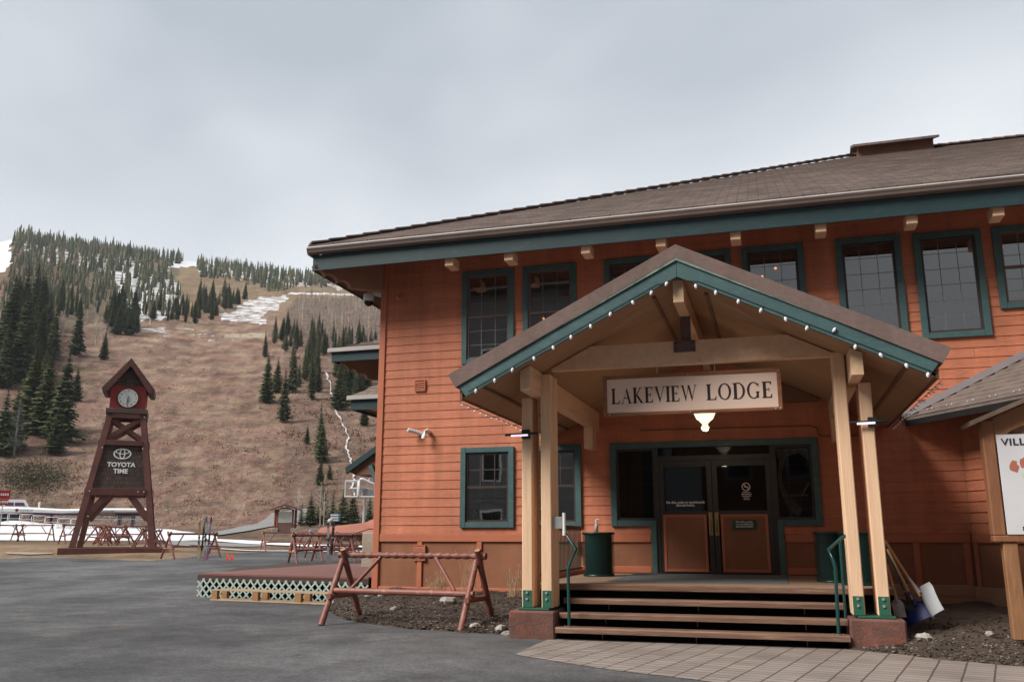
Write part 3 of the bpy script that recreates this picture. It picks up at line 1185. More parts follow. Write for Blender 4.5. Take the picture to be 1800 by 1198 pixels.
def window(x0, x1, z0, z1, kind, k):
    t = .115
    f = MB()
    f.bbox(x0 - .005, x0 + t, YW - .045, YW + .05, z0, z1, .006)
    f.bbox(x1 - t, x1 + .005, YW - .045, YW + .05, z0, z1, .006)
    f.bbox(x0 + t, x1 - t, YW - .042, YW + .05, z1 - t, z1, .006)
    f.bbox(x0 + t, x1 - t, YW - .042, YW + .05, z0, z0 + t, .006)
    fo = f.build('window', M_GREEN, lodge)
    a0, a1, c0, c1 = x0 + t, x1 - t, z0 + t, z1 - t
    s_ = MB()
    w_ = .045
    zm = (c0 + c1) / 2
    ms = M_SASHR if kind == 'hung' else M_SASH
    for p, q in ((a0, a0 + w_), (a1 - w_, a1)):
        s_.box(p, q, YW + .0, YW + .045, c0, c1)
    s_.box(a0 + w_, a1 - w_, YW + .001, YW + .044, c0, c0 + w_)
    s_.box(a0 + w_, a1 - w_, YW + .001, YW + .044, c1 - w_, c1)
    if kind != 'pic':
        s_.box(a0 + w_, a1 - w_, YW - .004, YW + .044, zm - .025, zm + .025)
    s_.build('sash', ms, fo)
    g_ = MB()
    g_.poly([(a0 + w_, YW + .03, c0 + w_), (a1 - w_, YW + .03, c0 + w_), (a1 - w_, YW + .03, c1 - w_), (a0 + w_, YW + .03, c1 - w_)])
    g_.build('pane', M_GLASS, fo)
    m_ = MB()
    nx = 3
    nz = 4 if kind == 'low' else 6
    if kind == 'low':
        for i in range(1, nx):
            x = a0 + (a1 - a0) * i / nx
            m_.box(x - .012, x + .012, YW + .012, YW + .028, zm + .025, c1 - w_)
            m_.box(x - .008, x + .008, YW + .034, YW + .042, c0 + w_, zm - .025)
        zz = (zm + c1) / 2
        m_.box(a0 + w_, a1 - w_, YW + .013, YW + .027, zz - .012, zz + .012)
        zz = (zm + c0) / 2
        m_.box(a0 + w_, a1 - w_, YW + .035, YW + .041, zz - .008, zz + .008)
        m_.build('muntin', M_SASH, fo)
    else:
        for i in range(1, nx):
            x = a0 + (a1 - a0) * i / nx
            m_.box(x - .006, x + .006, YW + .024, YW + .028, c0 + w_, c1 - w_)
        for j in range(1, nz):
            if kind == 'hung' and j == nz // 2:
                continue
            zz = c0 + (c1 - c0) * j / nz
            m_.box(a0 + w_, a1 - w_, YW + .025, YW + .0285, zz - .005, zz + .005)
        m_.build('muntin', M_MUNT, fo)
    bl = MB()
    if kind == 'low':
        bl.box(a0 + .02, a1 - .02, YW + .07, YW + .075, zm, c1 - .01)
    elif kind == 'hung':
        top = c1 - .02
        depth = {0: 1.0, 1: .30, 7: .9}.get(k, .4)  # full slats in the first window imitate clapboards mirrored in the glass
        zz = top
        while zz > top - (c1 - c0) * depth:
            bl.add([(a0 + .03, YW + .075, zz), (a1 - .03, YW + .075, zz), (a1 - .03, YW + .092, zz - .028), (a0 + .03, YW + .092, zz - .028)], [(0, 1, 2, 3)])
            zz -= .034
    else:
        bl.box(a0 + .03, a1 - .03, YW + .07, YW + .11, c1 - .13, c1 - .03)
    bl.build('blind_and_reflection', M_BLINDREFL, fo)
for k, q in enumerate(WINS):
    window(*q, k)
# timber trusses inside the upper room, seen through the picture windows
tm = MB()
for (xa, za), (xb, zb) in (((1.0, 7.5), (3.2, 6.1)), ((2.6, 6.6), (5.0, 5.0)), ((-2.6, 7.4), (-.6, 6.3))):
    tm.beam((xa, YW + .32, za), (xb, YW + .32, zb), .05, .17, (0, 1, 0))
tm.build('truss', mat('truss_wood', (.66, .45, .30), rough=.7), lodge)
for p, sz in (((-5.63, YW + .5, 6.62), .03), ((-4.78, YW + .5, 6.28), .03), ((.30, YW + .5, 7.02), .03), ((.02, YW + .5, 6.86), .03)):
    q = MB()
    q.lathe([(0, -sz), (sz * .8, -sz * .5), (sz, 0), (sz * .8, sz * .5), (0, sz)], 10, p)
    q.build('lamp_bulb', MATS.get('bulb_amber') or emis('bulb_amber', (1, .28, .08), 2.2), lodge)
# white railing inside the second window
q = MB()
for i in range(9):
    x = -4.95 + i * .115
    q.box(x - .015, x + .015, YW + .6, YW + .63, 5.2, 5.95)
q.box(-5.0, -3.95, YW + .59, YW + .64, 5.95, 6.0)
q.build('inner_railing', M_WHITE, lodge)

# entrance
e = MB()
T_ = .12
y0, y1 = YW - .045, YW + .05
e.bbox(-3.24, .85, y0 + .002, y1, 3.25, 3.37, .006)
e.bbox(-3.242, -3.12, y0, y1, 1.68, 3.25, .006)
e.bbox(.73, .852, y0, y1, 1.68, 3.25, .006)
e.bbox(-3.12, -2.44, y0 + .002, y1, 1.68, 1.80, .006)
e.bbox(.12, .73, y0 + .002, y1, 1.68, 1.80, .006)
e.bbox(-2.44, -2.33, y0, y1, .762, 1.80, .006)
e.bbox(.01, .12, y0, y1, .762, 1.80, .006)
ent = e.build('entrance_frame', M_GREEN, lodge)
e = MB()
e.box(-2.33, -2.26, YW - .01, YW + .06, .762, 3.25)
e.box(-.06, .01, YW - .01, YW + .06, .762, 3.25)
e.box(-2.26, -.06, YW - .008, YW + .06, 2.98, 3.08)
for x0, x1 in ((-3.12, -2.33), (.01, .73)):
    e.box(x0, x0 + .045, YW + .0, YW + .05, 1.80, 3.25)
    e.box(x1 - .045, x1, YW + .0, YW + .05, 1.80, 3.25)
    e.box(x0 + .045, x1 - .045, YW + .002, YW + .05, 1.80, 1.85)
    e.box(x0 + .045, x1 - .045, YW + .002, YW + .05, 3.20, 3.25)
e.build('door_frame', M_DOORF, lodge)
e = MB()
for x0, x1, z0, z1 in ((-3.075, -2.375, 1.85, 3.20), (.055, .685, 1.85, 3.20), (-2.26, -.06, 3.08, 3.25)):
    e.poly([(x0, YW + .03, z0), (x1, YW + .03, z0), (x1, YW + .03, z1), (x0, YW + .03, z1)])
e.build('sidelight_pane', M_GLASSD, lodge)
e = MB()
for x0, x1 in ((-3.075, -2.375), (.055, .685)):
    for i in (1, 2):
        x = x0 + (x1 - x0) * i / 3
        e.box(x - .005, x + .005, YW + .036, YW + .041, 1.85, 3.2)
    for j in (1, 2, 3):
        zz = 1.85 + 1.35 * j / 4
        e.box(x0, x1, YW + .037, YW + .040, zz - .005, zz + .005)
e.build('sidelight_grille', mat('grille_dark', (.07, .065, .06), rough=.5), lodge)
# torn banner hanging behind the right sidelight
cb = MB()
pts = [(.07, 3.18, .20), (.11, 2.95, .12), (.08, 2.72, .07), (.06, 2.5, .09), (.12, 2.3, .12), (.18, 2.12, .22), (.27, 1.98, .22), (.36, 1.86, .07)]
for (x, zz, w_), (x2, z2, w2) in zip(pts, pts[1:]):
    cb.add([(x, YW + .10, zz), (x + w_, YW + .12, zz), (x2 + w2, YW + .12, z2), (x2, YW + .10, z2)], [(0, 1, 2, 3)])
cb.add([(.07, YW + .11, 3.18), (.67, YW + .11, 3.18), (.67, YW + .13, 2.95), (.60, YW + .13, 3.0), (.5, YW + .13, 3.08), (.2, YW + .13, 3.02), (.1, YW + .13, 2.96)], [(0, 1, 2, 3, 4, 5, 6)])
cb.box(.12, .62, YW + .105, YW + .115, 2.25, 2.28)
cb.add([(.46, YW + .11, 2.25), (.52, YW + .11, 2.25), (.66, YW + .12, 2.5), (.63, YW + .12, 2.5)], [(0, 1, 2, 3)])
cbo = cb.build('torn_banner', mat('banner_grey', (.34, .32, .30), (.22, .21, .20), scale=12, rough=.9), lodge)
for s_, x0, x1 in ((-1, -2.256, -1.205), (1, -1.195, -.064)):
    d = MB()
    d.bbox(x0, x0 + .10, YW + .005, YW + .05, .775, 2.975, .004)
    d.bbox(x1 - .10, x1, YW + .005, YW + .05, .775, 2.975, .004)
    d.box(x0 + .10, x1 - .10, YW + .008, YW + .048, 2.86, 2.975)
    d.box(x0 + .10, x1 - .10, YW + .008, YW + .048, 1.88, 1.98)
    d.box(x0 + .10, x1 - .10, YW + .008, YW + .048, .775, .82)
    do = d.build('door', M_DOORF, lodge)
    d = MB()
    a0, a1 = x0 + .06, x1 - .13
    if s_ > 0:
        a0, a1 = x0 + .13, x1 - .10
    d.bbox(a0, a0 + .055, YW - .012, YW + .012, .80, 1.91, .004)
    d.bbox(a1 - .055, a1, YW - .012, YW + .012, .80, 1.91, .004)
    d.bbox(a0 + .055, a1 - .055, YW - .011, YW + .012, .80, .855, .004)
    d.bbox(a0 + .055, a1 - .055, YW - .011, YW + .012, 1.855, 1.91, .004)
    d.build('panel_frame', M_TRIMO, do)
    d = MB()
    d.box(a0 + .055, a1 - .055, YW + .0, YW + .007, .855, 1.855)
    d.build('door_panel', M_PANEL, do)
    d = MB()
    d.poly([(x0 + .1, YW + .03, 1.98), (x1 - .1, YW + .03, 1.98), (x1 - .1, YW + .03, 2.86), (x0 + .1, YW + .03, 2.86)])
    d.build('pane', M_GLASSD, do)
    d = MB()
    hx = x1 - .055 if s_ < 0 else x0 + .055
    d.bbox(hx - .038, hx + .038, YW - .006, YW + .006, 1.50, 1.95, .003)
    d.tube([(hx, YW - .01, 1.58), (hx, YW - .06, 1.58), (hx, YW - .06, 1.80), (hx, YW - .01, 1.80)], .012, 8)
    d.build('handle', M_BRASS, do)
t = MB()
put_text(t, "No skis, poles or snowboards\nallowed inside.", .064, -1.74, YW + .004, 2.13, .003, .98)
t.build('door_lettering', M_WHITE, lodge)
t = MB()
for k in range(28):
    a0, a1 = 2 * pi * k / 28, 2 * pi * (k + 1) / 28
    t.add([(-.545 + r_ * cos(a_), YW + .022, 2.44 + r_ * sin(a_)) for r_, a_ in ((.066, a0), (.082, a0), (.082, a1), (.066, a1))], [(0, 1, 2, 3)])
t.beam((-.60, YW + .0205, 2.50), (-.49, YW + .0205, 2.385), .014, .002, (0, 1, 0))
t.box(-.585, -.50, YW + .019, YW + .0195, 2.432, 2.446)
for i, wd in enumerate((.15, .19, .18, .11, .12)):
    zz = 2.325 - i * .034
    x = -.545 - wd / 2
    rr = random.Random(i)
    while x < -.545 + wd / 2:
        l_ = rr.uniform(.02, .045)
        t.box(x, min(x + l_, -.545 + wd / 2), YW + .0215, YW + .0222, zz, zz + .014)
        x += l_ + .008
t.build('no_smoking_decal', M_WHITE, lodge)
t = MB()
t.bbox(-.84, -.385, YW - .02, YW - .011, 1.61, 1.80, .002)
pl = t.build('notice_plate', mat('notice_green', (.012, .075, .045), rough=.4), lodge)
t = MB()
put_text(t, "No skis, poles,\nor snowboards\nallowed inside.", .050, -.612, YW - .025, 1.745, .001, 1.1)
t.build('notice_lettering', M_WHITE, pl)

# fixtures on the wall
def vent(x0, x1, z0, z1):
    v = MB()
    v.bbox(x0, x0 + .02, YW - .03, YW + .02, z0, z1, .003)
    v.bbox(x1 - .02, x1, YW - .03, YW + .02, z0, z1, .003)
    v.box(x0 + .02, x1 - .02, YW - .028, YW + .02, z1 - .02, z1)
    v.box(x0 + .02, x1 - .02, YW - .028, YW + .02, z0, z0 + .02)
    n = 5
    for i in range(n):
        zz = z0 + .03 + (z1 - z0 - .06) * i / n
        v.add([(x0 + .02, YW - .032, zz), (x1 - .02, YW - .032, zz), (x1 - .02, YW - .002, zz + .035), (x0 + .02, YW - .002, zz + .035), (x0 + .02, YW - .024, zz - .006), (x1 - .02, YW - .024, zz - .006)], [(0, 1, 2, 3), (0, 4, 5, 1)])
    v.build('louvre_vent', M_TRIMO, lodge)
vent(-7.66, -7.40, 4.67, 4.93)
vent(-7.60, -7.32, 1.13, 1.30)
vent(-7.60, -7.32, .97, 1.08)
p_ = MB()
p_.tube([(-7.47, YW + .01, 3.70), (-7.62, YW - .12, 3.76), (-7.72, YW - .2, 3.78)], .045, 12)
p_.lathe([(.03, 0), (.03, .02)], 8, (-7.72, YW - .2, 3.76))
p_.build('vent_pipe', M_WHITE, lodge)
p_ = MB()
p_.tube([(-7.30, YW + .01, 3.74), (-7.30, YW - .10, 3.76), (-7.32, YW - .15, 3.73), (-7.35, YW - .17, 3.66), (-7.36, YW - .17, 3.58)], .048, 12)
p_.build('vent_pipe', M_WHITE, lodge)
p_ = MB()
p_.tube([(-8.05, YW + .01, 6.98), (-8.09, YW - .13, 6.84)], [.03, .05], 10)
p_.tube([(-8.04, YW + .01, 7.20), (-8.04, YW - .05, 7.20)], .035, 10)
p_.build('wall_fixture', M_TRIMO, lodge)
p_ = MB()
p_.bbox(-4.02, -3.93, YW - .06, YW - .01, 1.18, 1.38, .005)
p_.build('outlet_box', M_TRIMO, lodge)

# eaves, gutter, brackets
EYF = 16.94
EZ = 7.840
XL = LX - 1.2
s_ = MB()
s_.poly([(XL + .05, EYF + .08, 7.370), (XR, EYF + .08, 7.370), (XR, YW + .02, 7.900), (LX - .02, YW + .02, 7.900)])
s_.poly([(XL + .05, EYF + .08, 7.370), (LX - .02, YW + .02, 7.900), (LX - .02, 42, 7.900), (XL + .05, 42, 7.370)])
s_.build('soffit', M_SOFB, lodge)
f = MB()
f.box(XL + .03, XR, EYF + .03, EYF + .075, 7.350, 7.710)
M_GREEND = mat('fascia_green', (.018, .044, .050), (.014, .036, .041), scale=1.5, rough=.5, wear=(.06, .11, .11), wfac=.3, wscale=6, stretch=(.5, 1, 1))
f.build('fascia', M_GREEND, lodge)
f = MB()
f.box(XL + .0, XL + .045, EYF + .10, 42, 7.350, 7.710)
f.build('fascia', M_SOFB, lodge)
f = MB()
prof = [(EYF - .12, 7.845), (EYF - .135, 7.815), (EYF - .115, 7.785), (EYF - .10, 7.740), (EYF - .03, 7.715), (EYF + .028, 7.715), (EYF + .028, 7.840), (EYF - .0, 7.840), (EYF - .0, 7.810), (EYF - .10, 7.820)]
n_ = len(prof)
f.prism(prof, XL - .06, XR, 0, 'x')
f.build('gutter', M_GUT, lodge)
f = MB()
f.tube([(XL - .06, EYF - .125, 7.845), (XR, EYF - .125, 7.845)], .021, 6)
f.build('gutter_lip', M_PALE, lodge)
f = MB()
f.prism([(XL - .10, 7.840), (XL - .115, 7.790), (XL - .09, 7.710), (XL - .01, 7.685), (XL - .01, 7.840)], EYF - .02, 42, 0, 'y')
f.build('gutter', M_GUT, lodge)
for x in (-6.48, -5.13, -3.46, -1.91, -.44, 1.16, 2.78, 4.24, 5.8, 7.4):
    b = MB()
    b.bbox(x - .10, x + .10, 17.06, 17.46, 7.20, 7.42, .012)
    b.bbox(x - .075, x + .075, 17.02, 17.34, 7.38, 7.44, .01)
    b.build('eave_bracket', M_TAN, lodge)
# scalloped corner beam along the hip
dg = Vector((-1, -1, 0)).normalized()
Tm = Matrix.Translation((LX, YW, 0)) @ Matrix.Rotation(atan2(dg.y, dg.x), 4, 'Z')
c = MB(Tm)
sc = [(0, 7.84), (0, 7.08), (.50, 7.05), (.78, 7.06), (.80, 7.13), (.86, 7.19), (.95, 7.21), (1.04, 7.19), (1.08, 7.13), (1.10, 7.21), (1.18, 7.29), (1.28, 7.31), (1.36, 7.27), (1.38, 7.24), (1.42, 7.33), (1.52, 7.40), (1.63, 7.42), (1.66, 7.46)]
c.prism(sc, -.09, .09)
c.build('corner_bracket', mat('bracket_brown', (.34, .19, .12), (.28, .15, .095), scale=3), lodge)

# main roof
RZ = .475
YR = EYF + 13
ZR = EZ + 13 * RZ
xa = XL + 13
r = MB()
e_ = .07
r.add([(XL - .06, EYF - .08, EZ), (XR + 20, EYF - .08, EZ), (XR + 20, YR, ZR), (xa, YR, ZR)], [(0, 1, 2, 3)])
r.add([(XL - .06, EYF - .08, EZ), (XR + 20, EYF - .08, EZ), (XR + 20, EYF - .08, EZ + e_), (XL - .06, EYF - .08, EZ + e_)], [(0, 1, 2, 3)])
r.v = r.v[4:8] + []
r.f, r.m, r.s = [[0, 1, 2, 3]], [0], [False]
r.add([(XL - .06, EYF - .08, EZ + e_), (XR + 20, EYF - .08, EZ + e_), (XR + 20, YR, ZR + e_), (xa, YR, ZR + e_)], [(0, 1, 2, 3)])
# shallow courses: each row of shingles stands a little proud at its lower edge
rf = r.build('roof', M_ROOF, lodge)
r = MB()
nc = 60
for i in range(nc):
    t0, t1 = i / nc, (i + 1) / nc
    ya, yb = EYF - .08 + (YR - EYF + .08) * t0, EYF - .08 + (YR - EYF + .08) * t1
    za, zb = EZ + e_ + (ZR - EZ) * t0, EZ + e_ + (ZR - EZ) * t1
    xa0 = XL - .06 + (xa - XL + .06) * t0
    xa1 = XL - .06 + (xa - XL + .06) * t1
    n0 = .016
    r.add([(xa0, ya, za + n0), (XR + 20, ya, za + n0), (XR + 20, yb, zb + .004), (xa1, yb, zb + .004), (xa0, ya, za), (XR + 20, ya, za)], [(0, 1, 2, 3), (4, 5, 1, 0)])
r.build('shingle_course', M_ROOF, rf)
r = MB()
r.poly([(XL - .06, EYF - .08, EZ + e_), (xa, YR, ZR + e_), (xa, YR + 5, ZR + e_), (XL - .06, 43, EZ + e_)])
r.poly([(XR + 20, YR, ZR + e_), (xa, YR, ZR + e_), (xa, YR + 5, ZR + e_), (XR + 20, YR + 5, ZR + e_)])
r.poly([(XL - .06, 43, EZ), (xa, YR + 5, ZR + e_), (XR + 20, YR + 5, ZR + e_), (XR + 20, 43, EZ)])
r.build('roof_side', M_ROOFL, rf)
r = MB()
P0 = Vector((XL - .02, EYF - .04, EZ + e_ + .03))
P1 = Vector((xa, YR, ZR + e_ + .05))
nn = 46
d_ = (P1 - P0) / nn
for i in range(nn):
    a_ = P0 + d_ * i
    r.beam(a_ + Vector((0, 0, .045)), a_ + d_ * 1.06 + Vector((0, 0, .012)), .24, .035)
x = xa
while x < XR + 10:
    r.beam((x, YR, ZR + e_ + .06), (x + .36, YR, ZR + e_ + .035), .26, .04)
    x += .33
r.build('hip_cap', M_ROOFE, rf)
# ridge vent box
vA = aty(1495, 262, YR).x
vB = aty(1642, 255, YR).x
v = MB()
v.box(vA + .15, vB - .15, YR - .7, YR + .7, ZR - .45, ZR + .12)
vo = v.build('ridge_vent', M_SOFB, lodge)
v = MB()
v.prism([(YR - .95, ZR + .02), (YR - .95, ZR + .10), (YR, ZR + .46), (YR + .95, ZR + .10), (YR + .95, ZR + .02), (YR, ZR + .38)], vA, vB, 0, 'x')
v.build('vent_roof', M_ROOF, vo)

# ------------------------------------------------------------------ porch
CX = -1.175
porch = lodge
YF = 12.40
def soff(x):
    return 5.16 - abs(x - CX) * .5
def roofz(x):
    return 5.64 - abs(x - CX) * .5
HX = 3.5
# soffit planks, both slopes
for sgn in (-1, 1):
    b = MB()
    n = 62
    for i in range(n):
        ya = YF + .03 + (YW - YF - .04) * i / n
        yb = YF + .03 + (YW - YF - .04) * (i + 1) / n - .010
        x1 = CX + sgn * 3.30
        b.add([(CX, ya, soff(CX) + .02), (x1, ya, soff(x1) + .02), (x1, yb, soff(x1) + .02), (CX, yb, soff(CX) + .02)], [(0, 1, 2, 3)])
    b.poly([(CX, YF + .05, soff(CX) + .035), (CX + sgn * 3.3, YF + .05, soff(CX + 3.3) + .035), (CX + sgn * 3.3, YW, soff(CX + 3.3) + .035), (CX, YW, soff(CX) + .035)])
    b.build('porch_soffit', M_SOFFIT, porch)
    # roof slab with thick shingle edge
    b = MB()
    xe = CX + sgn * HX
    xb_ = CX + sgn * (HX - .12)
    poly = [(CX, 5.64), (xe, 5.64 - HX * .5), (xb_, 5.64 - HX * .5 - .20), (CX, 5.44)]
    b.prism(poly, YF - .06, YW - .01)
    b.build('porch_roof', M_ROOFE, porch)
    b = MB()
    poly = [(CX, 5.455), (CX + sgn * (HX - .10), 5.455 - (HX - .10) * .5), (CX + sgn * (HX - .12), 5.40 - (HX - .12) * .5), (CX, 5.40)]
    b.prism(poly, YF - .056, YF - .031)
    b.build('drip_edge', M_GREENE, porch)
    b = MB()
    poly = [(CX + sgn * .003, 5.44), (CX + sgn * (HX - .13), 5.44 - (HX - .13) * .5), (CX + sgn * (HX - .28), 5.16 - (HX - .28) * .5), (CX + sgn * .003, 5.16)]
    b.prism(poly, YF - .03, YF + .02)
    b.build('gable_fascia', M_GREEN, porch)
    b = MB()
    xq = CX + sgn * 3.31
    b.beam((xq, YF + .02, soff(xq) + .10), (xq, YW, soff(xq) + .10), .04, .19)
    b.build('eave_board', M_SOFB, porch)
    b = MB()                                           # ceiling battens where the soffit meets the ridge
    xq = CX + sgn * .38
    b.beam((xq, YF + .3, soff(xq) - .005), (xq, YW, soff(xq) - .005), .05, .03)
    xq = CX + sgn * 2.95
    b.beam((xq, YF + .1, soff(xq) + .0), (xq, YW, soff(xq) + .0), .05, .03)
    b.build('soffit_rib', M_SOFB, porch)
def roofbeam(x0, x1, zb, y0, y1, name='plate_beam', m=M_TAN):
    b = MB()
    # body from zb up to the soffit; the outer end has sawn end grain
    zt0, zt1 = soff(x0), soff(x1)
    vs = [(x0, y0, zb), (x1, y0, zb), (x1, y0, zt1), (x0, y0, zt0), (x0, y1, zb), (x1, y1, zb), (x1, y1, zt1), (x0, y1, zt0)]
    b.add(vs, [(0, 1, 2, 3)], 1)
    b.add(vs, [(4, 7, 6, 5), (0, 4, 5, 1), (1, 5, 6, 2), (2, 6, 7, 3), (3, 7, 4, 0)], 0)
    return b.build(name, [m, M_TANEND], porch)
roofbeam(-3.61, -3.455, 3.64, 12.62, YW)
roofbeam(1.105, 1.26, 3.64, 12.62, YW)
b = MB()
vs = [(-1.25, 12.5, 4.81), (-1.10, 12.5, 4.81), (-1.10, 12.5, 5.12), (-1.175, 12.5, 5.155), (-1.25, 12.5, 5.12)]
b.add(vs, [(0, 1, 2, 3, 4)], 1)
b.prism([(-1.25, 4.81), (-1.10, 4.81), (-1.10, 5.12), (-1.175, 5.155), (-1.25, 5.12)], 12.503, YW)
b.build('ridge_beam', [M_TAN, M_TANEND], porch)
# tie beam between the post pairs
for yy, nm in ((13.36, 'tie_beam'), (17.9, 'wall_beam')):
    b = MB()
    pts = [(-3.30, 4.06), (.94, 4.06), (.94, soff(.94) - .002), (.31, 4.42), (-2.66, 4.42), (-3.30, soff(-3.30) - .002)]
    b.prism(pts, yy, yy + .15)
    b.build(nm, M_TAN if yy < 15 else M_SOFB, porch)
b = MB()
b.box(-1.25, -1.10, 13.39, 13.49, 4.42, 4.85)
b.build('king_post', M_PLATEB, porch)
b = MB()
b.bbox(-1.36, -1.03, 13.34, 13.36, 4.24, 4.42, .004)
for ix in (-1.32, -1.07):
    for iz in (4.28, 4.38):
        b.tube([(ix, 13.345, iz), (ix, 13.325, iz)], .018, 8, 1)
b.build('beam_plate', [M_PLATEB, mat('bolt_dark', (.05, .035, .03), rough=.5)], porch)
# corbel blocks where the plate beams reach the wall
for x0, x1 in ((-3.62, -3.44), (1.09, 1.27)):
    b = MB()
    b.bbox(x0, x1, 17.3, 17.72, 3.20, 3.64, .01)
    b.build('corbel', M_TAN, porch)
# conduit on the porch wall
b = MB()
b.tube([(-2.6, YW - .02, 3.62), (.75, YW - .02, 3.60), (.86, YW - .03, 3.55), (.88, YW - .03, 3.42), (1.0, YW - .03, 3.38), (1.6, YW - .03, 3.38)], .012, 6)
b.build('conduit', M_SOFB, porch)

# posts, plates, pedestals
for sx, xs in ((-1, (-3.78, -3.475)), (1, (.915, 1.24))):
    for x0 in xs:
        b = MB()
        b.bbox(x0, x0 + .165, 13.30, 13.50, .435, 3.64 if not ((sx < 0 and x0 > -3.6) or (sx > 0 and x0 < 1)) else soff(x0) - .01, .012)
        b.bbox(x0, x0 + .165, 13.56, 13.78, .435, 3.64 if not ((sx < 0 and x0 > -3.6) or (sx > 0 and x0 < 1)) else soff(x0) - .01, .012)
        b.box(x0 + .02, x0 + .145, 13.50, 13.56, .78, 3.6)
        po_ = b.build('post', M_POST, porch)
        b = MB()
        b.bbox(x0 + .015, x0 + .15, 13.288, 13.30, .44, .69, .002)
        b.build('post_plate', M_STEELG, po_)
        b = MB()
        for zz in (.655, .565):
            b.tube([(x0 + .08, 13.288, zz), (x0 + .08, 13.270, zz)], .019, 8)
        b.build('bolt', M_BOLT, po_)
    b = MB()
    a0 = -3.95 if sx < 0 else .86
    b.bbox(a0, a0 + .71, 13.16, 13.92, -.03, .40, .025)
    pd = b.build('pedestal', M_CONC, porch)
    b = MB()
    b.bbox(a0 + .12, a0 + .60, 13.26, 13.84, .405, .435, .004)
    b.build('pedestal_plate', M_STEELG, pd)

# steps and porch floor
yt = [13.10, 13.38, 13.66]
zt = [.185, .37, .56]
for i in range(3):
    x0, x1 = (-3.22, .85)
    b = MB()
    jr = random.Random(i)
    n = 26
    vs = []
    for k in range(n + 1):                     # worn, slightly wavy timber tread
        x = x0 + (x1 - x0) * k / n
        o1 = jr.uniform(-.004, .004)
        o2 = jr.uniform(-.004, .004)
        y_ = yt[i]
        vs += [(x, y_ + o1 + .012, zt[i] + o2), (x, y_ + o1, zt[i] - .018 + o2), (x, y_ + o1, zt[i] - .078), (x, y_ + .30, zt[i] - .085), (x, y_ + .30, zt[i] - .004)]
    fs = []
    for k in range(n):
        for q in range(5):
            q2 = (q + 1) % 5
            fs.append((k * 5 + q, k * 5 + q2, (k + 1) * 5 + q2, (k + 1) * 5 + q))
    fs += [(0, 1, 2, 3, 4), (n * 5 + 4, n * 5 + 3, n * 5 + 2, n * 5 + 1, n * 5)]
    b.add(vs, fs)
    b.build('step', M_TREAD, porch)
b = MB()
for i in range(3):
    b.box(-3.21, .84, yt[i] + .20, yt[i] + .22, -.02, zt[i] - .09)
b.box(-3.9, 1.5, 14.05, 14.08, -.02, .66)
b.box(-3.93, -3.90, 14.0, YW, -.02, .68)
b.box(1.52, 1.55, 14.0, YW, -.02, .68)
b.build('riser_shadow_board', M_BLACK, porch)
for x in (-2.55, -1.2, .3):
    for i in range(3):
        b = MB()
        b.box(x - .006, x + .006, yt[i] + .15, yt[i] + .199, zt[i] - .17, zt[i] - .086)
        b.build('stringer', M_TREAD, porch)
b = MB()
b.bbox(-3.92, 1.54, 13.93, 14.0, .665, .76, .012)
b.build('porch_nosing', M_TREAD, porch)
b = MB()
n = 30
for i in range(n):
    ya = 14.003 + (YW - .02 - 14.003) * i / n
    b.box(-3.92, 1.54, ya, ya + (YW - .02 - 14.003) / n - .007, .70, .757)
b.build('porch_floor', M_DECKB, porch)

# small railing with vertical bars at the left end of the porch
rl = MB()
rl.beam((-3.86, 14.2, 1.66), (-3.86, 18.0, 1.66), .05, .05)
rl.beam((-3.86, 14.2, .86), (-3.86, 18.0, .86), .05, .04)
for i in range(34):
    y = 14.3 + i * .11
    rl.tube([(-3.86, y, .86), (-3.86, y, 1.66)], .010, 5)
rl.build('porch_railing', M_WIRE, lodge)
kb = MB()
kb.bbox(-3.91, -3.81, 14.01, 18.08, .76, .83, .008)
kb.build('porch_kerb', M_TRIMO, lodge)

# wing on the right with its low roof
wd = Vector((.488, -.873, 0))
wp = Vector((3.40, YW, 0))
Tw = Matrix.Translation(wp) @ Matrix.Rotation(atan2(wd.y, wd.x), 4, 'Z')     # local x runs along the wall, local -y faces the porch
w = MB(Tw)
w.box(0, 9, 0.03, .2, .2, 3.95)
w.build('wing_wall', M_PANEL, lodge)
w = MB(Tw)
zz = 1.53
while zz < 3.85:
    w.add([(0.02, -.006, zz), (9, -.006, zz), (9, .012, zz + PITCHB), (.02, .012, zz + PITCHB), (.02, .03, zz), (9, .03, zz)], [(0, 1, 2, 3), (0, 4, 5, 1)])
    zz += PITCHB
w.build('wing_siding', M_SIDING, lodge)
w = MB(Tw)
w.bbox(.01, 9, -.014, .03, 1.365, 1.525)
for x in (.07, 1.3, 2.6, 3.9):
    w.bbox(x - .05, x + .05, -.011, .03, .5, 1.364)
w.build('wing_trim', M_TRIMO, lodge)
w = MB(Tw)
w.bbox(-.02, 9, -.05, .03, .2, .60)
w.build('skirt_board', MATS['skirt_tan'], lodge)
# roof: eave .82 out from the wall, rising at .56
w = MB(Tw)
sl_ = .56
oe = -.82
L0 = -1.07
nrow = 34
for i in range(nrow):
    q0, q1 = i * .2, (i + 1) * .2 + .01
    a_, b_ = oe + q0, oe + q1
    # rows start where they meet the main wall plane
    s0 = -(a_ * .488) / .873 * -1
    xs0 = (a_ * wd.x) / (-wd.y) * 1.0
    xs1 = (b_ * wd.x) / (-wd.y) * 1.0
    za, zb = 3.66 + q0 * sl_, 3.66 + q1 * sl_
    w.add([(xs0, a_, za + .045), (9.5, a_, za + .045), (9.5, b_, zb), (xs1, b_, zb), (xs0, a_, za - .02), (9.5, a_, za - .02)], [(0, 1, 2, 3), (4, 5, 1, 0)])
wr = w.build('wing_roof', mat('wing_shingles', (.20, .155, .135), (.12, .092, .08), scale=3, rough=.9, stretch=(1, 1, 1), wear=(.21, .17, .15), wfac=.6, wscale=2.5), lodge)
w = MB(Tw)
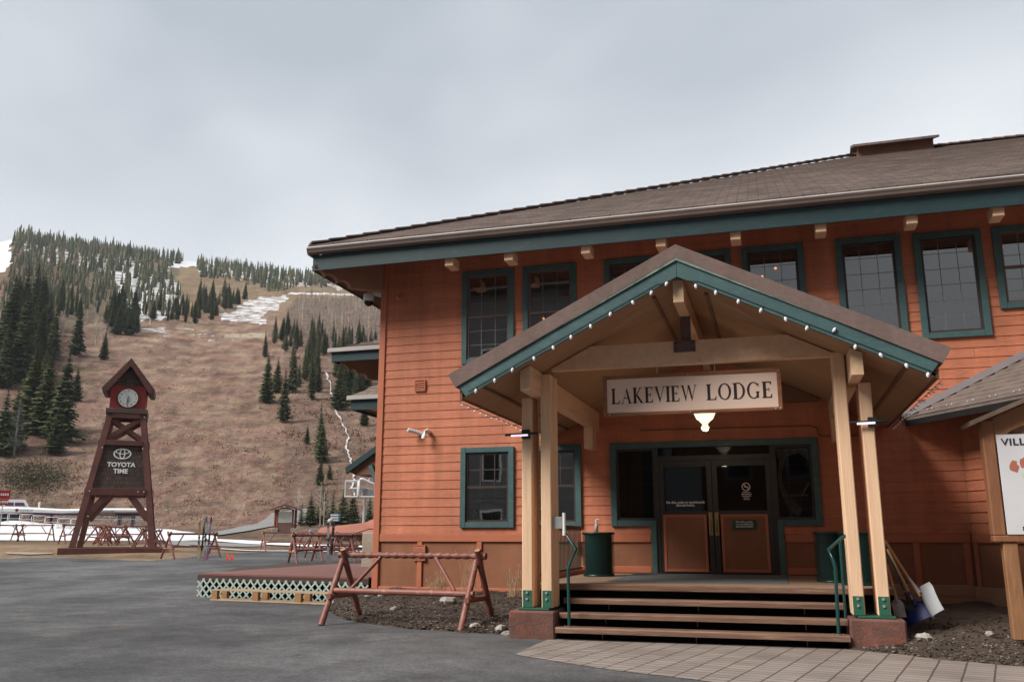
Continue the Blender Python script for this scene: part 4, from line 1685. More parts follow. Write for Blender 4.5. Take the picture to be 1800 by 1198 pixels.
w.poly([(L0 * .5, oe + .03, 3.60), (9.4, oe + .03, 3.60), (9.4, .02, 3.9), (.0, .02, 3.9)])
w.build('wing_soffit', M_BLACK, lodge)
w = MB(Tw)
w.box(-.44, 9.4, oe - .0, oe + .03, 3.53, 3.64)
w.build('wing_fascia', mat('fascia_dark', (.012, .012, .012), rough=.5), lodge)
w = MB()
w.beam((2.40, YW - .03, 3.72), (5.0, YW - .03, 3.72 + 2.6 * .49), .06, .12, (0, 0, 1))
w.build('flashing', mat('flashing_grey', (.30, .26, .27), (.26, .23, .24), rough=.4), lodge)

# lower roofs of the rear wing, seen past the left corner
def rear_roof(px, py, Y, w_, rise, name, gp=.14):
    c0 = aty(px, py, Y)
    b = MB()
    x0, z0 = c0.x, c0.z
    nr = 9
    for i in range(nr):
        t0, t1 = i / nr * w_, (i + 1) / nr * w_
        b.add([(x0 + t0, Y + t0, z0 + t0 * rise + .04), (x0 + 12, Y + t0, z0 + t0 * rise + .04), (x0 + 12, Y + t1, z0 + t1 * rise + .005), (x0 + t1, Y + t1, z0 + t1 * rise + .005),
               (x0 + t0, Y + t0, z0 + t0 * rise), (x0 + 12, Y + t0, z0 + t0 * rise)], [(0, 1, 2, 3), (4, 5, 1, 0)])
    b.add([(x0, Y, z0 + .04), (x0 + w_, Y + w_, z0 + w_ * rise), (x0 + w_, Y + 8, z0 + w_ * rise), (x0, Y + 8, z0 + .04)], [(0, 1, 2, 3)])
    ro = b.build(name, M_ROOF, lodge)
    b = MB()
    b.box(x0 - .05, x0 + 12, Y - .10, Y - .02, z0 - .09, z0 + .02)
    b.box(x0 - .10, x0 - .02, Y - .06, Y + 8, z0 - .09, z0 + .02)
    b.build('rear_gutter', M_PALE, ro)
    b = MB()
    b.box(x0 + .02, x0 + 12, Y - .02, Y + .02, z0 - .36, z0 - .02)
    b.box(x0 + .00, x0 + .04, Y + .025, Y + 8, z0 - .36, z0 - .02)
    b.build('rear_fascia', M_GREEND, ro)
    b = MB()
    b.poly([(x0 + .03, Y + .02, z0 - .30), (x0 + 12, Y + .02, z0 - .30), (x0 + 12, Y + 1.3, z0 + .1), (x0 + 1.3, Y + 1.3, z0 + .1)])
    b.poly([(x0 + .03, Y + .02, z0 - .30), (x0 + 1.3, Y + 1.3, z0 + .1), (x0 + 1.3, Y + 8, z0 + .1), (x0 + .03, Y + 8, z0 - .30)])
    b.build('rear_soffit', M_SOFB, ro)
    return c0
c1 = rear_roof(583, 614, 22.0, 2.6, .42, 'rear_roof')
Tm = Matrix.Translation((c1.x + 1.25, c1.y + 1.25, c1.z - 7.93)) @ Matrix.Rotation(atan2(dg.y, dg.x), 4, 'Z')
c = MB(Tm)
c.prism([(q_[0] * .9, q_[1] + .10) for q_ in sc], -.08, .08)
c.build('corner_bracket', MATS['bracket_brown'], lodge)
c2 = rear_roof(617, 697, 21.0, 2.8, .75, 'rear_roof')
b = MB()
p_ = aty(650, 712, 21.4)
b.bbox(p_.x - .12, p_.x + .5, 21.1, 22, p_.z - .08, p_.z + .08)
b.build('eave_bracket', M_TAN, lodge)
# green-edged side gable
A_ = aty(610, 822, 22.5)
B_ = aty(668, 780, 22.5)
dx, dz = (B_ - A_).x, (B_ - A_).z
b = MB()
b.prism([(A_.x, A_.z), (A_.x + dx * 3, A_.z + dz * 3), (A_.x + dx * 3, A_.z + dz * 3 - .17), (A_.x + .02, A_.z - .17)], 22.4, 22.5)
sg = b.build('side_gable', M_GREEND, lodge)
b = MB()
b.prism([(A_.x + .03, A_.z - .08), (A_.x + dx * 3, A_.z + dz * 3 - .08), (A_.x + dx * 3, A_.z - .20), (A_.x + .25, A_.z - .20)], 22.52, 26)
b.build('side_gable_soffit', M_SOFB, sg)
b = MB()
b.beam((A_.x + .75, 22.46, A_.z + .05), (A_.x + 1.25, 22.46, A_.z - 1.1), .12, .12)
b.build('side_brace', M_GREEN, sg)
# stone pillar by the rear corner
pp = aty(647, 985, 24.0)
b = MB()
b.bbox(pp.x - .22, pp.x + .6, 24.0, 24.8, .1, aty(647, 935, 24.0).z, .03)
b.build('stone_pillar', mat('pillar_stone', (.36, .30, .245), (.27, .225, .185), scale=4, rough=.9, bump=.6, bscale=12), lodge)

# ------------------------------------------------------------------ hanging sign with serif lettering
def glyph(ch):
    """polygons of one serif capital in a cell of height 1; returns (width, polygons)"""
    P = []
    T, t, s_ = .19, .07, .045
    def q(*p):
        P.append(list(p))
    def stem(x, w=T, z0=0, z1=1, l=.07, r=.07, top=True, bot=True):
        q((x, z0), (x + w, z0), (x + w, z1), (x, z1))
        if bot:
            q((x - l, z0), (x + w + r, z0), (x + w + r * .8, z0 + s_), (x + w, z0 + s_ * 2), (x, z0 + s_ * 2), (x - l * .8, z0 + s_))
        if top:
            q((x - l, z1), (x - l * .8, z1 - s_), (x, z1 - s_ * 2), (x + w, z1 - s_ * 2), (x + w + r * .8, z1 - s_), (x + w + r, z1))
    def ring(cx, rx, a0, a1, n=26, th=.15, ty=.06):
        for i in range(n):
            u0, u1 = a0 + (a1 - a0) * i / n, a0 + (a1 - a0) * (i + 1) / n
            q((cx + rx * cos(u0), .5 + .515 * sin(u0)), (cx + rx * cos(u1), .5 + .515 * sin(u1)),
              (cx + (rx - th) * cos(u1), .5 + (.515 - ty) * sin(u1)), (cx + (rx - th) * cos(u0), .5 + (.515 - ty) * sin(u0)))
    if ch == 'L':
        stem(.07)
        q((.22, 0), (.62, 0), (.66, .24), (.62, .24), (.54, .07), (.22, .06))
        return .68, P
    if ch == 'I':
        stem(.07)
        return .30, P
    if ch == 'A':
        q((.44, 1.02), (.74, 0), (.585, 0), (.37, .80))
        q((.44, 1.02), (.39, .86), (.11, 0), (.06, 0))
        q((.20, .32), (.58, .32), (.56, .38), (.22, .38))
        q((-.02, 0), (.20, 0), (.17, s_), (0, s_))
        q((.50, 0), (.82, 0), (.80, s_), (.53, s_))
        return .80, P
    if ch == 'K':
        stem(.07)
        q((.22, .47), (.56, 1), (.64, 1), (.30, .47))
        q((.32, .60), (.24, .50), (.60, 0), (.79, 0))
        q((.48, 1), (.74, 1), (.72, 1 - s_), (.50, 1 - s_))
        q((.55, 0), (.84, 0), (.82, s_), (.57, s_))
        return .82, P
    if ch == 'E':
        stem(.07)
        q((.22, 0), (.60, 0), (.64, .23), (.60, .23), (.52, .065), (.22, .06))
        q((.22, .94), (.50, .935), (.56, .80), (.60, .80), (.59, 1), (.22, 1))
        q((.22, .48), (.44, .48), (.44, .54), (.22, .54))
        q((.43, .40), (.47, .40), (.47, .62), (.43, .62))
        return .66, P
    if ch == 'V':
        q((.05, 1), (.21, 1), (.45, .22), (.40, -.02))
        q((.40, -.02), (.42, .17), (.68, 1), (.735, 1))
        q((-.02, 1), (.28, 1), (.25, 1 - s_), (0, 1 - s_))
        q((.58, 1), (.82, 1), (.80, 1 - s_), (.61, 1 - s_))
        return .76, P
    if ch == 'W':
        q((.05, 1), (.20, 1), (.40, .22), (.35, -.02))
        q((.35, -.02), (.37, .17), (.56, 1), (.61, 1))
        q((.50, 1), (.66, 1), (.86, .22), (.81, -.02))
        q((.81, -.02), (.83, .17), (1.06, 1), (1.11, 1))
        q((-.02, 1), (.27, 1), (.24, 1 - s_), (0, 1 - s_))
        q((.98, 1), (1.18, 1), (1.16, 1 - s_), (1.0, 1 - s_))
        return 1.14, P
    if ch == 'O':
        ring(.42, .42, 0, 2 * pi, 36)
        return .86, P
    if ch == 'D':
        stem(.07, r=.0)
        ring(.34, .44, -pi / 2, pi / 2, 24)
        q((.14, .94), (.345, .955), (.345, 1.015), (.14, 1))
        q((.14, 0), (.345, -.015), (.345, .045), (.14, .06))
        return .82, P
    if ch == 'G':
        ring(.42, .42, radians(42), radians(318), 30)
        stem(.60, .14, 0.03, .42, .05, .05, True, False)
        q((.70, .72), (.74, .72), (.76, .94), (.70, .90))
        q((.60, .03), (.74, .10), (.73, .2), (.60, .12))
        return .86, P
    if ch == 'Y':
        q((.03, 1), (.20, 1), (.46, .46), (.34, .46))
        q((.40, .46), (.46, .5), (.70, 1), (.64, 1))
        stem(.31, T, 0, .47, .07, .07, False, True)
        q((-.02, 1), (.28, 1), (.25, 1 - s_), (0, 1 - s_))
        q((.56, 1), (.80, 1), (.78, 1 - s_), (.59, 1 - s_))
        return .78, P
    return .45, P
def serif(mb, text, x0, z0, h, y, wfac=1.0, width=None, gap=.09):
    tot = sum(glyph(c_)[0] + gap for c_ in text) - gap
    k = width / (tot * h) if width else wfac
    x = x0
    lay = 0
    for c_ in text:
        w_, P = glyph(c_)
        for pl_ in P:
            yy = y - .00025 * (lay % 12)
            lay += 1
            mb.add([(x + a_ * h * k, yy, z0 + b_ * h) for a_, b_ in pl_], [tuple(range(len(pl_)))])
        x += (w_ + gap) * h * k
SX0, SX1, SZ0, SZ1, SY = -2.485, .19, 3.30, 3.935, 13.42
sign = thing('hanging_sign', 'long white lodge name sign in a brown wooden frame hanging over the porch steps', 'sign', ((SX0 + SX1) / 2, SY, SZ0))
b = MB()
fw = .062
b.bbox(SX0, SX0 + fw, SY - .03, SY + .04, SZ0, SZ1, .006)
b.bbox(SX1 - fw, SX1, SY - .03, SY + .04, SZ0, SZ1, .006)
b.bbox(SX0 + fw, SX1 - fw, SY - .028, SY + .04, SZ0, SZ0 + fw * .8, .006)
b.bbox(SX0 + fw, SX1 - fw, SY - .028, SY + .04, SZ1 - fw * .9, SZ1, .006)
b.build('frame', M_SIGNW, sign)
b = MB()
b.box(SX0 + fw, SX1 - fw, SY - .008, SY + .02, SZ0 + fw * .8, SZ1 - fw * .9)
b.build('sign_face', M_SIGNF, sign)
b = MB()
serif(b, 'LAKEVIEW', SX0 + .13, SZ0 + .19, .245, SY - .010, width=1.30)
serif(b, 'LODGE', SX0 + 1.58, SZ0 + .19, .245, SY - .010, width=.96)
b.build('lettering', M_LETTER, sign)
for x, z in ((SX0 + .03, SZ1 - .04), (SX1 - .03, SZ1 - .04), (SX0 + .03, SZ0 + .03), (SX1 - .03, SZ0 + .03), (SX0 + .10, SZ0 + .022), (SX1 - .10, SZ0 + .022), ((SX0 + SX1) / 2, SZ0 + .022), ((SX0 + SX1) / 2 - .02, SZ1 - .03)):
    b = MB()
    b.lathe([(0, -.012), (.011, -.006), (.014, 0), (.011, .006), (0, .012)], 8, (x, SY - .035, z))
    b.build('screw', M_BOLT, sign)
for x in (SX0 + .85, SX0 + 1.72):
    b = MB()
    b.tube([(x, SY + .005, SZ1), (x, SY + .005, 4.06)], .008, 6)
    b.build('hanger', M_BOLT, sign)

# porch lamp
lp = thing('porch_lamp', 'lit frosted glass ceiling lamp hanging behind the lodge sign', 'lamp', (-1.08, 15.3, 3.25))
lx, ly, lz = -1.08, 15.3, 3.30
b = MB()
b.lathe([(0, -.06), (.05, -.045), (.075, 0), (.06, .03), (.045, .05), (.06, .075), (.10, .12), (.14, .15), (.19, .26), (.22, .30)], 24, (lx, ly, lz))
sh = b.build('glass_shade', emis('lamp_glass', (1.0, .92, .70), .75), lp)
b = MB()
b.lathe([(0, 0), (.035, .02), (.05, .06), (.03, .10), (0, .12)], 12, (lx, ly, lz + .18))
b.build('bulb', emis('lamp_hot', (1.0, .93, .75), 12), lp)
b = MB()
b.tube([(lx, ly, lz + .30), (lx, ly, 4.81)], .015, 6)
b.lathe([(.225, .30), (.23, .33), (.05, .37), (0, .37)], 24, (lx, ly, lz))
b.build('lamp_stem', M_BRASS, lp)
pl_ = bpy.data.lights.new('porch_lamp_light', 'POINT')
pl_.energy = 14
pl_.color = (1, .85, .6)
pl_.shadow_soft_size = .12
po2 = bpy.data.objects.new('porch_lamp_light', pl_)
COL.objects.link(po2)
po2.location = Vector((lx, ly, lz - .12)) - ORIGIN[lp.name]
po2.parent = lp

# bulbs strung along the gable and eaves
def bulbmesh(mb, p, d, s=1.0):
    p = Vector(p)
    d = Vector(d).normalized()
    mb.tube([p, p + d * .028 * s], .011 * s, 6, 1)
    mb.tube([p + d * .026 * s, p + d * .045 * s, p + d * .075 * s, p + d * .095 * s], [.013 * s, .024 * s, .021 * s, .006 * s], 8, 0)
def lights(label, pts, dirs, loc, wire, s=1.0):
    t_ = thing('string_lights', label, 'string lights', loc, 'strings of bulbs on the lodge eaves')
    w_ = MB()
    w_.tube(wire, .005, 4)
    w_.build('wire', M_WIRE, t_)
    for p, d in zip(pts, dirs):
        m_ = MB()
        bulbmesh(m_, p, d, s)
        m_.build('bulb', [M_BULB, M_WIRE], t_)
    return t_
bx = [-4.22, -3.93, -3.64, -3.33, -3.04, -2.75, -2.46, -2.14, -1.84, -1.53, -1.30, -.92, -.63, -.32, -.01, .28, .58, .88, 1.17, 1.44, 1.75, 2.02]
pts = [(x, YF - .035, soff(x) + .04 - (.03 if abs(x - CX) < .5 else 0)) for x in bx]
dr_ = [(rnd.uniform(-.5, .5), -.2, -1) for _ in bx]
dr_[17] = (.5, -.2, .9)
lights('large white bulbs strung along the front of the porch gable', pts, dr_, (CX, YF, 3.5),
       [(-4.35, YF - .04, soff(-4.35) + .05), (CX - .3, YF - .04, soff(CX - .3) + .05), (CX, YF - .04, soff(CX) - .06), (CX + .3, YF - .04, soff(CX + .3) + .05), (2.1, YF - .04, soff(2.1) + .05)])
for sgn, lab in ((-1, 'small clear bulbs along the left eave of the porch roof'), (1, 'small clear bulbs along the right eave of the porch roof')):
    x_ = CX + sgn * 3.36
    n = 18
    pts = [(x_, YF + .3 + i * .30, soff(x_) + .0 + rnd.uniform(-.02, .02)) for i in range(n)]
    lights(lab, pts, [(sgn * .9, rnd.uniform(-.2, .2), -.4) for _ in range(n)], (x_, YF, 3.4), [(x_, YF + .1, soff(x_)), (x_, YF + 5.5, soff(x_))], .6)
pts, dd = [], []
for i in range(11):
    for e_ in (-.05, .05):
        s_ = .25 + i * .52 + e_
        p = Vector((2.46, YW, 3.74)) + wd * s_
        pts.append(p + Vector((-.02, -.01, 0)))
        dd.append((-.3 + e_ * 6, -.3, .6))
lights('paired clear bulbs clipped to the edge of the low roof on the right', pts, dd, (2.46, YW, 3.7), [Vector((2.44, YW, 3.70)), Vector((2.44, YW, 3.70)) + wd * 6], .45)

# tube lamps on the outer posts
M_PINK = emis('tube_pink', (1.0, .80, .93), .85)
for (xa_, xb_, z_), lab in (((-3.93, -3.60, 3.03), 'slim lit tube lamp clamped across the leftmost porch post'), ((1.17, 1.47, 3.04), 'slim lit tube lamp clamped across the rightmost porch post')):
    t_ = thing('tube_lamp', lab, 'lamp', ((xa_ + xb_) / 2, 13.25, z_), 'slim tube lamps on the porch posts')
    b = MB()
    b.tube([(xa_, 13.22, z_), (xb_ - .06, 13.22, z_ + .005)], .016, 8)
    b.build('tube', M_PINK, t_)
    b = MB()
    b.tube([(xa_ - .10, 13.23, z_ + .016), (xb_ + .10, 13.23, z_ + .03)], .02, 8)
    b.bbox((xa_ + xb_) / 2 - .0, (xa_ + xb_) / 2 + .13, 13.235, 13.298, z_ - .05, z_ + .09, .006)
    b.build('bracket', M_WIRE, t_)
t_ = thing('tube_lamp', 'upright white tube lamp on the inner left porch post above the handrail', 'lamp', (-3.14, 13.4, 1.45), 'slim tube lamps on the porch posts')
b = MB()
b.tube([(-3.13, 13.38, 1.50), (-3.13, 13.38, 1.84)], .026, 10)
b.build('tube', M_WHITE, t_)
b = MB()
b.bbox(-3.31, -3.16, 13.36, 13.42, 1.60, 1.78, .005)
b.build('bracket', M_BOLT, t_)

# security camera on an arm
sc_ = thing('security_camera', 'white dome security camera on an arm at the upper left corner of the lodge', 'camera', (-8.95, 18.3, 6.7))
cx_, cy_, cz_ = aty(648, 530, 18.3)
b = MB()
b.prism([(LX, cz_ + .06), (LX, cz_ + .26), (cx_ + .02, cz_ + .24), (cx_ - .06, cz_ + .20)], 18.27, 18.33)
b.build('arm', M_WHITE, sc_)
b = MB()
b.lathe([(.0, .21), (.09, .20), (.125, .16), (.13, .02), (.12, 0)], 20, (cx_, 18.3, cz_))
b.build('housing', M_WHITE, sc_)
b = MB()
b.lathe([(.112, 0), (.095, -.06), (.05, -.105), (0, -.115)], 20, (cx_, 18.3, cz_))
b.build('dome', mat('dome_black', (.02, .018, .016), rough=.1), sc_)

# ------------------------------------------------------------------ on the porch
def bin_(x, y, z, lab, r=.29, h=.80):
    t_ = thing('trash_can', lab, 'trash can', (x, y, z), 'green mesh trash cans on the porch')
    b = MB()
    b.lathe([(r - .035, .02), (r - .035, h - .03)], 24, (x, y, z))
    b.lathe([(r, 0), (r, .04), (r - .03, .04), (r - .03, .0)], 24, (x, y, z))
    b.lathe([(r - .03, h), (r + .012, h), (r + .02, h - .02), (r + .012, h - .045), (r - .03, h - .045)], 28, (x, y, z))
    b.build('shell', M_BIN, t_)
    b = MB()                          # diamond mesh jacket
    n, m_ = 40, 11
    for sg in (-1, 1):
        for k in range(n):
            p_ = []
            for j in range(m_ + 1):
                a_ = 2 * pi * (k + sg * j * .5) / n
                p_.append((x + r * cos(a_), y + r * sin(a_), z + .03 + (h - .07) * j / m_))
            vs, fs = [], []
            for j, q in enumerate(p_):
                q = Vector(q)
                o_ = (q - Vector((x, y, q.z))).normalized() * .004 * (1 + .3 * sg)
                tg = Vector((-o_.y, o_.x, 0)).normalized() * .005
                vs += [q + o_ - tg, q + o_ + tg]
            fs = [(2 * j, 2 * j + 1, 2 * j + 3, 2 * j + 2) for j in range(m_)]
            b.add(vs, fs)
    o_ = b.build('mesh_jacket', mat('bin_mesh', (.008, .040, .034), (.006, .03, .026), rough=.35), t_)
    return t_
bin_(-3.26, 16.75, .76, 'green mesh trash can left of the doors with a bottle on its lid')
b = MB()
b.lathe([(0, .80), (.26, .80), (.27, .79)], 20, (-3.26, 16.75, .76))
tag(b.build('lid', M_BIN, bpy.data.objects['trash_can']), None)
bin_(.86, 15.75, .76, 'green mesh trash can just right of the doors behind the handrail')
bin_(1.20, 14.9, .76, 'green mesh trash can mostly hidden behind the right porch posts')
t_ = thing('soap_bottle', 'small white pump bottle standing on the left trash can', 'bottle', (-3.28, 16.7, 1.565))
b = MB()
b.lathe([(0, 0), (.035, 0), (.036, .10), (.03, .14), (.014, .15), (.014, .17)], 12, (-3.28, 16.7, 1.565))
b.build('body', mat('bottle_clear', (.5, .52, .5), rough=.2), t_)
b = MB()
b.tube([(-3.28, 16.7, 1.73), (-3.28, 16.7, 1.80)], .02, 8)
b.tube([(-3.28, 16.7, 1.80), (-3.22, 16.68, 1.79)], .009, 6)
b.build('pump', M_WHITE, t_)
# door mat
dm = MB()
x0, x1, y0, y1 = -2.75, .12, 14.75, 17.95
dm.box(x0, x1, y0, y1, .757, .764)
n = 36
for i in range(n):
    y = y0 + .02 + (y1 - y0 - .04) * i / n
    dm.box(x0 + .01, x1 - .01, y, y + .035, .764, .771)
solo(dm.build('door_mat', M_MAT), (-1.3, 16, .757), 'large ribbed grey mat lying in front of the double doors', 'mat')

# handrails
def rail(pts, pts2, lab, loc):
    t_ = thing('handrail', lab, 'handrail', loc, 'green handrails on the porch steps')
    b = MB()
    b.tube(pts, .024, 10)
    b.build('rail', M_RAIL, t_)
    if pts2:
        b = MB()
        b.tube(pts2, .019, 10)
        b.build('rear_post', M_RAIL, t_)
    b = MB()
    b.lathe([(.05, 0), (.05, .008), (.026, .012)], 12, pts[0])
    for a_ in (-.045, .045):
        b.lathe([(.0, .02), (.012, .016), (.012, .0)], 8, (pts[0][0] + a_ * 1.4, pts[0][1], pts[0][2]))
    b.build('foot_plate', M_TREAD, t_)
rail([(-3.03, 13.2, .185), (-3.035, 13.2, 1.0), (-3.01, 13.2, 1.10), (-2.92, 13.26, 1.30), (-3.12, 13.42, 1.52)], None, 'green bent pipe handrail at the left end of the steps', (-3.03, 13.2, .185))
rail([(.71, 13.2, .185), (.73, 13.2, 1.06), (.71, 13.2, 1.16), (.665, 13.24, 1.31), (.86, 13.42, 1.47), (.93, 13.46, 1.50)], [(.84, 13.62, .37), (.84, 13.58, 1.44)], 'green bent pipe handrail at the right end of the steps', (.71, 13.2, .185))

# things on the sill inside the lower window
def small(name, prof, loc, m, lab, cat):
    b = MB()
    b.lathe(prof, 12, loc)
    return solo(b.build(name, m), loc, lab, cat)
small('spray_bottle', [(0, 0), (.055, 0), (.055, .16), (.02, .20), (.02, .25), (.035, .26), (.035, .30), (0, .30)], (-6.24, YW + .11, 1.79), mat('bottle_white', (.72, .76, .8), (.3, .45, .65), scale=9, rough=.4), 'white and blue spray bottle standing inside the lower left window', 'bottle')
small('desk_toy', [(0, 0), (.03, .01), (.04, .04), (.03, .07), (0, .08)], (-5.92, YW + .11, 1.79), mat('toy_orange', (.7, .3, .08), rough=.5), 'small orange round object on the sill of the lower left window', 'ornament')
b = MB()
b.bbox(-5.88, -5.58, YW + .14, YW + .18, 1.93, 1.99, .004)
b.box(-5.75, -5.71, YW + .15, YW + .17, 1.79, 1.93)
solo(b.build('desk_lamp', M_WHITE), (-5.73, YW + .16, 1.79), 'flat white lamp head inside the lower left window', 'lamp')
# white letters in the upper windows
for txt, x, lab in (('Y', 2.37, 'white letter Y leaning in the tall upper window above the porch roof'), ('I', 3.06, 'white letter I with a round dot leaning in the rightmost picture window')):
    b = MB()
    w_, P = glyph(txt)
    for i_, q in enumerate(P):
        b.prism([(x + a_ * .42, 5.37 + z_ * .42) for a_, z_ in q], YW + .050 - .0006 * i_, YW + .062)
    if txt == 'I':
        b.prism([(x + .28 + .055 * cos(k * pi / 8), 5.43 + .055 * sin(k * pi / 8)) for k in range(16)], YW + .05, YW + .06)
    ob = b.build('window_letter', M_WHITE)
    solo(ob, (x + .1, YW + .055, 5.36), lab, 'letter')

# shovels leaning at the right post
def shovel(name, foot, top, hm, lab, cat, blade, bm, hr=.017, turn=0.0):
    t_ = thing(name, lab, cat, foot)
    b = MB()
    f_, tp = Vector(foot), Vector(top)
    d = (tp - f_).normalized()
    b.tube([f_ + d * .30, tp], hr, 8)
    b.build('handle', hm, t_)
    side = Matrix.Rotation(radians(turn), 3, d) @ d.cross(Vector((0, 1, 0))).normalized()
    nrm = side.cross(d).normalized()
    b = MB()
    W_, H_, cv = blade
    vs, fs = [], []
    n, m_ = 8, 8
    for j in range(m_ + 1):
        v_ = j / m_
        wj = W_ * (1 - .35 * max(0, (v_ - .75) / .25) ** 1.5) * (1 - .12 * (1 - v_))
        for i in range(n + 1):
            u_ = -1 + 2 * i / n
            p = f_ + d * (H_ * v_) + side * (wj / 2 * u_) + nrm * (cv * (u_ * u_) + cv * .7 * v_ * v_)
            vs.append(p)
    for j in range(m_):
        for i in range(n):
            a_ = j * (n + 1) + i
            fs.append((a_, a_ + 1, a_ + n + 2, a_ + n + 1))
    b.add(vs, fs, 0, True)
    k = len(vs)
    b.add([p + nrm * .008 for p in vs], [f[::-1] for f in fs], 0, True)
    b.tube([f_ + d * (H_ * .82) + nrm * .02, f_ + d * (H_ + .16)], [.028, .02], 8)
    b.build('blade', bm, t_)
    return t_
M_ALU = mat('shovel_alu', (.40, .42, .44), (.34, .36, .38), scale=3, rough=.45)
M_HAND = mat('handle_wood', (.50, .30, .14), (.40, .23, .10), scale=5, rough=.6, stretch=(1, 1, .3))
M_BLUE = mat('blue_plastic', (.02, .035, .19), (.015, .028, .15), rough=.45)
def gp(px, py, z):
    r_ = ray(px, py)
    t0 = (z - EYE) / r_.z
    return (r_.x * t0, r_.y * t0, z)
shovel('snow_shovel', aty(1640, 1082, 13.75), aty(1556, 950, 14.15), M_HAND, 'scoop shovel with a large pale grey blade leaning by the right porch posts', 'shovel', (.34, .42, .10), M_ALU, turn=-62)
shovel('snow_shovel', aty(1622, 1088, 13.9), aty(1560, 965, 14.35), M_HAND, 'blue plastic snow shovel lying low behind the grey scoop', 'shovel', (.52, .26, .07), M_BLUE, turn=-15)
shovel('snow_shovel', aty(1584, 1084, 13.8), aty(1560, 992, 14.1), mat('handle_orange', (.45, .2, .06), rough=.5), 'small worn spade with an orange shaft beside the right pedestal', 'shovel', (.17, .26, .03), mat('spade_grey', (.30, .29, .28), (.2, .19, .18), scale=8, rough=.6))
shovel('ice_scraper', aty(1606, 1072, 14.0), aty(1560, 975, 14.3), M_WIRE, 'black handled ice scraper standing among the shovels', 'scraper', (.16, .10, .01), M_WIRE)

# ------------------------------------------------------------------ village map board
mb_ = thing('map_board', 'wooden gable-topped map board with a white village map at the right picture edge', 'sign', (3.5, 13.0, .25))
Y0 = 13.0
b = MB()
for x in (2.79, 4.55):
    b.bbox(x, x + .18, Y0 - .02, Y0 + .14, .22, 1.42, .012)
b2 = MB()
for i, x in enumerate((2.79, 4.55)):
    q = MB()
    q.bbox(x, x + .18, Y0 - .02, Y0 + .14, .20, 1.415, .014)
    q.build('post', M_WOODY, mb_)
b = MB()
b.bbox(2.69, 4.87, Y0 - .05, Y0 + .16, 1.415, 1.50, .012)
b.build('bottom_rail', M_WOODR, mb_)
for x0, x1 in ((2.69, 2.84), (4.72, 4.87)):
    b = MB()
    b.bbox(x0, x1, Y0 - .05, Y0 + .16, 1.50, 3.0, .012)
    b.build('side_rail', M_WOODR, mb_)
b = MB()
arch = [(2.84, 2.70)] + [(3.78 - .86 * cos(pi * k / 12), 2.70 + .30 * sin(pi * k / 12)) for k in range(13)] + [(4.72, 2.70), (4.72, 3.02), (3.78, 3.42), (2.84, 3.02)]
for k in range(12):
    a0, a1 = pi * k / 12, pi * (k + 1) / 12
    x0_, z0_ = 3.78 - .86 * cos(a0), 2.70 + .30 * sin(a0)
    x1_, z1_ = 3.78 - .86 * cos(a1), 2.70 + .30 * sin(a1)
    tp = lambda x: 3.42 - abs(x - 3.78) * .42
    b.prism([(x0_, z0_), (x1_, z1_), (x1_, tp(x1_)), (x0_, tp(x0_))], Y0 - .04, Y0 + .02)
b.prism([(2.842, 2.70), (2.92, 2.70), (2.92, tp(2.92)), (2.842, tp(2.842))], Y0 - .04, Y0 + .02)
b.prism([(4.64, 2.70), (4.718, 2.70), (4.718, tp(4.718)), (4.64, tp(4.64))], Y0 - .04, Y0 + .02)
b.build('arch_board', M_WOODY, mb_)
b = MB()
b.box(2.86, 4.70, Y0 + .03, Y0 + .05, 1.505, 3.05)
b.build('back_board', mat('plywood', (.40, .27, .17), (.33, .21, .13), scale=3, stretch=(3, 1, .5)), mb_)
for sg in (-1, 1):
    b = MB()
    b.prism([(3.78, 3.50), (3.78 + sg * 1.25, 3.50 - 1.25 * .42), (3.78 + sg * 1.25, 3.44 - 1.25 * .42), (3.78, 3.44)], Y0 - .22, Y0 + .38)
    b.build('board_roof', mat('board_roof', (.17, .12, .09), (.11, .08, .06), scale=6, rough=.9), mb_)
b = MB()
b.bbox(2.85, 4.62, Y0 - .062, Y0 - .048, 1.512, 2.80, .002)
sheet = b.build('map_sheet', mat('map_white', (.66, .67, .70), (.62, .63, .66), rough=.35), mb_)
b = MB()
put_text(b, "VILLAGE", .125, 2.90, Y0 - .066, 2.66, .0015, 1.15, align='LEFT', sp=1.08)
put_text(b, "schw", .10, 3.03, Y0 - .066, 1.565, .003, 1.1, align='LEFT')
b.build('map_lettering', M_LETTER, sheet)
def blob(cx, cz, rx, rz_, m, nm, seed, yy):
    q = MB()
    rr = random.Random(seed)
    n = 14
    q.poly([(cx + rx * cos(2 * pi * k / n) * rr.uniform(.7, 1.15), yy, cz + rz_ * sin(2 * pi * k / n) * rr.uniform(.7, 1.15)) for k in range(n)])
    q.build(nm, m, sheet)
blob(3.66, 2.15, .60, .42, mat('map_green', (.50, .55, .42), (.56, .60, .48)), 'map_area', 1, Y0 - .0635)
blob(3.02, 2.38, .055, .09, mat('map_red', (.48, .16, .11)), 'map_building', 2, Y0 - .0645)
blob(3.14, 2.42, .05, .08, MATS['map_red'], 'map_building', 3, Y0 - .0645)
blob(3.22, 2.20, .05, .14, mat('map_dgreen', (.25, .40, .26)), 'map_building', 4, Y0 - .0645)
blob(3.16, 2.14, .05, .07, mat('map_grey', (.34, .32, .36)), 'map_building', 5, Y0 - .0650)
blob(3.8, 2.3, .08, .06, MATS['map_red'], 'map_building', 6, Y0 - .0645)

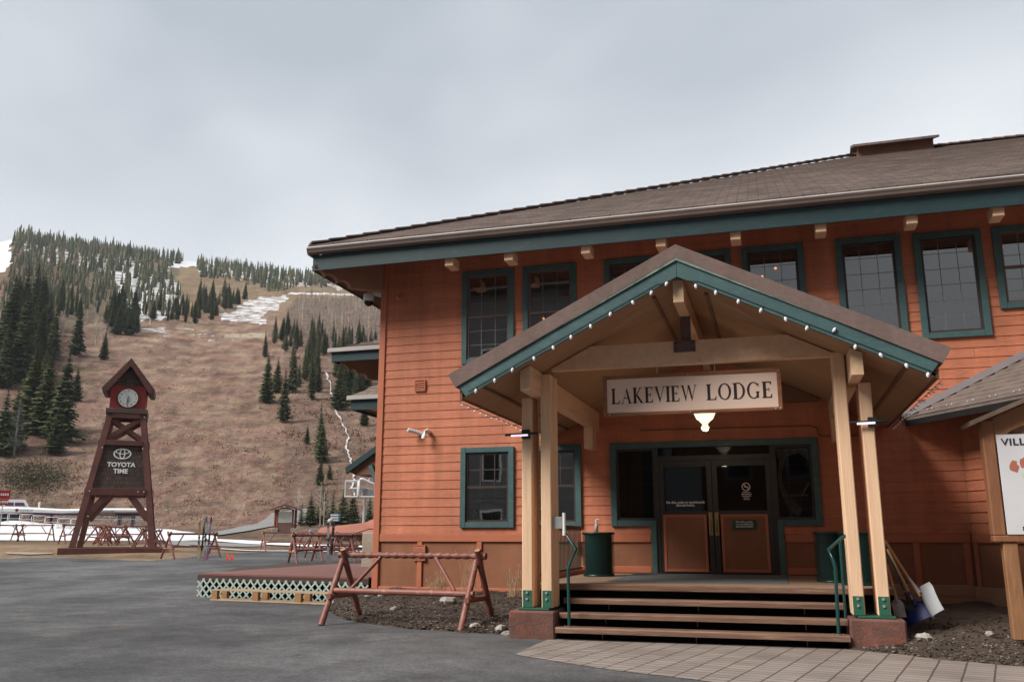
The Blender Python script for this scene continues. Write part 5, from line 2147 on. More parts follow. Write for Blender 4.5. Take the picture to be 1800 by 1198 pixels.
# ------------------------------------------------------------------ rocks, dry plants
def rock(p, r, lab, seed):
    q = MB()
    stone(q, (0, 0, 0), r, seed)
    ob = q.build('rock', M_ROCK)
    ob.location = p
    return tag(ob, lab, 'rock', 'loose rocks on the beds')
def lz(x, y):
    return max(lbed(x, y), 0)
rocks = [((-6.05, 16.2), .17, 'large pale rock under the rail of the nearest ski rack'), ((-4.75, 13.95), .10, 'grey rock at the foot of the nearest ski rack'),
         ((-4.25, 13.75), .13, 'flat grey slab leaning toward the left pedestal'), ((-4.1, 13.55), .10, 'small slab beside the left pedestal'),
         ((-6.9, 15.6), .10, 'flat pale rock in the middle of the dark bed')]
for i, ((x, y), r_, lab) in enumerate(rocks):
    rock((x, y, lz(x, y) + r_ * .15), r_, lab, 40 + i)
hp_ = sorted((-9.2 + rnd.random() * 1.7, 16.9 + rnd.random() * .9) for _ in range(16))
for i, (x, y) in enumerate(hp_):
    rock((x, y, lz(x, y) + .02), rnd.uniform(.04, .09), 'pale broken rock, ' + ordinal(i + 1) + ' from the left in the heap at the deck corner', 80 + i)
for i, (x, y, r_) in enumerate(((1.78, 13.25, .10), (2.6, 13.4, .07), (2.9, 12.6, .08), (3.05, 12.35, .06), (3.5, 12.6, .07))):
    rock((x, y, max(rbed(x, y), 0) + .02), r_, ['white rock beside the right pedestal', 'grey stone on the soil bank below the shovels', 'pale stone at the brick edge under the map board', 'small stone at the brick edge left of the map board', 'stone on the soil bank behind the map board post'][i], 120 + i)
def plant(x, y, h, n, lab, seed):
    rr = random.Random(seed)
    q = MB()
    z0 = lz(x, y)
    for k in range(n):
        a_ = rr.uniform(0, 2 * pi)
        ln = rr.uniform(.45, 1) * h
        s0 = Vector((x + rr.uniform(-.18, .18), y + rr.uniform(-.1, .1), z0 - .02))
        le = rr.uniform(.05, .45)
        p1 = s0 + Vector((cos(a_) * le * ln * .3, sin(a_) * le * ln * .2, ln * .55))
        p2 = s0 + Vector((cos(a_) * le * ln, sin(a_) * le * ln * .6, ln))
        q.tube([s0, p1, p2], [.006, .004, .002], 3, cap=False)
        if rr.random() < .5:
            q.tube([p1, p1 + Vector((rr.uniform(-.12, .12), rr.uniform(-.1, .1), .16))], [.004, .0015], 3, cap=False)
        if rr.random() < .3:
            q.tube([p2 - Vector((0, 0, .03)), p2 + Vector((.005, 0, .03))], [.012, .006], 4, cap=False)
    ob = q.build('dry_plant', M_STEM)
    solo(ob, (x, y, z0), lab, 'plant', 'dry plants against the lodge wall')
plant(-6.75, 17.4, .50, 40, 'dense tuft of pale dry stems under the left brace of the view wall', 1)
plant(-6.1, 17.5, .95, 22, 'tall sparse dry stems rising against the brown wall panel', 2)
plant(-5.0, 17.2, .62, 36, 'spreading dry straw plant near the left porch posts', 3)
plant(-4.5, 16.8, .66, 34, 'dry straw clump just left of the left pedestal', 4)

# ------------------------------------------------------------------ red deck with lattice skirt
FL, FR = Vector((-13.45, 18.80, 0)), Vector((-8.63, 18.10, 0))
BR = Vector((-8.66, 27.0, 0))
BL = Vector((-13.75, 26.4, 0))
DZ = .61
deck = thing('wooden_deck', 'low red-brown wooden deck with a pale lattice skirt at the left corner of the lodge', 'deck', (-11, 21, 0))
b = MB()
nb = 60
for i in range(nb):
    t0, t1 = i / nb, (i + .94) / nb
    a_, c_ = FL.lerp(BL, t0), FR.lerp(BR, t0)
    e_, g_ = FL.lerp(BL, t1), FR.lerp(BR, t1)
    b.add([(a_.x, a_.y, DZ), (c_.x, c_.y, DZ), (g_.x, g_.y, DZ), (e_.x, e_.y, DZ), (a_.x, a_.y, DZ - .04), (c_.x, c_.y, DZ - .04)], [(0, 1, 2, 3), (4, 5, 1, 0)])
b.build('deck_boards', M_DECKR, deck)
b = MB()
b.beam((FL.x, FL.y + .03, DZ - .10), (FR.x, FR.y + .03, DZ - .10), .05, .13)
b.beam((FL.x, FL.y, DZ - .10), (BL.x, BL.y, DZ - .10), .05, .13)
b.build('rim_board', mat('rim_dark', (.07, .035, .03), (.05, .025, .022), scale=3), deck)
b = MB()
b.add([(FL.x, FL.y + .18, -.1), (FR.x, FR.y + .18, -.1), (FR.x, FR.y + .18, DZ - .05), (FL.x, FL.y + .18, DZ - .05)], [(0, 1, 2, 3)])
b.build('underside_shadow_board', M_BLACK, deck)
dv = (FR - FL).normalized()
nv = Vector((dv.y, -dv.x, 0))
Ln = (FR - FL).length
zb0, zb1 = .03, DZ - .12
b = MB()
hgt = zb1 - zb0
k = -hgt
while k < Ln:
    for sg in (1, -1):
        # strip from bottom at s to top at s+hgt (or reverse), clipped to the panel
        pa, pb = (k, k + hgt) if sg > 0 else (k + hgt, k)
        z_a, z_b = zb0, zb1
        lo, hi = 0.0, 1.0
        for t_ in (0, Ln):
            pass
        def at(t_):
            return pa + (pb - pa) * t_
        if sg > 0:
            lo = max(0, (0 - pa) / hgt)
            hi = min(1, (Ln - pa) / hgt)
        else:
            lo = max(0, (pa - Ln) / hgt)
            hi = min(1, pa / hgt)
        if hi - lo < .05:
            continue
        P_ = FL + dv * at(lo) + nv * (.008 if sg > 0 else .016)
        Q_ = FL + dv * at(hi) + nv * (.008 if sg > 0 else .016)
        P_.z = z_a + hgt * lo
        Q_.z = z_a + hgt * hi
        b.beam(P_, Q_, .042, .006, nv)
    k += .205
b.build('lattice', M_LATT, deck)
# long pallet lying in front of the lattice
pal = thing('pallet', 'long bare wooden pallet lying on the asphalt in front of the deck lattice', 'pallet', (-10.6, 17.9, 0))
a_ = FL.lerp(FR, .19) - Vector((0, .66, -.05))
d_ = (FR - FL).normalized()
n_ = Vector((-d_.y, d_.x, 0))
Lp = 3.75
for nm, zz, cnt in (('top_board', .235, 2), ('bottom_board', .02, 2)):
    for i in range(cnt):
        b = MB()
        o_ = n_ * (.06 + i * .32)
        p1_ = a_ + o_ + Vector((0, 0, zz))
        b.beam(p1_, p1_ + d_ * Lp, .10, .028)
        b.build(nm, M_PALLET, pal)
for i in range(4):
    b = MB()
    s_ = .10 + i * (Lp - .2) / 3
    c_ = a_ + d_ * s_ + n_ * .06 + Vector((0, 0, .128))
    b.beam(c_ - d_ * .08, c_ + d_ * .08, .09, .184)
    b.beam(c_ - d_ * .08 + n_ * .32, c_ + d_ * .08 + n_ * .32, .09, .184)
    b.build('block', mat('pallet_block', (.36, .19, .08), (.28, .14, .06), scale=8, rough=.8), pal)

# ------------------------------------------------------------------ log ski racks
def make_rack(detail=True, L_=2.64):
    t_ = thing('ski_rack', 'red log ski rack', 'ski rack', (0, 0, 0), local=True)
    n = 10 if detail else 6
    H = 1.16
    hw = .58
    b = MB()
    N_ = 90 if detail else 2
    pts, rs = [], []
    for i in range(N_ + 1):
        x = -L_ / 2 - .10 + (L_ + .25) * i / N_
        pts.append((x, 0, H))
        rs.append(.058 * (1 - (.30 * (.5 + .5 * cos(x * 2 * pi / .17)) if detail and 5 < i < N_ - 5 else 0)))
    b.tube(pts, rs, n, 0, 1)
    b.build('top_rail', [M_LOG, M_LOGC if not detail else M_LOG], t_)
    b = MB()
    b.tube([(-L_ / 2 - .02, -.26, .56), (L_ / 2 + .05, -.26, .56)], .052, n)
    b.build('lower_rail', M_LOG, t_)
    for e_ in (-1, 1):
        x = e_ * L_ / 2
        for sg in (-1, 1):
            b = MB()
            top = Vector((x + .03 * sg, -sg * .10, H + .10))
            bot = Vector((x - e_ * .03 * 0 + .03 * sg, sg * hw, 0.0))
            b.tube([bot, top], [.056, .050], n, 0, 1)
            b.build('leg', [M_LOG, M_LOGC], t_)
        b = MB()
        b.tube([(x + .0, -.44, .47), (x + .0, .40, .47)], .048, n, 0, 0)
        b.build('cross_piece', M_LOG, t_)
        b = MB()
        b.tube([(x - e_ * .32, -.22, .60), (x - e_ * .78, -.03, H - .03)], .033, n)
        b.build('brace', M_LOG, t_)
    return t_
rk = make_rack(True)
rk['label'] = 'large red log ski rack standing in front of the left planting bed, nearest of all'
rk['group'] = 'red log ski racks'
rk.location = (-6.17, 14.52, 0)
rk.rotation_euler = (0, 0, radians(-6))
far = make_rack(False)
far['group'] = 'red log ski racks'
first = [True]
def put_rack(px, D, ang, lab, s=1.0, tilt=0.0, z=None):
    o = far if first[0] else copy_tree(far)
    first[0] = False
    p = onground(px, D)
    o.location = (p.x, p.y, p.z if z is None else z)
    o.rotation_euler = (tilt, 0, face_cam(p) + ang)
    o.scale = (s, s, s)
    o['label'] = lab
    return o
put_rack(342, 44.5, radians(36), 'ski rack holding two pairs of skis left of the orange flags')
put_rack(270, 50.0, radians(68), 'ski rack seen end-on just right of the clock tower', .9)
put_rack(263, 52.5, radians(74), 'ski rack seen end-on tucked behind the right leg of the clock tower', .9)
put_rack(12, 66.0, radians(30), 'ski rack cut by the left edge in front of the snow bank', 1.0)
put_rack(63, 68.0, radians(-24), 'ski rack in front of the snow bank left of the clock tower', 1.0)
put_rack(150, 60.0, radians(25), 'ski rack standing behind the left legs of the clock tower', 1.0)
put_rack(228, 64.0, radians(20), 'ski rack behind the clock tower in front of the snow', .95)
for i, (px, D, a_, tl) in enumerate(((178, 57, 75, .1), (190, 56.4, 98, -.12), (202, 56.8, 60, .15), (213, 57.3, 110, -.1))):
    put_rack(px, D, radians(a_), ['leftmost of the bundled ski racks seen through the clock tower legs', 'second of the bundled ski racks seen through the clock tower legs', 'third of the bundled ski racks seen through the clock tower legs', 'rightmost of the bundled ski racks seen through the clock tower legs'][i], .95, tl)
put_rack(500, 59.0, radians(22), 'ski rack standing apart in front of the trail map kiosk')
put_rack(570, 38.5, radians(24), 'long ski rack at the front of the cluster behind the red deck')
put_rack(606, 41.5, radians(30), 'second ski rack of the cluster behind the red deck')
put_rack(588, 46.0, radians(34), 'third ski rack of the cluster behind the red deck')
put_rack(626, 50.0, radians(20), 'ski rack near the stone pillar behind the lodge corner')
put_rack(556, 53.0, radians(-20), 'ski rack at the back left of the cluster behind the deck')

# skis on the racks
def ski_pair(px, D, lab, cols, h=1.75, lean=.1, z=None):
    p = onground(px, D)
    t_ = thing('ski_pair', lab, 'skis', (0, 0, 0), 'skis standing at the racks', local=True)
    for i, (c1, c2_) in enumerate(cols):
        b = MB()
        pts = []
        n = 14
        x = -.09 + i * .17
        for k in range(n + 1):
            v_ = k / n
            w_ = .040 + .016 * abs(2 * v_ - 1)
            if v_ > .93:
                w_ *= (1 - (v_ - .93) / .09)
            y = .10 * max(0, (v_ - .86) / .14) ** 2 * -1
            pts.append((x + (v_ - .5) * .06 * (1 if i else -1), y - .02, v_ * h, w_))
        vs = []
        for (a_, y, zz, w_) in pts:
            vs += [(a_ - w_, y, zz), (a_ + w_, y, zz), (a_ + w_, y + .015, zz), (a_ - w_, y + .015, zz)]
        for k in range(n):
            fs = [(k * 4 + q, k * 4 + (q + 1) % 4, k * 4 + 4 + (q + 1) % 4, k * 4 + 4 + q) for q in range(4)]
            b.add([vs[j] for j in range(k * 4, k * 4 + 8)], [(q, (q + 1) % 4, 4 + (q + 1) % 4, 4 + q) for q in range(4)], (k // 3) % 2)
        sk = b.build('ski', [c1, c2_], t_)
        b = MB()
        b.bbox(x - .045, x + .045, -.10, -.02, h * .42, h * .48, .01)
        b.bbox(x - .045, x + .045, -.12, -.02, h * .55, h * .60, .01)
        b.build('binding', M_WIRE, sk)
    t_.location = (p.x, p.y, p.z if z is None else z)
    t_.rotation_euler = (-lean, 0, face_cam(p))
    return t_
c_w = mat('ski_white', (.42, .42, .40), rough=.3)
c_y = mat('ski_ochre', (.42, .26, .10), rough=.4)
c_b = mat('ski_blue', (.20, .26, .38), rough=.3)
c_p = mat('ski_pink', (.38, .10, .18), rough=.4)
c_k = mat('ski_black', (.03, .03, .035), rough=.4)
c_g = mat('ski_grey', (.28, .27, .29), rough=.4)
ski_pair(357, 43.4, 'white and ochre skis leaning on the rack beside the orange flags', [(c_w, c_y), (c_y, c_k)], 1.75, .12)
ski_pair(368, 42.8, 'pale blue and pink skis leaning on the rack beside the orange flags', [(c_b, c_w), (c_p, c_b)], 2.0, .12)
sk3 = ski_pair(583, 38.0, 'grey skis standing among the rack cluster with a helmet on top', [(c_g, c_w), (c_g, c_k)], 1.72, .05)
p = onground(583, 38.0)
b = MB()
b.lathe([(0, .17), (.07, .155), (.12, .10), (.135, .03), (.125, 0)], 14, (0, 0, 0))
ob = b.build('helmet', mat('helmet_grey', (.42, .42, .42), rough=.3))
ob.location = (p.x - .03, p.y, p.z + 1.70)
tag(ob, 'light grey ski helmet perched on top of the grey skis', 'helmet')
p = onground(548, 52.5)
b = MB()
b.lathe([(0, .17), (.07, .155), (.12, .10), (.135, .03), (.125, 0)], 14, (0, 0, 0))
ob = b.build('helmet', mat('helmet_violet', (.22, .18, .42), rough=.3))
ob.location = (p.x, p.y, p.z + 1.20)
tag(ob, 'violet ski helmet resting on a rack rail', 'helmet')
# two small orange marker flags in the asphalt edge
for px, lab in ((399, 'left of two small orange marker flags'), (407, 'right of two small orange marker flags')):
    q_, _ = ghit(px, 986)
    t_ = thing('marker_flag', lab + ' by the dark strip beyond the deck', 'flag', q_, 'small orange marker flags')
    b = MB()
    b.tube([q_, q_ + Vector((0, 0, .22))], .006, 5)
    b.build('stick', M_WIRE, t_)
    b = MB()
    b.add([q_ + Vector((-.06, 0, .05)), q_ + Vector((.07, .02, .06)), q_ + Vector((.09, .0, .30)), q_ + Vector((-.04, -.02, .30))], [(0, 1, 2, 3)])
    b.build('flag', emis('flag_orange', (.9, .12, .06), 0.0), t_)

# ------------------------------------------------------------------ clock tower
tp_ = atD(208, 900, 50.0)
tz = .60
tower = thing('clock_tower', 'tall dark red timber clock tower with a shingled panel and a small gabled clock house', 'clock tower', (0, 0, 0), local=True)
def wid(z):
    return 2.08 - (2.08 - .96) * (z / 7.55)
b = MB()
b.bbox(-2.6, 2.6, -2.4, -2.12, -.25, .26, .02)
b.bbox(-2.6, 2.6, 2.12, 2.4, -.25, .26, .02)
b.box(-2.59, -2.31, -2.12, 2.12, -.25, .25)
b.box(2.31, 2.59, -2.12, 2.12, -.25, .25)
b.build('plinth', M_TOWER, tower)
LG = .30
for sx in (-1, 1):
    for sy in (-1, 1):
        b = MB()
        b.beam((sx * (wid(0) - .12), sy * (wid(0) - .12), .25), (sx * (wid(7.55) - .12), sy * (wid(7.55) - .12), 7.60), LG, LG, (0, 1, 0))
        b.build('leg', M_TOWER, tower)
def ring_beam(z, h, name, w_=.16, m=M_TOWER, out=.06):
    q = wid(z) - .12 + LG / 2
    for sy in (-1, 1):
        b = MB()
        b.bbox(-q + .28, q - .28, sy * q - w_ / 2, sy * q + w_ / 2, z - h / 2, z + h / 2, .01)
        b.build(name, m, tower)
    for sx in (-1, 1):
        b = MB()
        b.bbox(sx * q - w_ / 2, sx * q + w_ / 2, -q + .25, q - .25, z - h / 2, z + h / 2, .01)
        b.build(name, m, tower)
ring_beam(3.22, .38, 'girt')
ring_beam(5.92, .28, 'girt')
ring_beam(7.46, .26, 'girt')
for sy in (-1, 1):                                             # X brace and knee braces
    q0, q1 = wid(6.1) - .15, wid(7.3) - .12
    b = MB()
    b.beam((-q0, sy * q0 - .06, 6.08), (q1, sy * q1 - .06, 7.36), .24, .10, (0, 1, 0))
    b.beam((q0, sy * q0 + .05, 6.08), (-q1, sy * q1 + .05, 7.36), .24, .10, (0, 1, 0))
    b.build('cross_brace', M_TOWER, tower)
    for sx in (-1, 1):
        b = MB()
        b.beam((sx * (wid(2.0) - .2), sy * (wid(2.0) - .12), 1.75), (sx * .55, sy * (wid(3.0) - .12), 3.1), .32, .14, (0, 1, 0))
        b.build('knee_brace', M_TOWER, tower)
for sy in (-1, 1):
    q0, q1 = wid(3.4) - .12 + LG / 2 - .10, wid(5.8) - .12 + LG / 2 - .10
    b = MB()
    vs = [(-wid(3.4) + .25, sy * q0, 3.41), (wid(3.4) - .25, sy * q0, 3.41), (wid(5.8) - .25, sy * q1, 5.79), (-wid(5.8) + .25, sy * q1, 5.79)]
    b.add(vs, [(0, 1, 2, 3)])
    b.add([Vector(v) + Vector((0, -sy * .06, 0)) for v in vs], [(0, 1, 2, 3)])
    pn = b.build('shingle_panel', M_TSH, tower)
    if sy < 0:
        ang_ = atan2(q0 - q1, 2.38)
        front = (pn, q0, q1)
pn, q0, q1 = front
def on_panel(x, z, off=.03):
    t0 = (z - 3.41) / 2.38
    return Vector((x, -(q0 + (q1 - q0) * t0) - off, z))
b = MB()
for txt, sz, zc, bold, w_ in (("TOYOTA", .345, 4.60, .012, 1.0), ("TIME", .345, 4.24, .012, 1.0)):
    vs, fs = textmesh(txt, sz, 'CENTER', bold)
    b.add([on_panel(v.x * w_ - .0, zc + v.y, .03 + v.z) for v in vs], fs)
b.build('tower_lettering', M_WHITE, pn)
b = MB()
def ell(cx, cz, rx, rz_, th, n=40, tz_=None):
    tz_ = tz_ or th
    for k in range(n):
        a0, a1 = 2 * pi * k / n, 2 * pi * (k + 1) / n
        b.add([on_panel(cx + (rx - f1) * cos(a_), cz + (rz_ - f2) * sin(a_), .03 + b.k * .004) for a_, f1, f2 in ((a0, 0, 0), (a1, 0, 0), (a1, th, tz_), (a0, th, tz_))], [(0, 1, 2, 3)])
    b.k += 1
ell(0, 5.32, .46, .30, .075, 40, .05)
ell(0, 5.32, .155, .28, .06, 32, .05)
ell(0, 5.44, .35, .15, .05, 36, .045)
b.build('tower_emblem', M_WHITE, pn)
b = MB()
b.bbox(-1.08, 1.08, -1.12, 1.12, 7.60, 7.86, .015)
b.build('shelf', M_TROOF, tower)
b = MB()
b.prism([(-.93, 7.86), (.93, 7.86), (.93, 9.15), (-.93, 9.15)], -.93, .93)
ch = b.build('clock_house', M_TRED, tower)
b = MB()
b.box(-.97, .97, -.96, -.93, 9.12, 9.17)
b.box(.93, .96, -.5, .5, 8.2, 9.0)
b.build('house_trim', M_TRED, ch)
b = MB()
b.prism([(-.92, 9.17), (.92, 9.17), (0, 10.45)], -.92, .92)
b.build('gable_infill', M_TSH, ch)
for sg in (-1, 1):
    b = MB()
    b.prism([(0, 10.74), (sg * 1.38, 8.98), (sg * 1.34, 8.74), (sg * 1.10, 8.74), (0, 10.36)], -1.22, 1.22)
    rf_ = b.build('tower_roof', M_TROOF, tower)
    b = MB()
    b.prism([(0, 10.62), (sg * 1.28, 8.96), (sg * 1.24, 8.76), (sg * 1.12, 8.76), (0, 10.28)], -1.26, -1.222)
    b.build('barge_board', M_TOWER, rf_)
b = MB()
b.tube([(0, -.94, 8.47), (0, -1.0, 8.47)], .56, 36, 1)
b.tube([(0, -1.0, 8.47), (0, -1.012, 8.47)], .52, 36, 0)
ck = b.build('clock_face', [mat('clock_white', (.88, .90, .88), rough=.35), M_WIRE], ch)
b = MB()
for hnum in range(1, 13):
    a_ = radians(90 - hnum * 30)
    put_text(b, str(hnum), .13, .42 * cos(a_), -1.016, 8.47 + .42 * sin(a_) - .045, .002)
b.build('numerals', M_WIRE, ck)
b = MB()
b.beam((.01, -1.03, 8.60), (-.045, -1.03, 8.10), .02, .045, (0, 1, 0))
b.beam((0, -1.04, 8.58), (.04, -1.04, 8.20), .02, .07, (0, 1, 0))
b.build('clock_hands', M_WIRE, ck)
for x, z in ((-1.42, 3.24), (1.30, 3.24), (1.0, 3.24), (-1.35, 1.9), (-1.05, 5.62), (1.02, 5.62), (-1.05, 7.42), (.95, 7.42)):
    b = MB()
    b.lathe([(0, -.04), (.035, 0), (0, .04)], 8, (x, -(wid(z) + .12), z))
    b.build('spotlight', M_WHITE, tower)
tower.location = (tp_.x, tp_.y, tz)
tower.rotation_euler = (0, 0, face_cam(tp_) - radians(3.5))

# ------------------------------------------------------------------ snow banks, road, strips
def ribbon(name, pxs, mat_, lift, label=None, sub=10, hmap=None):
    """pxs: list of (px, D_near, D_far); a sheet on the ground between the two distances"""
    vs, fs = [], []
    m_ = 6
    dense = []
    for (a_, b_) in zip(pxs, pxs[1:]):
        for k in range(sub):
            t_ = k / sub
            dense.append([a_[i] + (b_[i] - a_[i]) * t_ for i in range(3)])
    dense.append(list(pxs[-1]))
    for px, d0, d1 in dense:
        for j in range(m_ + 1):
            t_ = j / m_
            D = d0 + (d1 - d0) * t_
            p = onground(px, D)
            h_ = lift
            if hmap:
                h_ += hmap(px, t_) * (1 + .25 * mnoise.noise(Vector((p.x * .5, p.y * .5, 0))))
            vs.append((p.x, p.y, p.z + h_ + (-.12 if hmap and (t_ == 0) else 0)))
    for i in range(len(dense) - 1):
        for j in range(m_):
            a_ = i * (m_ + 1) + j
            fs.append((a_, a_ + m_ + 1, a_ + m_ + 2, a_ + 1))
    b = MB()
    b.add(vs, fs, 0, True)
    ob = b.build(name, mat_)
    tag(ob, label, None, None, 'structure')
    return ob
ribbon('snow_bank', [(-260, 74, 92), (0, 74, 92), (60, 73, 92), (120, 72, 92), (200, 72, 90), (300, 72, 88), (345, 76, 84), (385, 79, 82)], M_SNOW, .03, hmap=lambda px, t_: sin(min(1, t_ * 1.6) * pi / 2) * interp([(-260, 1.35), (40, 1.15), (120, .72), (230, .62), (330, .40), (390, .1)], px))
M_ROAD = mat('gravel_road', (.23, .225, .22), (.19, .185, .18), scale=.6, rough=.9)
ribbon('snow_strip', [(372, 74, 79), (430, 70, 77), (520, 66, 72), (600, 62, 68), (720, 60, 66)], M_SNOW, .05)
ribbon('snow_strip', [(300, 60.5, 61), (420, 58, 59.5), (560, 56, 57.2), (680, 55, 56)], M_SNOW, .04)
ribbon('gravel_road', [(230, 62, 71), (330, 62, 72), (400, 64, 71), (470, 66, 70)], M_ROAD, .02)
ribbon('gravel_road', [(360, 82, 88), (400, 88, 98), (440, 96, 112), (480, 108, 125), (540, 116, 128)], M_ROAD, .10)
ribbon('path', [(100, 47.0, 47.6), (60, 46.5, 48), (20, 47, 48)], mat('path_pale', (.33, .28, .23), rough=.9), .02)
ribbon('mulch_strip', [(380, 30.0, 30.4), (430, 31.0, 34.5), (520, 33.0, 38.4), (640, 34.5, 41), (760, 35, 42)], M_MULCH, .03)

# creek tumbling down the gully
cp = [(572, 655), (580, 676), (584, 698), (586, 716), (598, 738), (606, 752), (612, 772), (609, 790), (616, 808), (622, 826), (621, 845), (619, 862), (624, 880)]
vs, fs = [], []
k = 0
rr = random.Random(5)
for (a0, b0), (a1, b1) in zip(cp, cp[1:]):
    for s_ in range(5):
        t_ = s_ / 5
        px, py = a0 + (a1 - a0) * t_ + rr.uniform(-2, 2), b0 + (b1 - b0) * t_
        q_, D = ghit(px, py, 100)
        if q_ is None:
            continue
        w_ = D * rr.uniform(.0002, .0013)
        dx_, dy_ = cos(YAW) * w_, sin(YAW) * w_
        vs += [(q_.x - dx_, q_.y - dy_, q_.z + .25), (q_.x + dx_, q_.y + dy_, q_.z + .25)]
        k += 1
fs = [(2 * i, 2 * i + 1, 2 * i + 3, 2 * i + 2) for i in range(k - 1)]
b = MB()
b.add(vs, fs)
tag(b.build('stream', mat('white_water', (.72, .72, .72), (.30, .26, .23), scale=.8, rough=.5)), kind='structure')

# ------------------------------------------------------------------ chairlift station on the left
def placer(px, D, rz=0.0):
    p = onground(px, D)
    return Matrix.Translation(p) @ Matrix.Rotation(face_cam(p) + rz, 4, 'Z'), p
T1, p1 = placer(60, 92)
st = thing('lift_station', 'long white chairlift station with a windowed cabin behind the snow bank', 'lift station', p1)
pm = 92 / FPX
def X_(px):
    return (px - 60) * pm * 1.10
def Z_(py):
    return (941 - py) * pm + EYE - p1.z
def shell(pts0, y0, y1, nm, m, rnd_=.4):
    b = MB(T1)
    n = len(pts0)
    for (x0, zt0, zb0), (x1, zt1, zb1) in zip(pts0, pts0[1:]):
        prof = [(y0, .15), (y0 - .35, .4), (y0 - .35, .7), (y0, 1.0), (y1, 1.0), (y1, .15)]
        vs = []
        for x, zt, zb in ((x0, zt0, zb0), (x1, zt1, zb1)):
            for yy, q in prof:
                vs.append((x, yy, zb + (zt - zb) * q))
        m_ = len(prof)
        b.add(vs, [(i, (i + 1) % m_, m_ + (i + 1) % m_, m_ + i) for i in range(m_)])
        b.add(vs[:m_], [tuple(range(m_))])
        b.add(vs[m_:], [tuple(range(m_))])
    return b.build(nm, m, st)
shell([(X_(-90), Z_(892), Z_(906)), (X_(52), Z_(894), Z_(904.5)), (X_(100), Z_(896.5), Z_(905.5)), (X_(101), Z_(896.5), Z_(905)), (X_(170), Z_(894), Z_(904)), (X_(222), Z_(893.5), Z_(903.5)), (X_(227.5), Z_(895), Z_(902.5))], -1.2, 2.5, 'canopy', M_WHITE)
b = MB(T1)
prof = [(X_(-90), Z_(882)), (X_(46), Z_(881.5)), (X_(52), Z_(893)), (X_(-90), Z_(893))]
b.prism([(x, z) for x, z in prof], -.9, 2.2)
cb_ = b.build('cabin', M_WHITE, st)
for i in range(8):
    b = MB(T1)
    x0 = X_(-62 + i * 13.5)
    x1 = X_(-62 + i * 13.5 + 12)
    sk_ = (X_(51) - X_(46)) * .45 if i == 7 else 0
    b.add([(x0, -.93, Z_(892)), (x1 + sk_, -.93, Z_(892)), (x1, -.93, Z_(886.5)), (x0, -.93, Z_(886.5))], [(0, 1, 2, 3)])
    b.build('window', mat('tinted_glass', (.10, .045, .085), (.14, .07, .12), rough=.2), cb_)
b = MB(T1)
b.box(X_(-88), X_(226), -1.25, 2.3, Z_(906), Z_(904.6))
b.build('trim_strip', mat('violet_trim', (.07, .03, .10), rough=.5), st)
b = MB(T1)
b.box(X_(-80), X_(40), -.5, 2, .3, Z_(906.5))
b.build('machinery', mat('machinery_dark', (.04, .035, .05), (.12, .10, .12), scale=1.2, rough=.7), st)
for px in (28, 57, 85, 205, 185):
    b = MB(T1)
    b.tube([(X_(px), .5, -.2), (X_(px), .5, Z_(905))], .14 if px < 100 else .2, 8)
    b.build('column', mat('column_blue', (.03, .035, .16), rough=.5), st)
b = MB(T1)
b.prism([(X_(178), Z_(903)), (X_(218), Z_(903)), (X_(205), Z_(908.5)), (X_(188), Z_(908.5))], .2, .9)
b.build('column_head', MATS['column_blue'], st)
b = MB(T1)
b.prism([(X_(33), Z_(899.5)), (X_(36.3), Z_(896.5)), (X_(39.6), Z_(899.5)), (X_(36.3), Z_(902.5))], -1.58, -1.56)
b.build('red_emblem', mat('emblem_red', (.18, .02, .05), rough=.5), st)
b = MB(T1)
x = X_(41)
rr = random.Random(9)
while x < X_(56):
    w_ = rr.uniform(.08, .22)
    b.box(x, x + w_, -1.575, -1.565, Z_(901), Z_(899))
    x += w_ + .06
x = X_(152)
while x < X_(172):
    w_ = rr.uniform(.08, .22)
    b.box(x, x + w_, -1.575, -1.565, Z_(899.5), Z_(897.8))
    x += w_ + .06
b.build('grey_lettering', mat('letter_grey', (.28, .28, .32), rough=.6), st)
b = MB(T1)
b.tube([(X_(66), 1, Z_(896)), (X_(66), 1, Z_(884))], .10, 6)
b.build('vent_stack', M_WHITE, st)

# barrier fence panels on the snow
M_FEN = mat('fence_white', (.60, .60, .60), (.5, .5, .5), scale=3, rough=.5)
fp = [(-22, 84), (5, 84), (27, 84), (48, 83), (69, 83), (93, 82), (115, 82), (138, 82)]
fence0 = None
for i, (px, D) in enumerate(fp):
    Tt, p = placer(px, D)
    w_ = 1.15
    if fence0 is None:
        t_ = thing('barrier_panel', 'x', 'barrier', (0, 0, 0), 'white tubular barrier panels on the snow bank', local=True)
        b = MB()
        b.tube([(-w_ / 2, 0, 0), (-w_ / 2, 0, .85), (-w_ / 2 + .1, 0, .95), (w_ / 2 - .1, 0, .95), (w_ / 2, 0, .85), (w_ / 2, 0, 0)], .035, 6)
        b.build('frame', M_FEN, t_)
        b = MB()
        b.tube([(-w_ / 2, 0, .5), (w_ / 2, 0, .5)], .028, 6)
        b.build('mid_rail', M_FEN, t_)
        fence0 = t_
        o = t_
    else:
        o = copy_tree(fence0)
    o.location = (p.x, p.y, p.z + interp([(-60, 1.30), (40, 1.1), (120, .68), (230, .60)], px))
    o.rotation_euler = (0, 0, face_cam(p))
    o['label'] = ['white barrier panel beyond the left picture edge on the snow', 'white barrier panel under the red sign', 'white barrier panel third from the left on the snow bank', 'white barrier panel below the red emblem of the lift station', 'white barrier panel fifth from the left on the snow bank', 'white barrier panel below the joint of the white canopy', 'white barrier panel second from the clock tower on the snow bank', 'white barrier panel nearest the left leg of the clock tower'][i]
Tt, p = placer(190, 84)
t_ = thing('picket_fence', 'thin grey picket fence seen between the clock tower legs', 'fence', p)
b = MB(Tt)
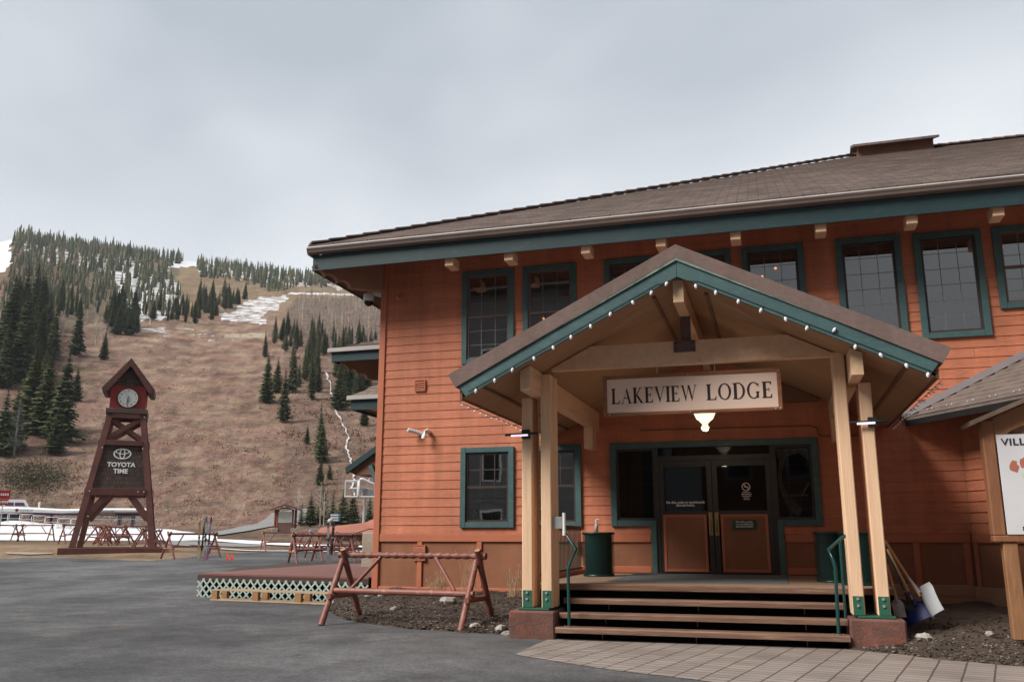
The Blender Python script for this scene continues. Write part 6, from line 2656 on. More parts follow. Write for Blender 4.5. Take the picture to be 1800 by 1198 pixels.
for i in range(60):
    x = -4.2 + i * .14
    b.box(x, x + .03, 0, .03, .5, 1.95 - .02 * (i % 3))
b.build('pickets', mat('picket_grey', (.30, .30, .31), rough=.7), t_)
b = MB(Tt)
b.box(-4.2, 4.3, .03, .06, .75, .80)
b.box(-4.2, 4.3, .03, .06, 1.55, 1.60)
b.build('rail', M_FEN, t_)
# red sign on a pole
Tt, p = placer(3, 76)
t_ = thing('red_sign', 'red sign with white writing on a thin pole at the left picture edge', 'sign', p)
b = MB(Tt)
b.tube([(0, 0, 0), (0, 0, 4.2)], .05, 6)
b.build('pole', M_GALV, t_)
b = MB(Tt)
b.box(-.9, .48, -.09, -.06, 3.35, 4.05)
b.box(-.9, .40, -.09, -.06, 2.85, 3.30)
pn_ = b.build('panel', mat('sign_red', (.42, .02, .02), rough=.5), t_)
b = MB(Tt)
rr = random.Random(4)
for zz in (3.60, 2.98):
    x = -.8
    while x < .30:
        w_ = rr.uniform(.05, .13)
        b.box(x, x + w_, -.10, -.092, zz, zz + .2)
        x += w_ + .05
b.build('sign_writing', M_WHITE, pn_)

# kiosk
Tk, pk = placer(502, 94)
kk = thing('map_kiosk', 'small red-brown timber kiosk with a green-grey gable roof and a white notice board', 'kiosk', pk)
km = 94 / FPX
def kx(px):
    return (px - 502) * km * 1.03
def kz(py):
    return (941 - py) * km + EYE - pk.z
M_KI = mat('kiosk_red', (.22, .075, .05), (.16, .055, .04), scale=3, rough=.7)
for px in (486, 490, 514, 519):
    b = MB(Tk)
    b.tube([(kx(px), 0 if px in (490, 514) else .5, -.3), (kx(px), 0 if px in (490, 514) else .5, kz(897))], .13, 8)
    b.build('post', M_KI, kk)
for s_, e0, e1 in ((-1, 478.5, 500), (1, 527, 500)):
    b = MB(Tk)
    b.prism([(kx(e1), kz(888)), (kx(e0), kz(897)), (kx(e0), kz(898.5)), (kx(e1), kz(889.8))], -.55, 1.5)
    r_ = b.build('roof', mat('kiosk_roof', (.14, .15, .14), (.10, .11, .10), scale=3, rough=.9), kk)
    b = MB(Tk)
    b.prism([(kx(e1), kz(888.4)), (kx(e0), kz(897.4)), (kx(e0), kz(899.2)), (kx(e1), kz(890.6))], -.62, -.552)
    b.build('barge_board', M_KI, r_)
b = MB(Tk)
b.prism([(kx(491), kz(898)), (kx(513), kz(898)), (kx(507), kz(893.5)), (kx(497), kz(893.5))], -.20, -.10)
b.build('header', M_KI, kk)
b = MB(Tk)
b.box(kx(491), kx(513), -.12, -.05, kz(919.5), kz(900.8))
b.box(kx(493.5), kx(509), -.27, -.21, kz(898.8), kz(896))
b.build('notice_board', mat('board_white', (.66, .68, .62), (.58, .60, .55), scale=1.2, rough=.5), kk)
b = MB(Tk)
b.box(kx(490.5), kx(513.5), -.10, -.06, -.2, kz(919.6))
b.build('lower_panel', mat('kiosk_panel', (.25, .15, .11), rough=.8), kk)
for a_, c_ in ((481, 491), (512, 523)):
    b = MB(Tk)
    b.bbox(kx(a_), kx(c_), -.5, .9, -.3, kz(929), .03)
    b.build('stone_base', M_ROCK, kk)

# blue and white direction sign
Ts, ps = placer(588, 88)
t_ = thing('direction_sign', 'blue direction sign with three white panels on a wooden post by the evergreens', 'sign', ps)
sm_ = 88 / FPX
sz = lambda py: (941 - py) * sm_ + EYE - ps.z
b = MB(Ts)
b.box(-.45 * 1, -.28, 0, .1, -.2, sz(916))
b.build('post', M_PALLET, t_)
b = MB(Ts)
b.add([((580 - 588) * sm_, -.05, sz(916.5)), ((597.5 - 588) * sm_, -.05, sz(918)), ((599 - 588) * sm_, -.05, sz(904)), ((581.5 - 588) * sm_, -.05, sz(904))], [(0, 1, 2, 3)])
b.add([((580 - 588) * sm_, -.0, sz(916.5)), ((597.5 - 588) * sm_, -.0, sz(918)), ((599 - 588) * sm_, -.0, sz(904)), ((581.5 - 588) * sm_, -.0, sz(904))], [(0, 1, 2, 3)])
pn_ = b.build('panel', mat('sign_blue', (.10, .13, .32), (.06, .22, .26), scale=.6), t_)
for i, py in enumerate((905.5, 909.8, 914)):
    b = MB(Ts)
    b.box((581.5 - 588) * sm_, (595 - 588) * sm_, -.075, -.06, sz(py + 2.6), sz(py))
    b.build('white_panel', M_WHITE, pn_)

# chairlift mast with a working platform, partly hidden by the lodge
Tc, pc = placer(640, 86)
lm = thing('lift_mast', 'pale grey chairlift mast with a railed work platform beside the lodge corner', 'lift mast', pc)
cm_ = 86 / FPX
lx_ = lambda px: (px - 640) * cm_ * 1.02
lz_ = lambda py: (941 - py) * cm_ + EYE - pc.z
b = MB(Tc)
b.tube([(lx_(639), 0, -.3), (lx_(641), 0, lz_(878))], .145, 12)
b.build('mast', M_GALV, lm)
b = MB(Tc)
R_ = .075
def tb(*p, r=R_):
    b.tube([(lx_(x), y, lz_(z)) for x, y, z in p], r, 6)
for yy in (-.5,):
    tb((607.5, yy, 877), (607.5, yy, 849))
    tb((607.5, yy, 849), (629, yy, 849))
    tb((607, yy, 876.5), (656, yy, 876.5), r=.11)
    tb((629, yy, 876), (629, yy, 850), (632, yy, 846), (636, yy, 846), (650, yy, 853), (662, yy, 856), r=.15)
tb((607.5, 1.2, 877), (607.5, 1.2, 849), (629, 1.2, 849))
tb((645, 0, 849), (652, 0, 832), (657, 0, 856))
b.build('platform_frame', mat('frame_white', (.58, .62, .64), (.52, .56, .58), rough=.4), lm)
b = MB(Tc)
b.box(lx_(612), lx_(644), -.2, .9, lz_(864), lz_(861.5))
b.box(lx_(613), lx_(645), -.2, .9, lz_(868), lz_(866.5))
b.lathe([(.9, 0), (1.0, .1), (.9, .2)], 18, (lx_(630), .4, lz_(864)))
b.build('bull_wheel', M_GALV, lm)
b = MB(Tc)
b.box(lx_(637), lx_(652), -.3, .7, lz_(874), lz_(864))
b.build('gear_box', mat('gear_grey', (.22, .23, .24), (.30, .31, .32), scale=4, rough=.6), lm)
b = MB(Tc)
b.prism([(lx_(649), lz_(877)), (lx_(666), lz_(877)), (lx_(666), lz_(846)), (lx_(656), lz_(848))], -.2, .6)
b.build('shield_plate', MATS['frame_white'], lm)

# low building with a terracotta metal roof
Tb, pb = placer(610, 78)
lb = thing('low_building', 'low building with a terracotta metal roof behind the ski rack cluster', 'building', pb)
bm_ = 78 / FPX
bx_ = lambda px: (px - 610) * bm_ * 1.02
bz_ = lambda py: (941 - py) * bm_ + EYE - pb.z
M_TERR = mat('terracotta_roof', (.36, .125, .075), (.30, .10, .062), scale=.8, rough=.6)
b = MB(Tb)
b.add([(bx_(563), -1, bz_(936)), (bx_(660), -1, bz_(939)), (bx_(640), 3, bz_(919)), (bx_(567), 3, bz_(927))], [(0, 1, 2, 3)])
b.add([(bx_(563), -1, bz_(938)), (bx_(660), -1, bz_(941)), (bx_(660), -1, bz_(939)), (bx_(563), -1, bz_(936))], [(0, 1, 2, 3)])
b.add([(bx_(640), 3, bz_(919)), (bx_(700), 3, bz_(895)), (bx_(700), 0, bz_(932)), (bx_(650), 0, bz_(934))], [(0, 1, 2, 3)])
b.build('roof', M_TERR, lb)
b = MB(Tb)
b.box(bx_(566), bx_(700), -.5, 4, -.5, bz_(938))
b.build('wall', mat('wall_tan', (.36, .24, .18), (.28, .18, .14), scale=2), lb)
b = MB(Tb)
b.prism([(bx_(626), bz_(936.5)), (bx_(647), bz_(929.5)), (bx_(662), bz_(930)), (bx_(662), bz_(931.5)), (bx_(647), bz_(931.2)), (bx_(628), bz_(937.6))], -2.5, -2)
b.build('canopy_beam', M_TOWER, lb)

# ------------------------------------------------------------------ plaza building mirrored in the windows, and an added block against sky light
M_GSID = mat('grey_siding', (.20, .20, .195), (.15, .15, .145), scale=1.5, rough=.8, stretch=(.4, .4, 6), bump=.4)
def block(x0, x1, y0, y1, h, lab, sid):
    t_ = thing('plaza_building', lab, 'building', ((x0 + x1) / 2, y1, 0))
    b = MB()
    b.box(x0, x1, y0, y1, -.1, h)
    z = .3
    while z < h - .2:
        b.add([(x0, y1 + .03, z), (x1, y1 + .03, z), (x1, y1 + .008, z + .24), (x0, y1 + .008, z + .24), (x0, y1, z), (x1, y1, z)], [(0, 1, 2, 3), (0, 4, 5, 1)])
        z += .25
    b.build('wall', sid, t_)
    b = MB()
    b.prism([(y0 - 1, h - .1), (y1 + 1.2, h - .1), (y1 + 1.2, h + .15), ((y0 + y1) / 2, h + 3.2), (y0 - 1, h + .15)], x0 - 1, x1 + 1, 0, 'x')
    b.build('roof', M_TROOF, t_)
    x = x0 + 1.5
    while x < x1 - 2:
        for zz in (1.4, 4.6, 7.8, 11.0, 14.2):
            if zz + 2 > h:
                continue
            f = MB()
            f.box(x, x + 1.3, y1 + .0, y1 + .05, zz, zz + 1.6)
            fo = f.build('window', M_WHITE, t_)
            f = MB()
            f.box(x + .1, x + 1.2, y1 + .04, y1 + .06, zz + .1, zz + 1.5)
            f.build('pane', M_DARK, fo)
        x += 3.2
block(-34, -7, -24, -13, 16, 'tall grey clapboard building across the plaza mirrored in the upper left windows', M_GSID)
block(-4, 46, -26, -15, 10.2, 'unseen brown building added behind the viewpoint to block low sky light', M_PANEL)  # added out of view; its height keeps sky light off the porch side

# ------------------------------------------------------------------ trees
def conifer_crown(h, r, seed, whorls=40, per=11, droop=.35, low=.05, narrow=1.0):
    rr = random.Random(seed)
    b = MB()
    gapdir = rr.uniform(0, 6.28)
    for i in range(whorls):
        t = (i + rr.random() * .6) / whorls
        z = h * (low + (1 - low) * t)
        env = (1 - t) ** .80 * (.55 + .45 * min(1, t * 6 + .35))
        rad = r * env * narrow * rr.uniform(.80, 1.12) + .03 * h * .1
        n = max(4, int(per * (.5 + .5 * env)))
        a0 = rr.uniform(0, 6.28)
        for k in range(n):
            a = a0 + 2 * pi * k / n + rr.uniform(-.25, .25)
            L_ = rad * rr.uniform(.62, 1.18)
            if rr.random() < .06:
                continue
            dz = -droop * L_ * rr.uniform(.6, 1.3)
            w_ = L_ * rr.uniform(.20, .34) + .05
            ca, sa = cos(a), sin(a)
            def P(q, s_, up):
                return (ca * q - sa * s_, sa * q + ca * s_, z + up)
            o = len(b.v)
            th = w_ * .35
            b.add([P(0, 0, .05 * L_), P(L_ * .45, w_, dz * .35 - th), P(L_, 0, dz + L_ * .08), P(L_ * .45, -w_, dz * .35 - th), P(L_ * .5, 0, dz * .30 + .06 * L_)],
                  [(0, 1, 4), (1, 2, 4), (2, 3, 4), (3, 0, 4)])
            for q in range(2):
                u = rr.uniform(.45, .95)
                s_ = rr.choice((-1, 1)) * w_ * rr.uniform(.4, 1.2)
                l2 = L_ * rr.uniform(.12, .26)
                b.add([P(L_ * u, s_ * .2, dz * u * .8), P(L_ * u + l2, s_ + l2 * .3, dz * u - l2 * .4), P(L_ * u + l2 * .2, s_ * 1.1, dz * u - l2 * .7)], [(0, 1, 2)])
    # pointed leader
    b.add([(-.05 * r, 0, h * .93), (.05 * r, 0, h * .93), (0, 0, h * 1.02), (0, .05 * r, h * .93), (0, -.05 * r, h * .93)], [(0, 1, 2), (3, 4, 2)])
    return b
def make_conifer(h, r, seed, m, name='conifer_tree', **kw):
    t_ = thing(name, 'tree', 'tree', (0, 0, 0), local=True)
    b = MB()
    b.tube([(0, 0, -.8), (0, 0, h * .5), (0, 0, h * .97)], [h * .016, h * .010, h * .002], 6)
    b.build('trunk', M_TRUNK, t_)
    conifer_crown(h, r, seed, **kw).build('crown', m, t_)
    return t_
M_CONA = mat('conifer_mid', (.12, .138, .062), (.068, .082, .042), scale=.4, rough=.9, spec=.1, rnd_amt=.3)
PROT = {}
USED = set()
def conif(kind):
    if kind not in PROT:
        if kind == 'dark1':
            PROT[kind] = make_conifer(10, 1.55, 1, M_CONIF, whorls=50, per=12)
        elif kind == 'dark2':
            PROT[kind] = make_conifer(10, 1.25, 2, M_CONIF, whorls=52, per=11)
        elif kind == 'narrow':
            PROT[kind] = make_conifer(10, .95, 3, M_CONIF, whorls=50, per=9)
        elif kind == 'wide':
            PROT[kind] = make_conifer(10, 2.2, 4, M_CONIF2, whorls=44, per=13, droop=.15)
        elif kind == 'mid':
            PROT[kind] = make_conifer(10, 1.7, 5, M_CONA, whorls=46, per=12, droop=.25)
        elif kind == 'olive':
            PROT[kind] = make_conifer(10, 1.35, 6, M_CONIF2, whorls=40, per=10, droop=.3)
        return PROT[kind], True
    return PROT[kind], False
def plant_tree(kind, px, pyb, hpx, label, group=None, s=1.0, wide=1.0):
    q_, D = ghit(px, pyb, 40)
    if q_ is None:
        return None
    o, new = conif(kind)
    if not new:
        o = copy_tree(o)
    h = hpx / FPX * D * (1.0 + .0 * s)
    k = h / 10.0
    o.location = q_
    o.rotation_euler = (rnd.uniform(-.03, .03), rnd.uniform(-.03, .03), rnd.uniform(0, 6.28))
    o.scale = (k * wide, k * wide, k)
    o['label'] = label
    if group:
        o['group'] = group
    elif 'group' in o:
        del o['group']
    return o
GL_ = 'tall dark conifers on the left slope'
NAMED = [
 ('dark1', 90, 632, 106, 'tall dark conifer standing in brown brush above the bare white aspens at left', GL_, 1.0),
 ('dark1', 134, 624, 98, 'tall dark conifer between two clumps of bare pale trees', GL_, 1.0),
 ('mid', 182, 632, 54, 'small open-branched conifer just above the bare grove left of the clock tower roof', GL_, 1.1),
 ('dark2', 10, 660, 190, 'very tall dark conifer at the left picture edge', GL_, 1.3),
 ('dark2', 38, 668, 180, 'tall dark conifer second from the left picture edge', GL_, 1.2),
 ('dark2', 58, 640, 150, 'tall dark conifer third from the left picture edge', GL_, 1.1),
 ('mid', 52, 760, 165, 'broad green conifer in the middle of the left stand', GL_, 1.25),
 ('mid', 74, 765, 155, 'broad green conifer right of centre in the left stand', GL_, 1.2),
 ('dark1', 103, 780, 170, 'largest green conifer at the right of the left stand, level with the clock house', GL_, 1.25),
 ('mid', 97, 798, 90, 'lowest bushy conifer at the foot of the left stand', GL_, 1.35),
 ('mid', 133, 705, 62, 'small conifer standing alone right of the left stand', GL_, 1.2),
 ('mid', 22, 790, 110, 'dark conifer behind the grey dead tree', GL_, 1.3),
 ('dark1', 0, 800, 120, 'dark conifer cut by the left picture edge above the red sign', GL_, 1.3),
 ('mid', 75, 700, 90, 'olive conifer rising between the taller ones of the left stand', GL_, 1.2)]
GM_ = 'conifers on the slope between the clock tower and the lodge'
NAMED += [
 ('dark2', 466, 628, 52, 'slim dark conifer highest of the row right of the open piste', GM_, 1.0),
 ('mid', 468, 708, 92, 'conifer with a pale trunk streak at the left of the middle group', GM_, 1.1),
 ('mid', 486, 690, 66, 'conifer second from the left in the middle group', GM_, 1.1),
 ('dark2', 499, 742, 98, 'tall dark conifer lowest in the middle group', GM_, 1.2),
 ('olive', 514, 690, 90, 'olive conifer behind the lowest tree of the middle group', GM_, 1.2),
 ('olive', 536, 668, 66, 'conifer with ragged branches right of the middle group', GM_, 1.1),
 ('narrow', 548, 702, 84, 'narrow conifer standing alone left of the creek', GM_, 1.2),
 ('dark2', 562, 806, 100, 'tall narrow tipped conifer standing alone in the middle of the slope', GM_, 1.1),
 ('mid', 565, 812, 72, 'wide dark green conifer right against the tall narrow tipped one', GM_, 1.15),
 ('mid', 539, 780, 36, 'small conifer just left of the lone tall tree', GM_, 1.1),
 ('mid', 562, 852, 50, 'small dark conifer above the bare tree by the kiosk', GM_, 1.1),
 ('mid', 579, 842, 32, 'very small conifer right of the bare tree by the kiosk', GM_, 1.2),
 ('dark2', 514, 648, 54, 'dark conifer at the head of the middle group', GM_, 1.1),
 ('dark2', 546, 618, 50, 'dark slim conifer above the ragged one', GM_, 1.0),
 ('mid', 594, 720, 90, 'green conifer right of the white creek', GM_, 1.2),
 ('mid', 612, 700, 80, 'bushy conifer left of the lower rear roof corner', GM_, 1.4),
 ('mid', 628, 690, 70, 'bushy conifer under the upper rear roof', GM_, 1.4),
 ('mid', 645, 700, 60, 'conifer against the lodge corner between the two rear roofs', GM_, 1.3),
 ('mid', 640, 748, 50, 'conifer right of the creek under the lower rear roof', GM_, 1.2),
 ('mid', 566, 920, 70, 'dark bushy evergreen beside the direction sign', GM_, 1.5),
 ('olive', 583, 925, 62, 'green evergreen just behind the direction sign', GM_, 1.5),
 ('mid', 601, 925, 68, 'green evergreen right of the direction sign', GM_, 1.5),
 ('mid', 619, 922, 58, 'evergreen behind the lift mast', GM_, 1.6),
 ('olive', 648, 922, 60, 'evergreen right of the lift mast against the lodge corner', GM_, 1.5),
 ('mid', 545, 925, 58, 'evergreen behind the bare tree right of the kiosk', GM_, 1.5),
 ('olive', 529, 924, 40, 'small evergreen directly right of the kiosk', GM_, 1.5)]
for kind, px, pyb, hpx, lab, g_, wd_ in NAMED:
    plant_tree(kind, px, pyb, hpx, lab, g_, 1, wd_)
# stands of conifers: polygon, how many, height in px, kind, label, individual or merged
def scatter(P, n, seed, mindist=0):
    rr = random.Random(seed)
    xs = [p[0] for p in P]
    ys = [p[1] for p in P]
    out_ = []
    tries = 0
    while len(out_) < n and tries < n * 30:
        tries += 1
        px, py = rr.uniform(min(xs), max(xs)), rr.uniform(min(ys), max(ys))
        if not inpoly(px, py, P):
            continue
        if mindist and any((px - a) ** 2 + ((py - b_) * 1.0) ** 2 < mindist ** 2 for a, b_ in out_):
            continue
        out_.append((px, py))
    return out_
STANDS = [
 ([(0, 600), (70, 565), (100, 575), (80, 640), (0, 700)], 26, (70, 110), ('dark2', 'mid', 'dark1'), 'dark conifer in the packed stand behind the grey dead tree', 31, 1.2),
 ([(0, 560), (60, 570), (90, 590), (60, 680), (0, 700)], 26, (80, 130), ('dark2', 'dark1'), 'dark conifer in the dense stand at the left picture edge', 3, 1.2),
 ([(100, 520), (200, 560), (240, 572), (238, 592), (150, 560), (100, 560)], 26, (34, 55), ('dark2', 'dark1', 'narrow'), 'dark conifer at the lower edge of the upper left forest', 4, 1.0),
 ([(196, 545), (240, 560), (240, 590), (196, 588)], 16, (40, 60), ('dark1', 'mid'), 'dark conifer in the clump above the clock tower roof', 5, 1.2),
 ([(250, 540), (345, 548), (345, 572), (300, 565), (250, 560)], 24, (26, 44), ('dark2', 'mid', 'narrow'), 'conifer in the row below the snow field', 6, 1.1),
 ([(345, 520), (432, 520), (425, 548), (385, 552), (372, 572), (350, 572)], 34, (28, 48), ('olive', 'dark2', 'mid'), 'conifer in the triangular clump above the snow streak', 7, 1.1),
 ([(480, 590), (560, 585), (660, 600), (660, 640), (560, 640), (480, 612)], 56, (28, 50), ('olive', 'mid', 'dark2'), 'green conifer at the foot of the pale larch stand', 8, 1.1),
 ([(585, 640), (660, 640), (660, 720), (600, 715)], 26, (46, 78), ('mid', 'olive'), 'bushy conifer in the gully right of the creek', 9, 1.4),
 ([(525, 640), (560, 650), (560, 690), (520, 680)], 12, (34, 60), ('olive', 'mid'), 'conifer scattered left of the creek head', 10, 1.1)]
for P, n, (h0, h1), kinds, lab, seed, wd_ in STANDS:
    rr = random.Random(seed)
    for iq, (px, py) in enumerate(sorted(scatter(P, n, seed, 3))):
        hd_, tl_ = lab.split(' ', 1) if not lab.startswith('conifer') else ('', lab)
        lab_i = (hd_ + ' ' + tl_).strip().replace('conifer', 'conifer, ' + ordinal(iq + 1) + ' from left,', 1)
        plant_tree(rr.choice(kinds), px, py, rr.uniform(h0, h1), lab_i, lab.replace('conifer', 'conifers', 1), 1, wd_ * rr.uniform(.85, 1.15))
# far forest merged into one mass
ff = MB()
FM = [M_FOREST, mat('forest_green', (.075, .095, .056), (.055, .072, .046), scale=.1, rough=.95, spec=.05), mat('forest_olive', (.15, .15, .085), (.13, .13, .075), scale=.1, rough=.95, spec=.05), mat('forest_brown', (.18, .145, .10), (.15, .12, .085), scale=.1, rough=.95, spec=.05)]
def lowtree(b, p, h, r, rr):
    mi = rr.choice((0, 0, 0, 1, 1, 1, 2, 2, 3))
    nl = 4
    for i in range(nl):
        t = i / nl
        z0 = p.z + h * (.06 + .92 * t)
        z1 = p.z + h * min(1.0, .06 + .92 * t + .42)
        rad = r * (1 - t) ** .8 * rr.uniform(.85, 1.15)
        n = 7
        a0 = rr.uniform(0, 6)
        vs = [(p.x, p.y, z1)]
        for k in range(n):
            a = a0 + 2 * pi * k / n
            q = rad * rr.uniform(.65, 1.25)
            vs.append((p.x + cos(a) * q, p.y + sin(a) * q, z0 + rr.uniform(-.06, .06) * h))
        b.add(vs, [(0, k + 1, (k + 1) % n + 1) for k in range(n)], mi)
FOR = [
 ([(22, 412), (150, 434), (322, 458), (300, 474), (290, 500), (262, 500), (230, 474), (200, 492), (205, 530), (170, 540), (120, 548), (60, 560), (0, 600), (0, 500), (20, 470)], 900, (13, 32)),
 ([(22, 416), (150, 436), (322, 459), (318, 464), (150, 444), (24, 426)], 330, (17, 25)),
 ([(262, 474), (300, 490), (318, 520), (300, 556), (250, 556), (220, 530), (200, 500)], 130, (18, 34)),
 ([(345, 458), (450, 472), (560, 488), (700, 505), (700, 512), (560, 497), (450, 482), (345, 466)], 330, (14, 22)),
 ([(345, 470), (420, 480), (500, 492), (585, 498), (570, 505), (520, 505), (480, 515), (455, 503), (400, 492), (350, 488)], 210, (16, 30)),
 ]
rr = random.Random(11)
for P, n, (h0, h1) in FOR:
    for px, py in scatter(P, n, n):
        q_, D = ghit(px, py, 90)
        if q_ is None:
            continue
        h = rr.uniform(h0, h1) / FPX * D
        lowtree(ff, q_ - Vector((0, 0, .5)), h, h * rr.uniform(.09, .15), rr)
tag(ff.build('far_forest', FM), 'dense conifer forest covering the upper mountainside and the crest', 'forest', kind='stuff')
# pale leafless larches
lf = MB()
def larch(b, p, h, rr):
    mi = rr.choice((0, 1, 1, 2, 2))
    tl = Vector((rr.uniform(-.03, .03), 0, 1)) * h
    b.tube([p - Vector((0, 0, .5)), p + tl], [h * .018, h * .004], 3, mi, cap=False)
    for k in range(34):
        z = h * rr.uniform(.2, .97)
        a = rr.uniform(0, 6.28)
        l_ = h * .14 * (1.05 - z / h) * rr.uniform(.7, 1.4) + .15
        d = Vector((cos(a) * l_, sin(a) * l_, l_ * rr.uniform(.1, .7)))
        s0 = p + Vector((0, 0, z))
        w_ = Vector((-sin(a), cos(a), 0)) * (h * .013)
        b.add([s0 - w_ + Vector((0, 0, .04)), s0 + w_, s0 + d], [(0, 1, 2)], mi)
for P, n, hh in (([(520, 530), (700, 525), (700, 615), (560, 610), (510, 590), (500, 560)], 400, (14, 38)), ([(395, 500), (520, 505), (520, 512), (400, 512)], 30, (12, 18)), ([(250, 520), (330, 520), (330, 560), (250, 560)], 40, (18, 28))):
    for px, py in scatter(P, n, n + 1):
        q_, D = ghit(px, py, 90)
        if q_ is not None:
            larch(lf, q_, rr.uniform(*hh) / FPX * D, rr)
tag(lf.build('larch_stand', [M_BARE, M_LAR2, M_LAR3]), 'pale leafless larch stand on the slope left of the lodge roof', 'trees', kind='stuff')
# bare broadleaf trees, one by one
def bare_tree(px, pyb, hpx, seed, lab, stems=1, m=M_BARE, spread=.5):
    q_, D = ghit(px, pyb, 60)
    h = hpx / FPX * D
    rr = random.Random(seed)
    t_ = thing('bare_tree', lab, 'tree', q_, 'leafless pale trees')
    tb_, cb_ = MB(), MB()
    w0 = D / FPX
    for s_ in range(stems):
        lean = Vector((rr.uniform(-.12, .12), rr.uniform(-.1, .1), 1)) if stems > 1 else Vector((rr.uniform(-.04, .04), 0, 1))
        base = q_ + Vector((rr.uniform(-.3, .3) * (stems > 1), 0, -.3))
        top = base + lean * h * rr.uniform(.85, 1.0)
        mid = base.lerp(top, .5) + Vector((rr.uniform(-.02, .02) * h, 0, 0))
        tb_.tube([base, mid, top], [w0 * 1.0, w0 * .65, w0 * .15], 6)
        for k in range(34):
            u = rr.uniform(.2, .95)
            s0 = base.lerp(mid, u * 2) if u < .5 else mid.lerp(top, u * 2 - 1)
            a = rr.uniform(0, 6.28)
            l_ = h * (1.1 - u) * spread * .42 * rr.uniform(.6, 1.3)
            p1 = s0 + Vector((cos(a) * l_ * .55, sin(a) * l_ * .55, l_ * .45))
            p2 = p1 + Vector((cos(a + .3) * l_ * .4, sin(a + .3) * l_ * .4, l_ * rr.uniform(.4, .8)))
            cb_.tube([s0, p1, p2], [w0 * .32, w0 * .20, w0 * .06], 3, cap=False)
            for j in range(4):
                st_ = p1.lerp(p2, rr.random())
                cb_.tube([st_, st_ + Vector((rr.uniform(-1, 1), rr.uniform(-1, 1), rr.uniform(.2, 1.1))) * l_ * .35], [w0 * .14, w0 * .05], 3, cap=False)
    tb_.build('trunk', m, t_)
    cb_.build('crown', m, t_)
bare_tree(109, 592, 60, 1, 'leafless white-stemmed tree right of the tall dark conifer at left', 2)
bare_tree(104, 585, 50, 2, 'slender leafless tree touching the tall dark conifer at left', 1)
bare_tree(168, 606, 62, 3, 'leafless pale tree in the middle of the bare grove', 2, spread=.7)
bare_tree(180, 604, 58, 4, 'leaning leafless tree at the right of the bare grove', 2, spread=.7)
bare_tree(150, 578, 40, 5, 'small leafless tree at the left of the bare grove', 1)
bare_tree(62, 545, 36, 6, 'small leafless tree amid the dark left forest', 2)
bare_tree(563, 924, 86, 7, 'tall leafless tree by the evergreens right of the kiosk', 1, spread=.7)
bare_tree(569, 924, 70, 8, 'second leafless stem beside the tall leafless tree near the kiosk', 1, spread=.6)
bare_tree(524, 895, 48, 9, 'faint leafless sapling just above the kiosk roof', 1, spread=.5)
bare_tree(606, 925, 40, 10, 'leafless sapling between the direction sign and the lift mast', 1)
# grey dead spruce
q_, D = ghit(24, 802, 60)
h = 104 / FPX * D
t_ = thing('dead_tree', 'silvery grey dead spruce at the left above the mossy rocks', 'tree', q_)
b = MB()
b.tube([q_ - Vector((0, 0, .3)), q_ + Vector((0, 0, h))], [h * .02, h * .004], 6)
b.build('trunk', M_GREYT, t_)
b = MB()
rr = random.Random(21)
for k in range(150):
    z = h * rr.uniform(.15, .97)
    a = rr.uniform(0, 6.28)
    l_ = h * .27 * (1.05 - z / h) * rr.uniform(.7, 1.2) + .1
    p1 = q_ + Vector((cos(a) * l_ * .6, sin(a) * l_ * .6, z - l_ * .15))
    p2 = q_ + Vector((cos(a) * l_, sin(a) * l_, z + l_ * .10))
    b.tube([q_ + Vector((0, 0, z)), p1, p2], [.045, .03, .012], 3, cap=False)
    for j in range(3):
        s0 = p1.lerp(p2, rr.random())
        b.tube([s0, s0 + Vector((rr.uniform(-1, 1), rr.uniform(-1, 1), rr.uniform(-.4, .6))) * l_ * .2], [.018, .006], 3, cap=False)
b.build('crown', M_GREYT, t_)

# low brush tufts over the open hillside
rr = random.Random(31)
cols = [(-40, 600, 700, 930)]
bb = [MB(), MB(), MB()]
for k in range(15000):
    py = 560 + (925 - 560) * rr.random() ** 1.0
    px = rr.uniform(-60, 720)
    q_, D = ghit(px, py, 112)
    if q_ is None or D > 420:
        continue
    nz = mnoise.noise(Vector((px / 40, py / 20, 9)))
    if nz < -.15 + rr.uniform(-.2, .2):
        continue
    s_ = rr.uniform(.18, .42) * (1.6 if px > 500 and py < 800 else 1) * (1.5 if nz > .3 else 1)
    mi = 0 if nz < .2 else (1 if rr.random() < .6 else 2)
    b = bb[mi]
    for j in range(5):
        a = rr.uniform(0, 6.28)
        d = Vector((cos(a) * s_ * .7, sin(a) * s_ * .7, s_ * rr.uniform(.4, .9)))
        w_ = Vector((-sin(a), cos(a), 0)) * s_ * .16
        o_ = q_ + Vector((rr.uniform(-.6, .6), rr.uniform(-.6, .6), -.05))
        b.add([o_ - w_, o_ + w_, o_ + d], [(0, 1, 2)])
bm = MB()
for i in range(3):
    o = len(bm.v)
    bm.v += bb[i].v
    bm.f += [[q + o for q in f] for f in bb[i].f]
    bm.m += [i] * len(bb[i].f)
    bm.s += [False] * len(bb[i].f)
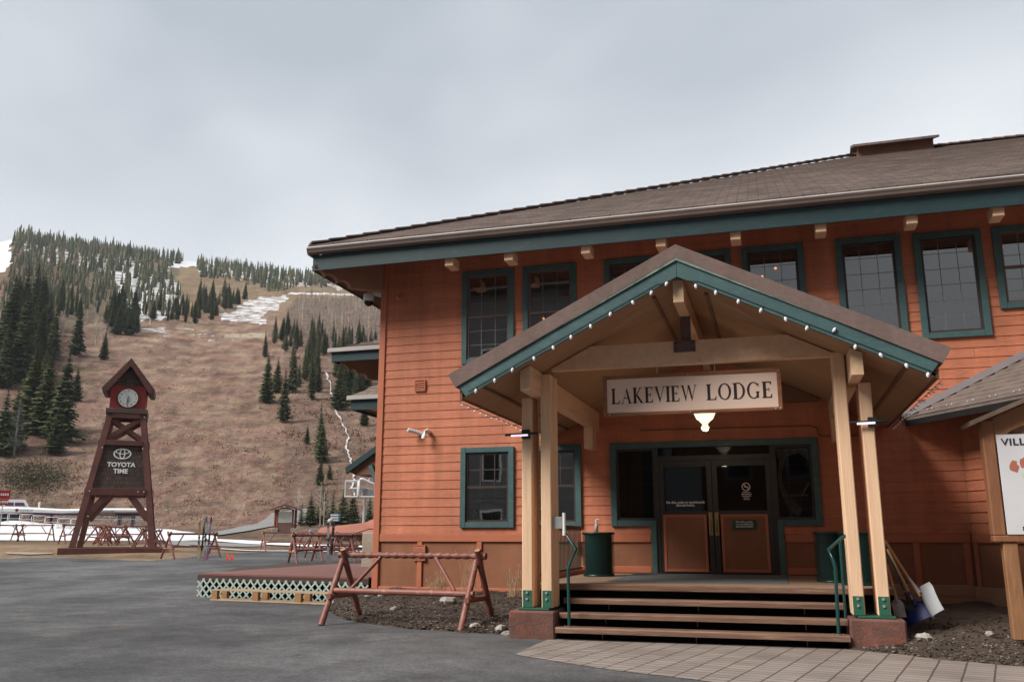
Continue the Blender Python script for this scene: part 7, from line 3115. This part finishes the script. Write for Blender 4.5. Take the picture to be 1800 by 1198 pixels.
tag(bm.build('hillside_brush', [M_BRUSH, mat('brush_red', (.24, .115, .085), (.20, .10, .075), scale=.3, rough=.95, spec=.05), mat('brush_tan', (.32, .23, .16), (.27, .19, .13), scale=.3, rough=.95, spec=.05)]),
    'low reddish brown leafless brush covering the open hillside', 'brush', kind='stuff')
# green mossy patch of low juniper at the lower left
jb = MB()
for k in range(3200):
    px, py = rr.gauss(58, 34), rr.gauss(838, 15)
    q_, D = ghit(px, py, 100)
    if q_ is None:
        continue
    for j in range(5):
        a = rr.uniform(0, 6.28)
        s_ = rr.uniform(.10, .28)
        d = Vector((cos(a) * s_, sin(a) * s_, s_ * rr.uniform(.3, .9)))
        w_ = Vector((-sin(a), cos(a), 0)) * s_ * .3
        jb.add([q_ - w_, q_ + w_, q_ + d], [(0, 1, 2)])
tag(jb.build('juniper_scrub', mat('juniper', (.085, .10, .05), (.13, .115, .07), scale=.5, rough=.9)), 'low green scrub on the bank above the lift station', 'scrub', kind='stuff')
sb = MB()
for k in range(1200):
    px, py = rr.uniform(-20, 650), 640 + 285 * rr.random() ** .6
    q_, D = ghit(px, py, 100)
    if q_ is not None:
        stone(sb, q_ + Vector((0, 0, .03)), rr.choice((.05, .07, .10, .15)) * (2.2 if rr.random() < .03 else 1), k)
tag(sb.build('scree', mat('scree_pale', (.50, .46, .42), (.33, .29, .26), scale=.5, rough=.9)), 'small pale stones scattered over the hillside', 'stones', kind='stuff')

# ------------------------------------------------------------------ thin mountain haze
hz = MB()
hz.box(-1500, 1100, -380, 1560, -6, 560)
hm = bpy.data.materials.new('haze_air')
hm.use_nodes = True
t = hm.node_tree
t.nodes.clear()
o_ = t.nodes.new('ShaderNodeOutputMaterial')
pv = t.nodes.new('ShaderNodeVolumePrincipled')
pv.inputs['Color'].default_value = (.80, .86, .94, 1)
pv.inputs['Density'].default_value = 0.00012
t.links.new(pv.outputs[0], o_.inputs['Volume'])
tag(hz.build('haze', hm), 'thin pale mountain haze', None, None, 'stuff')
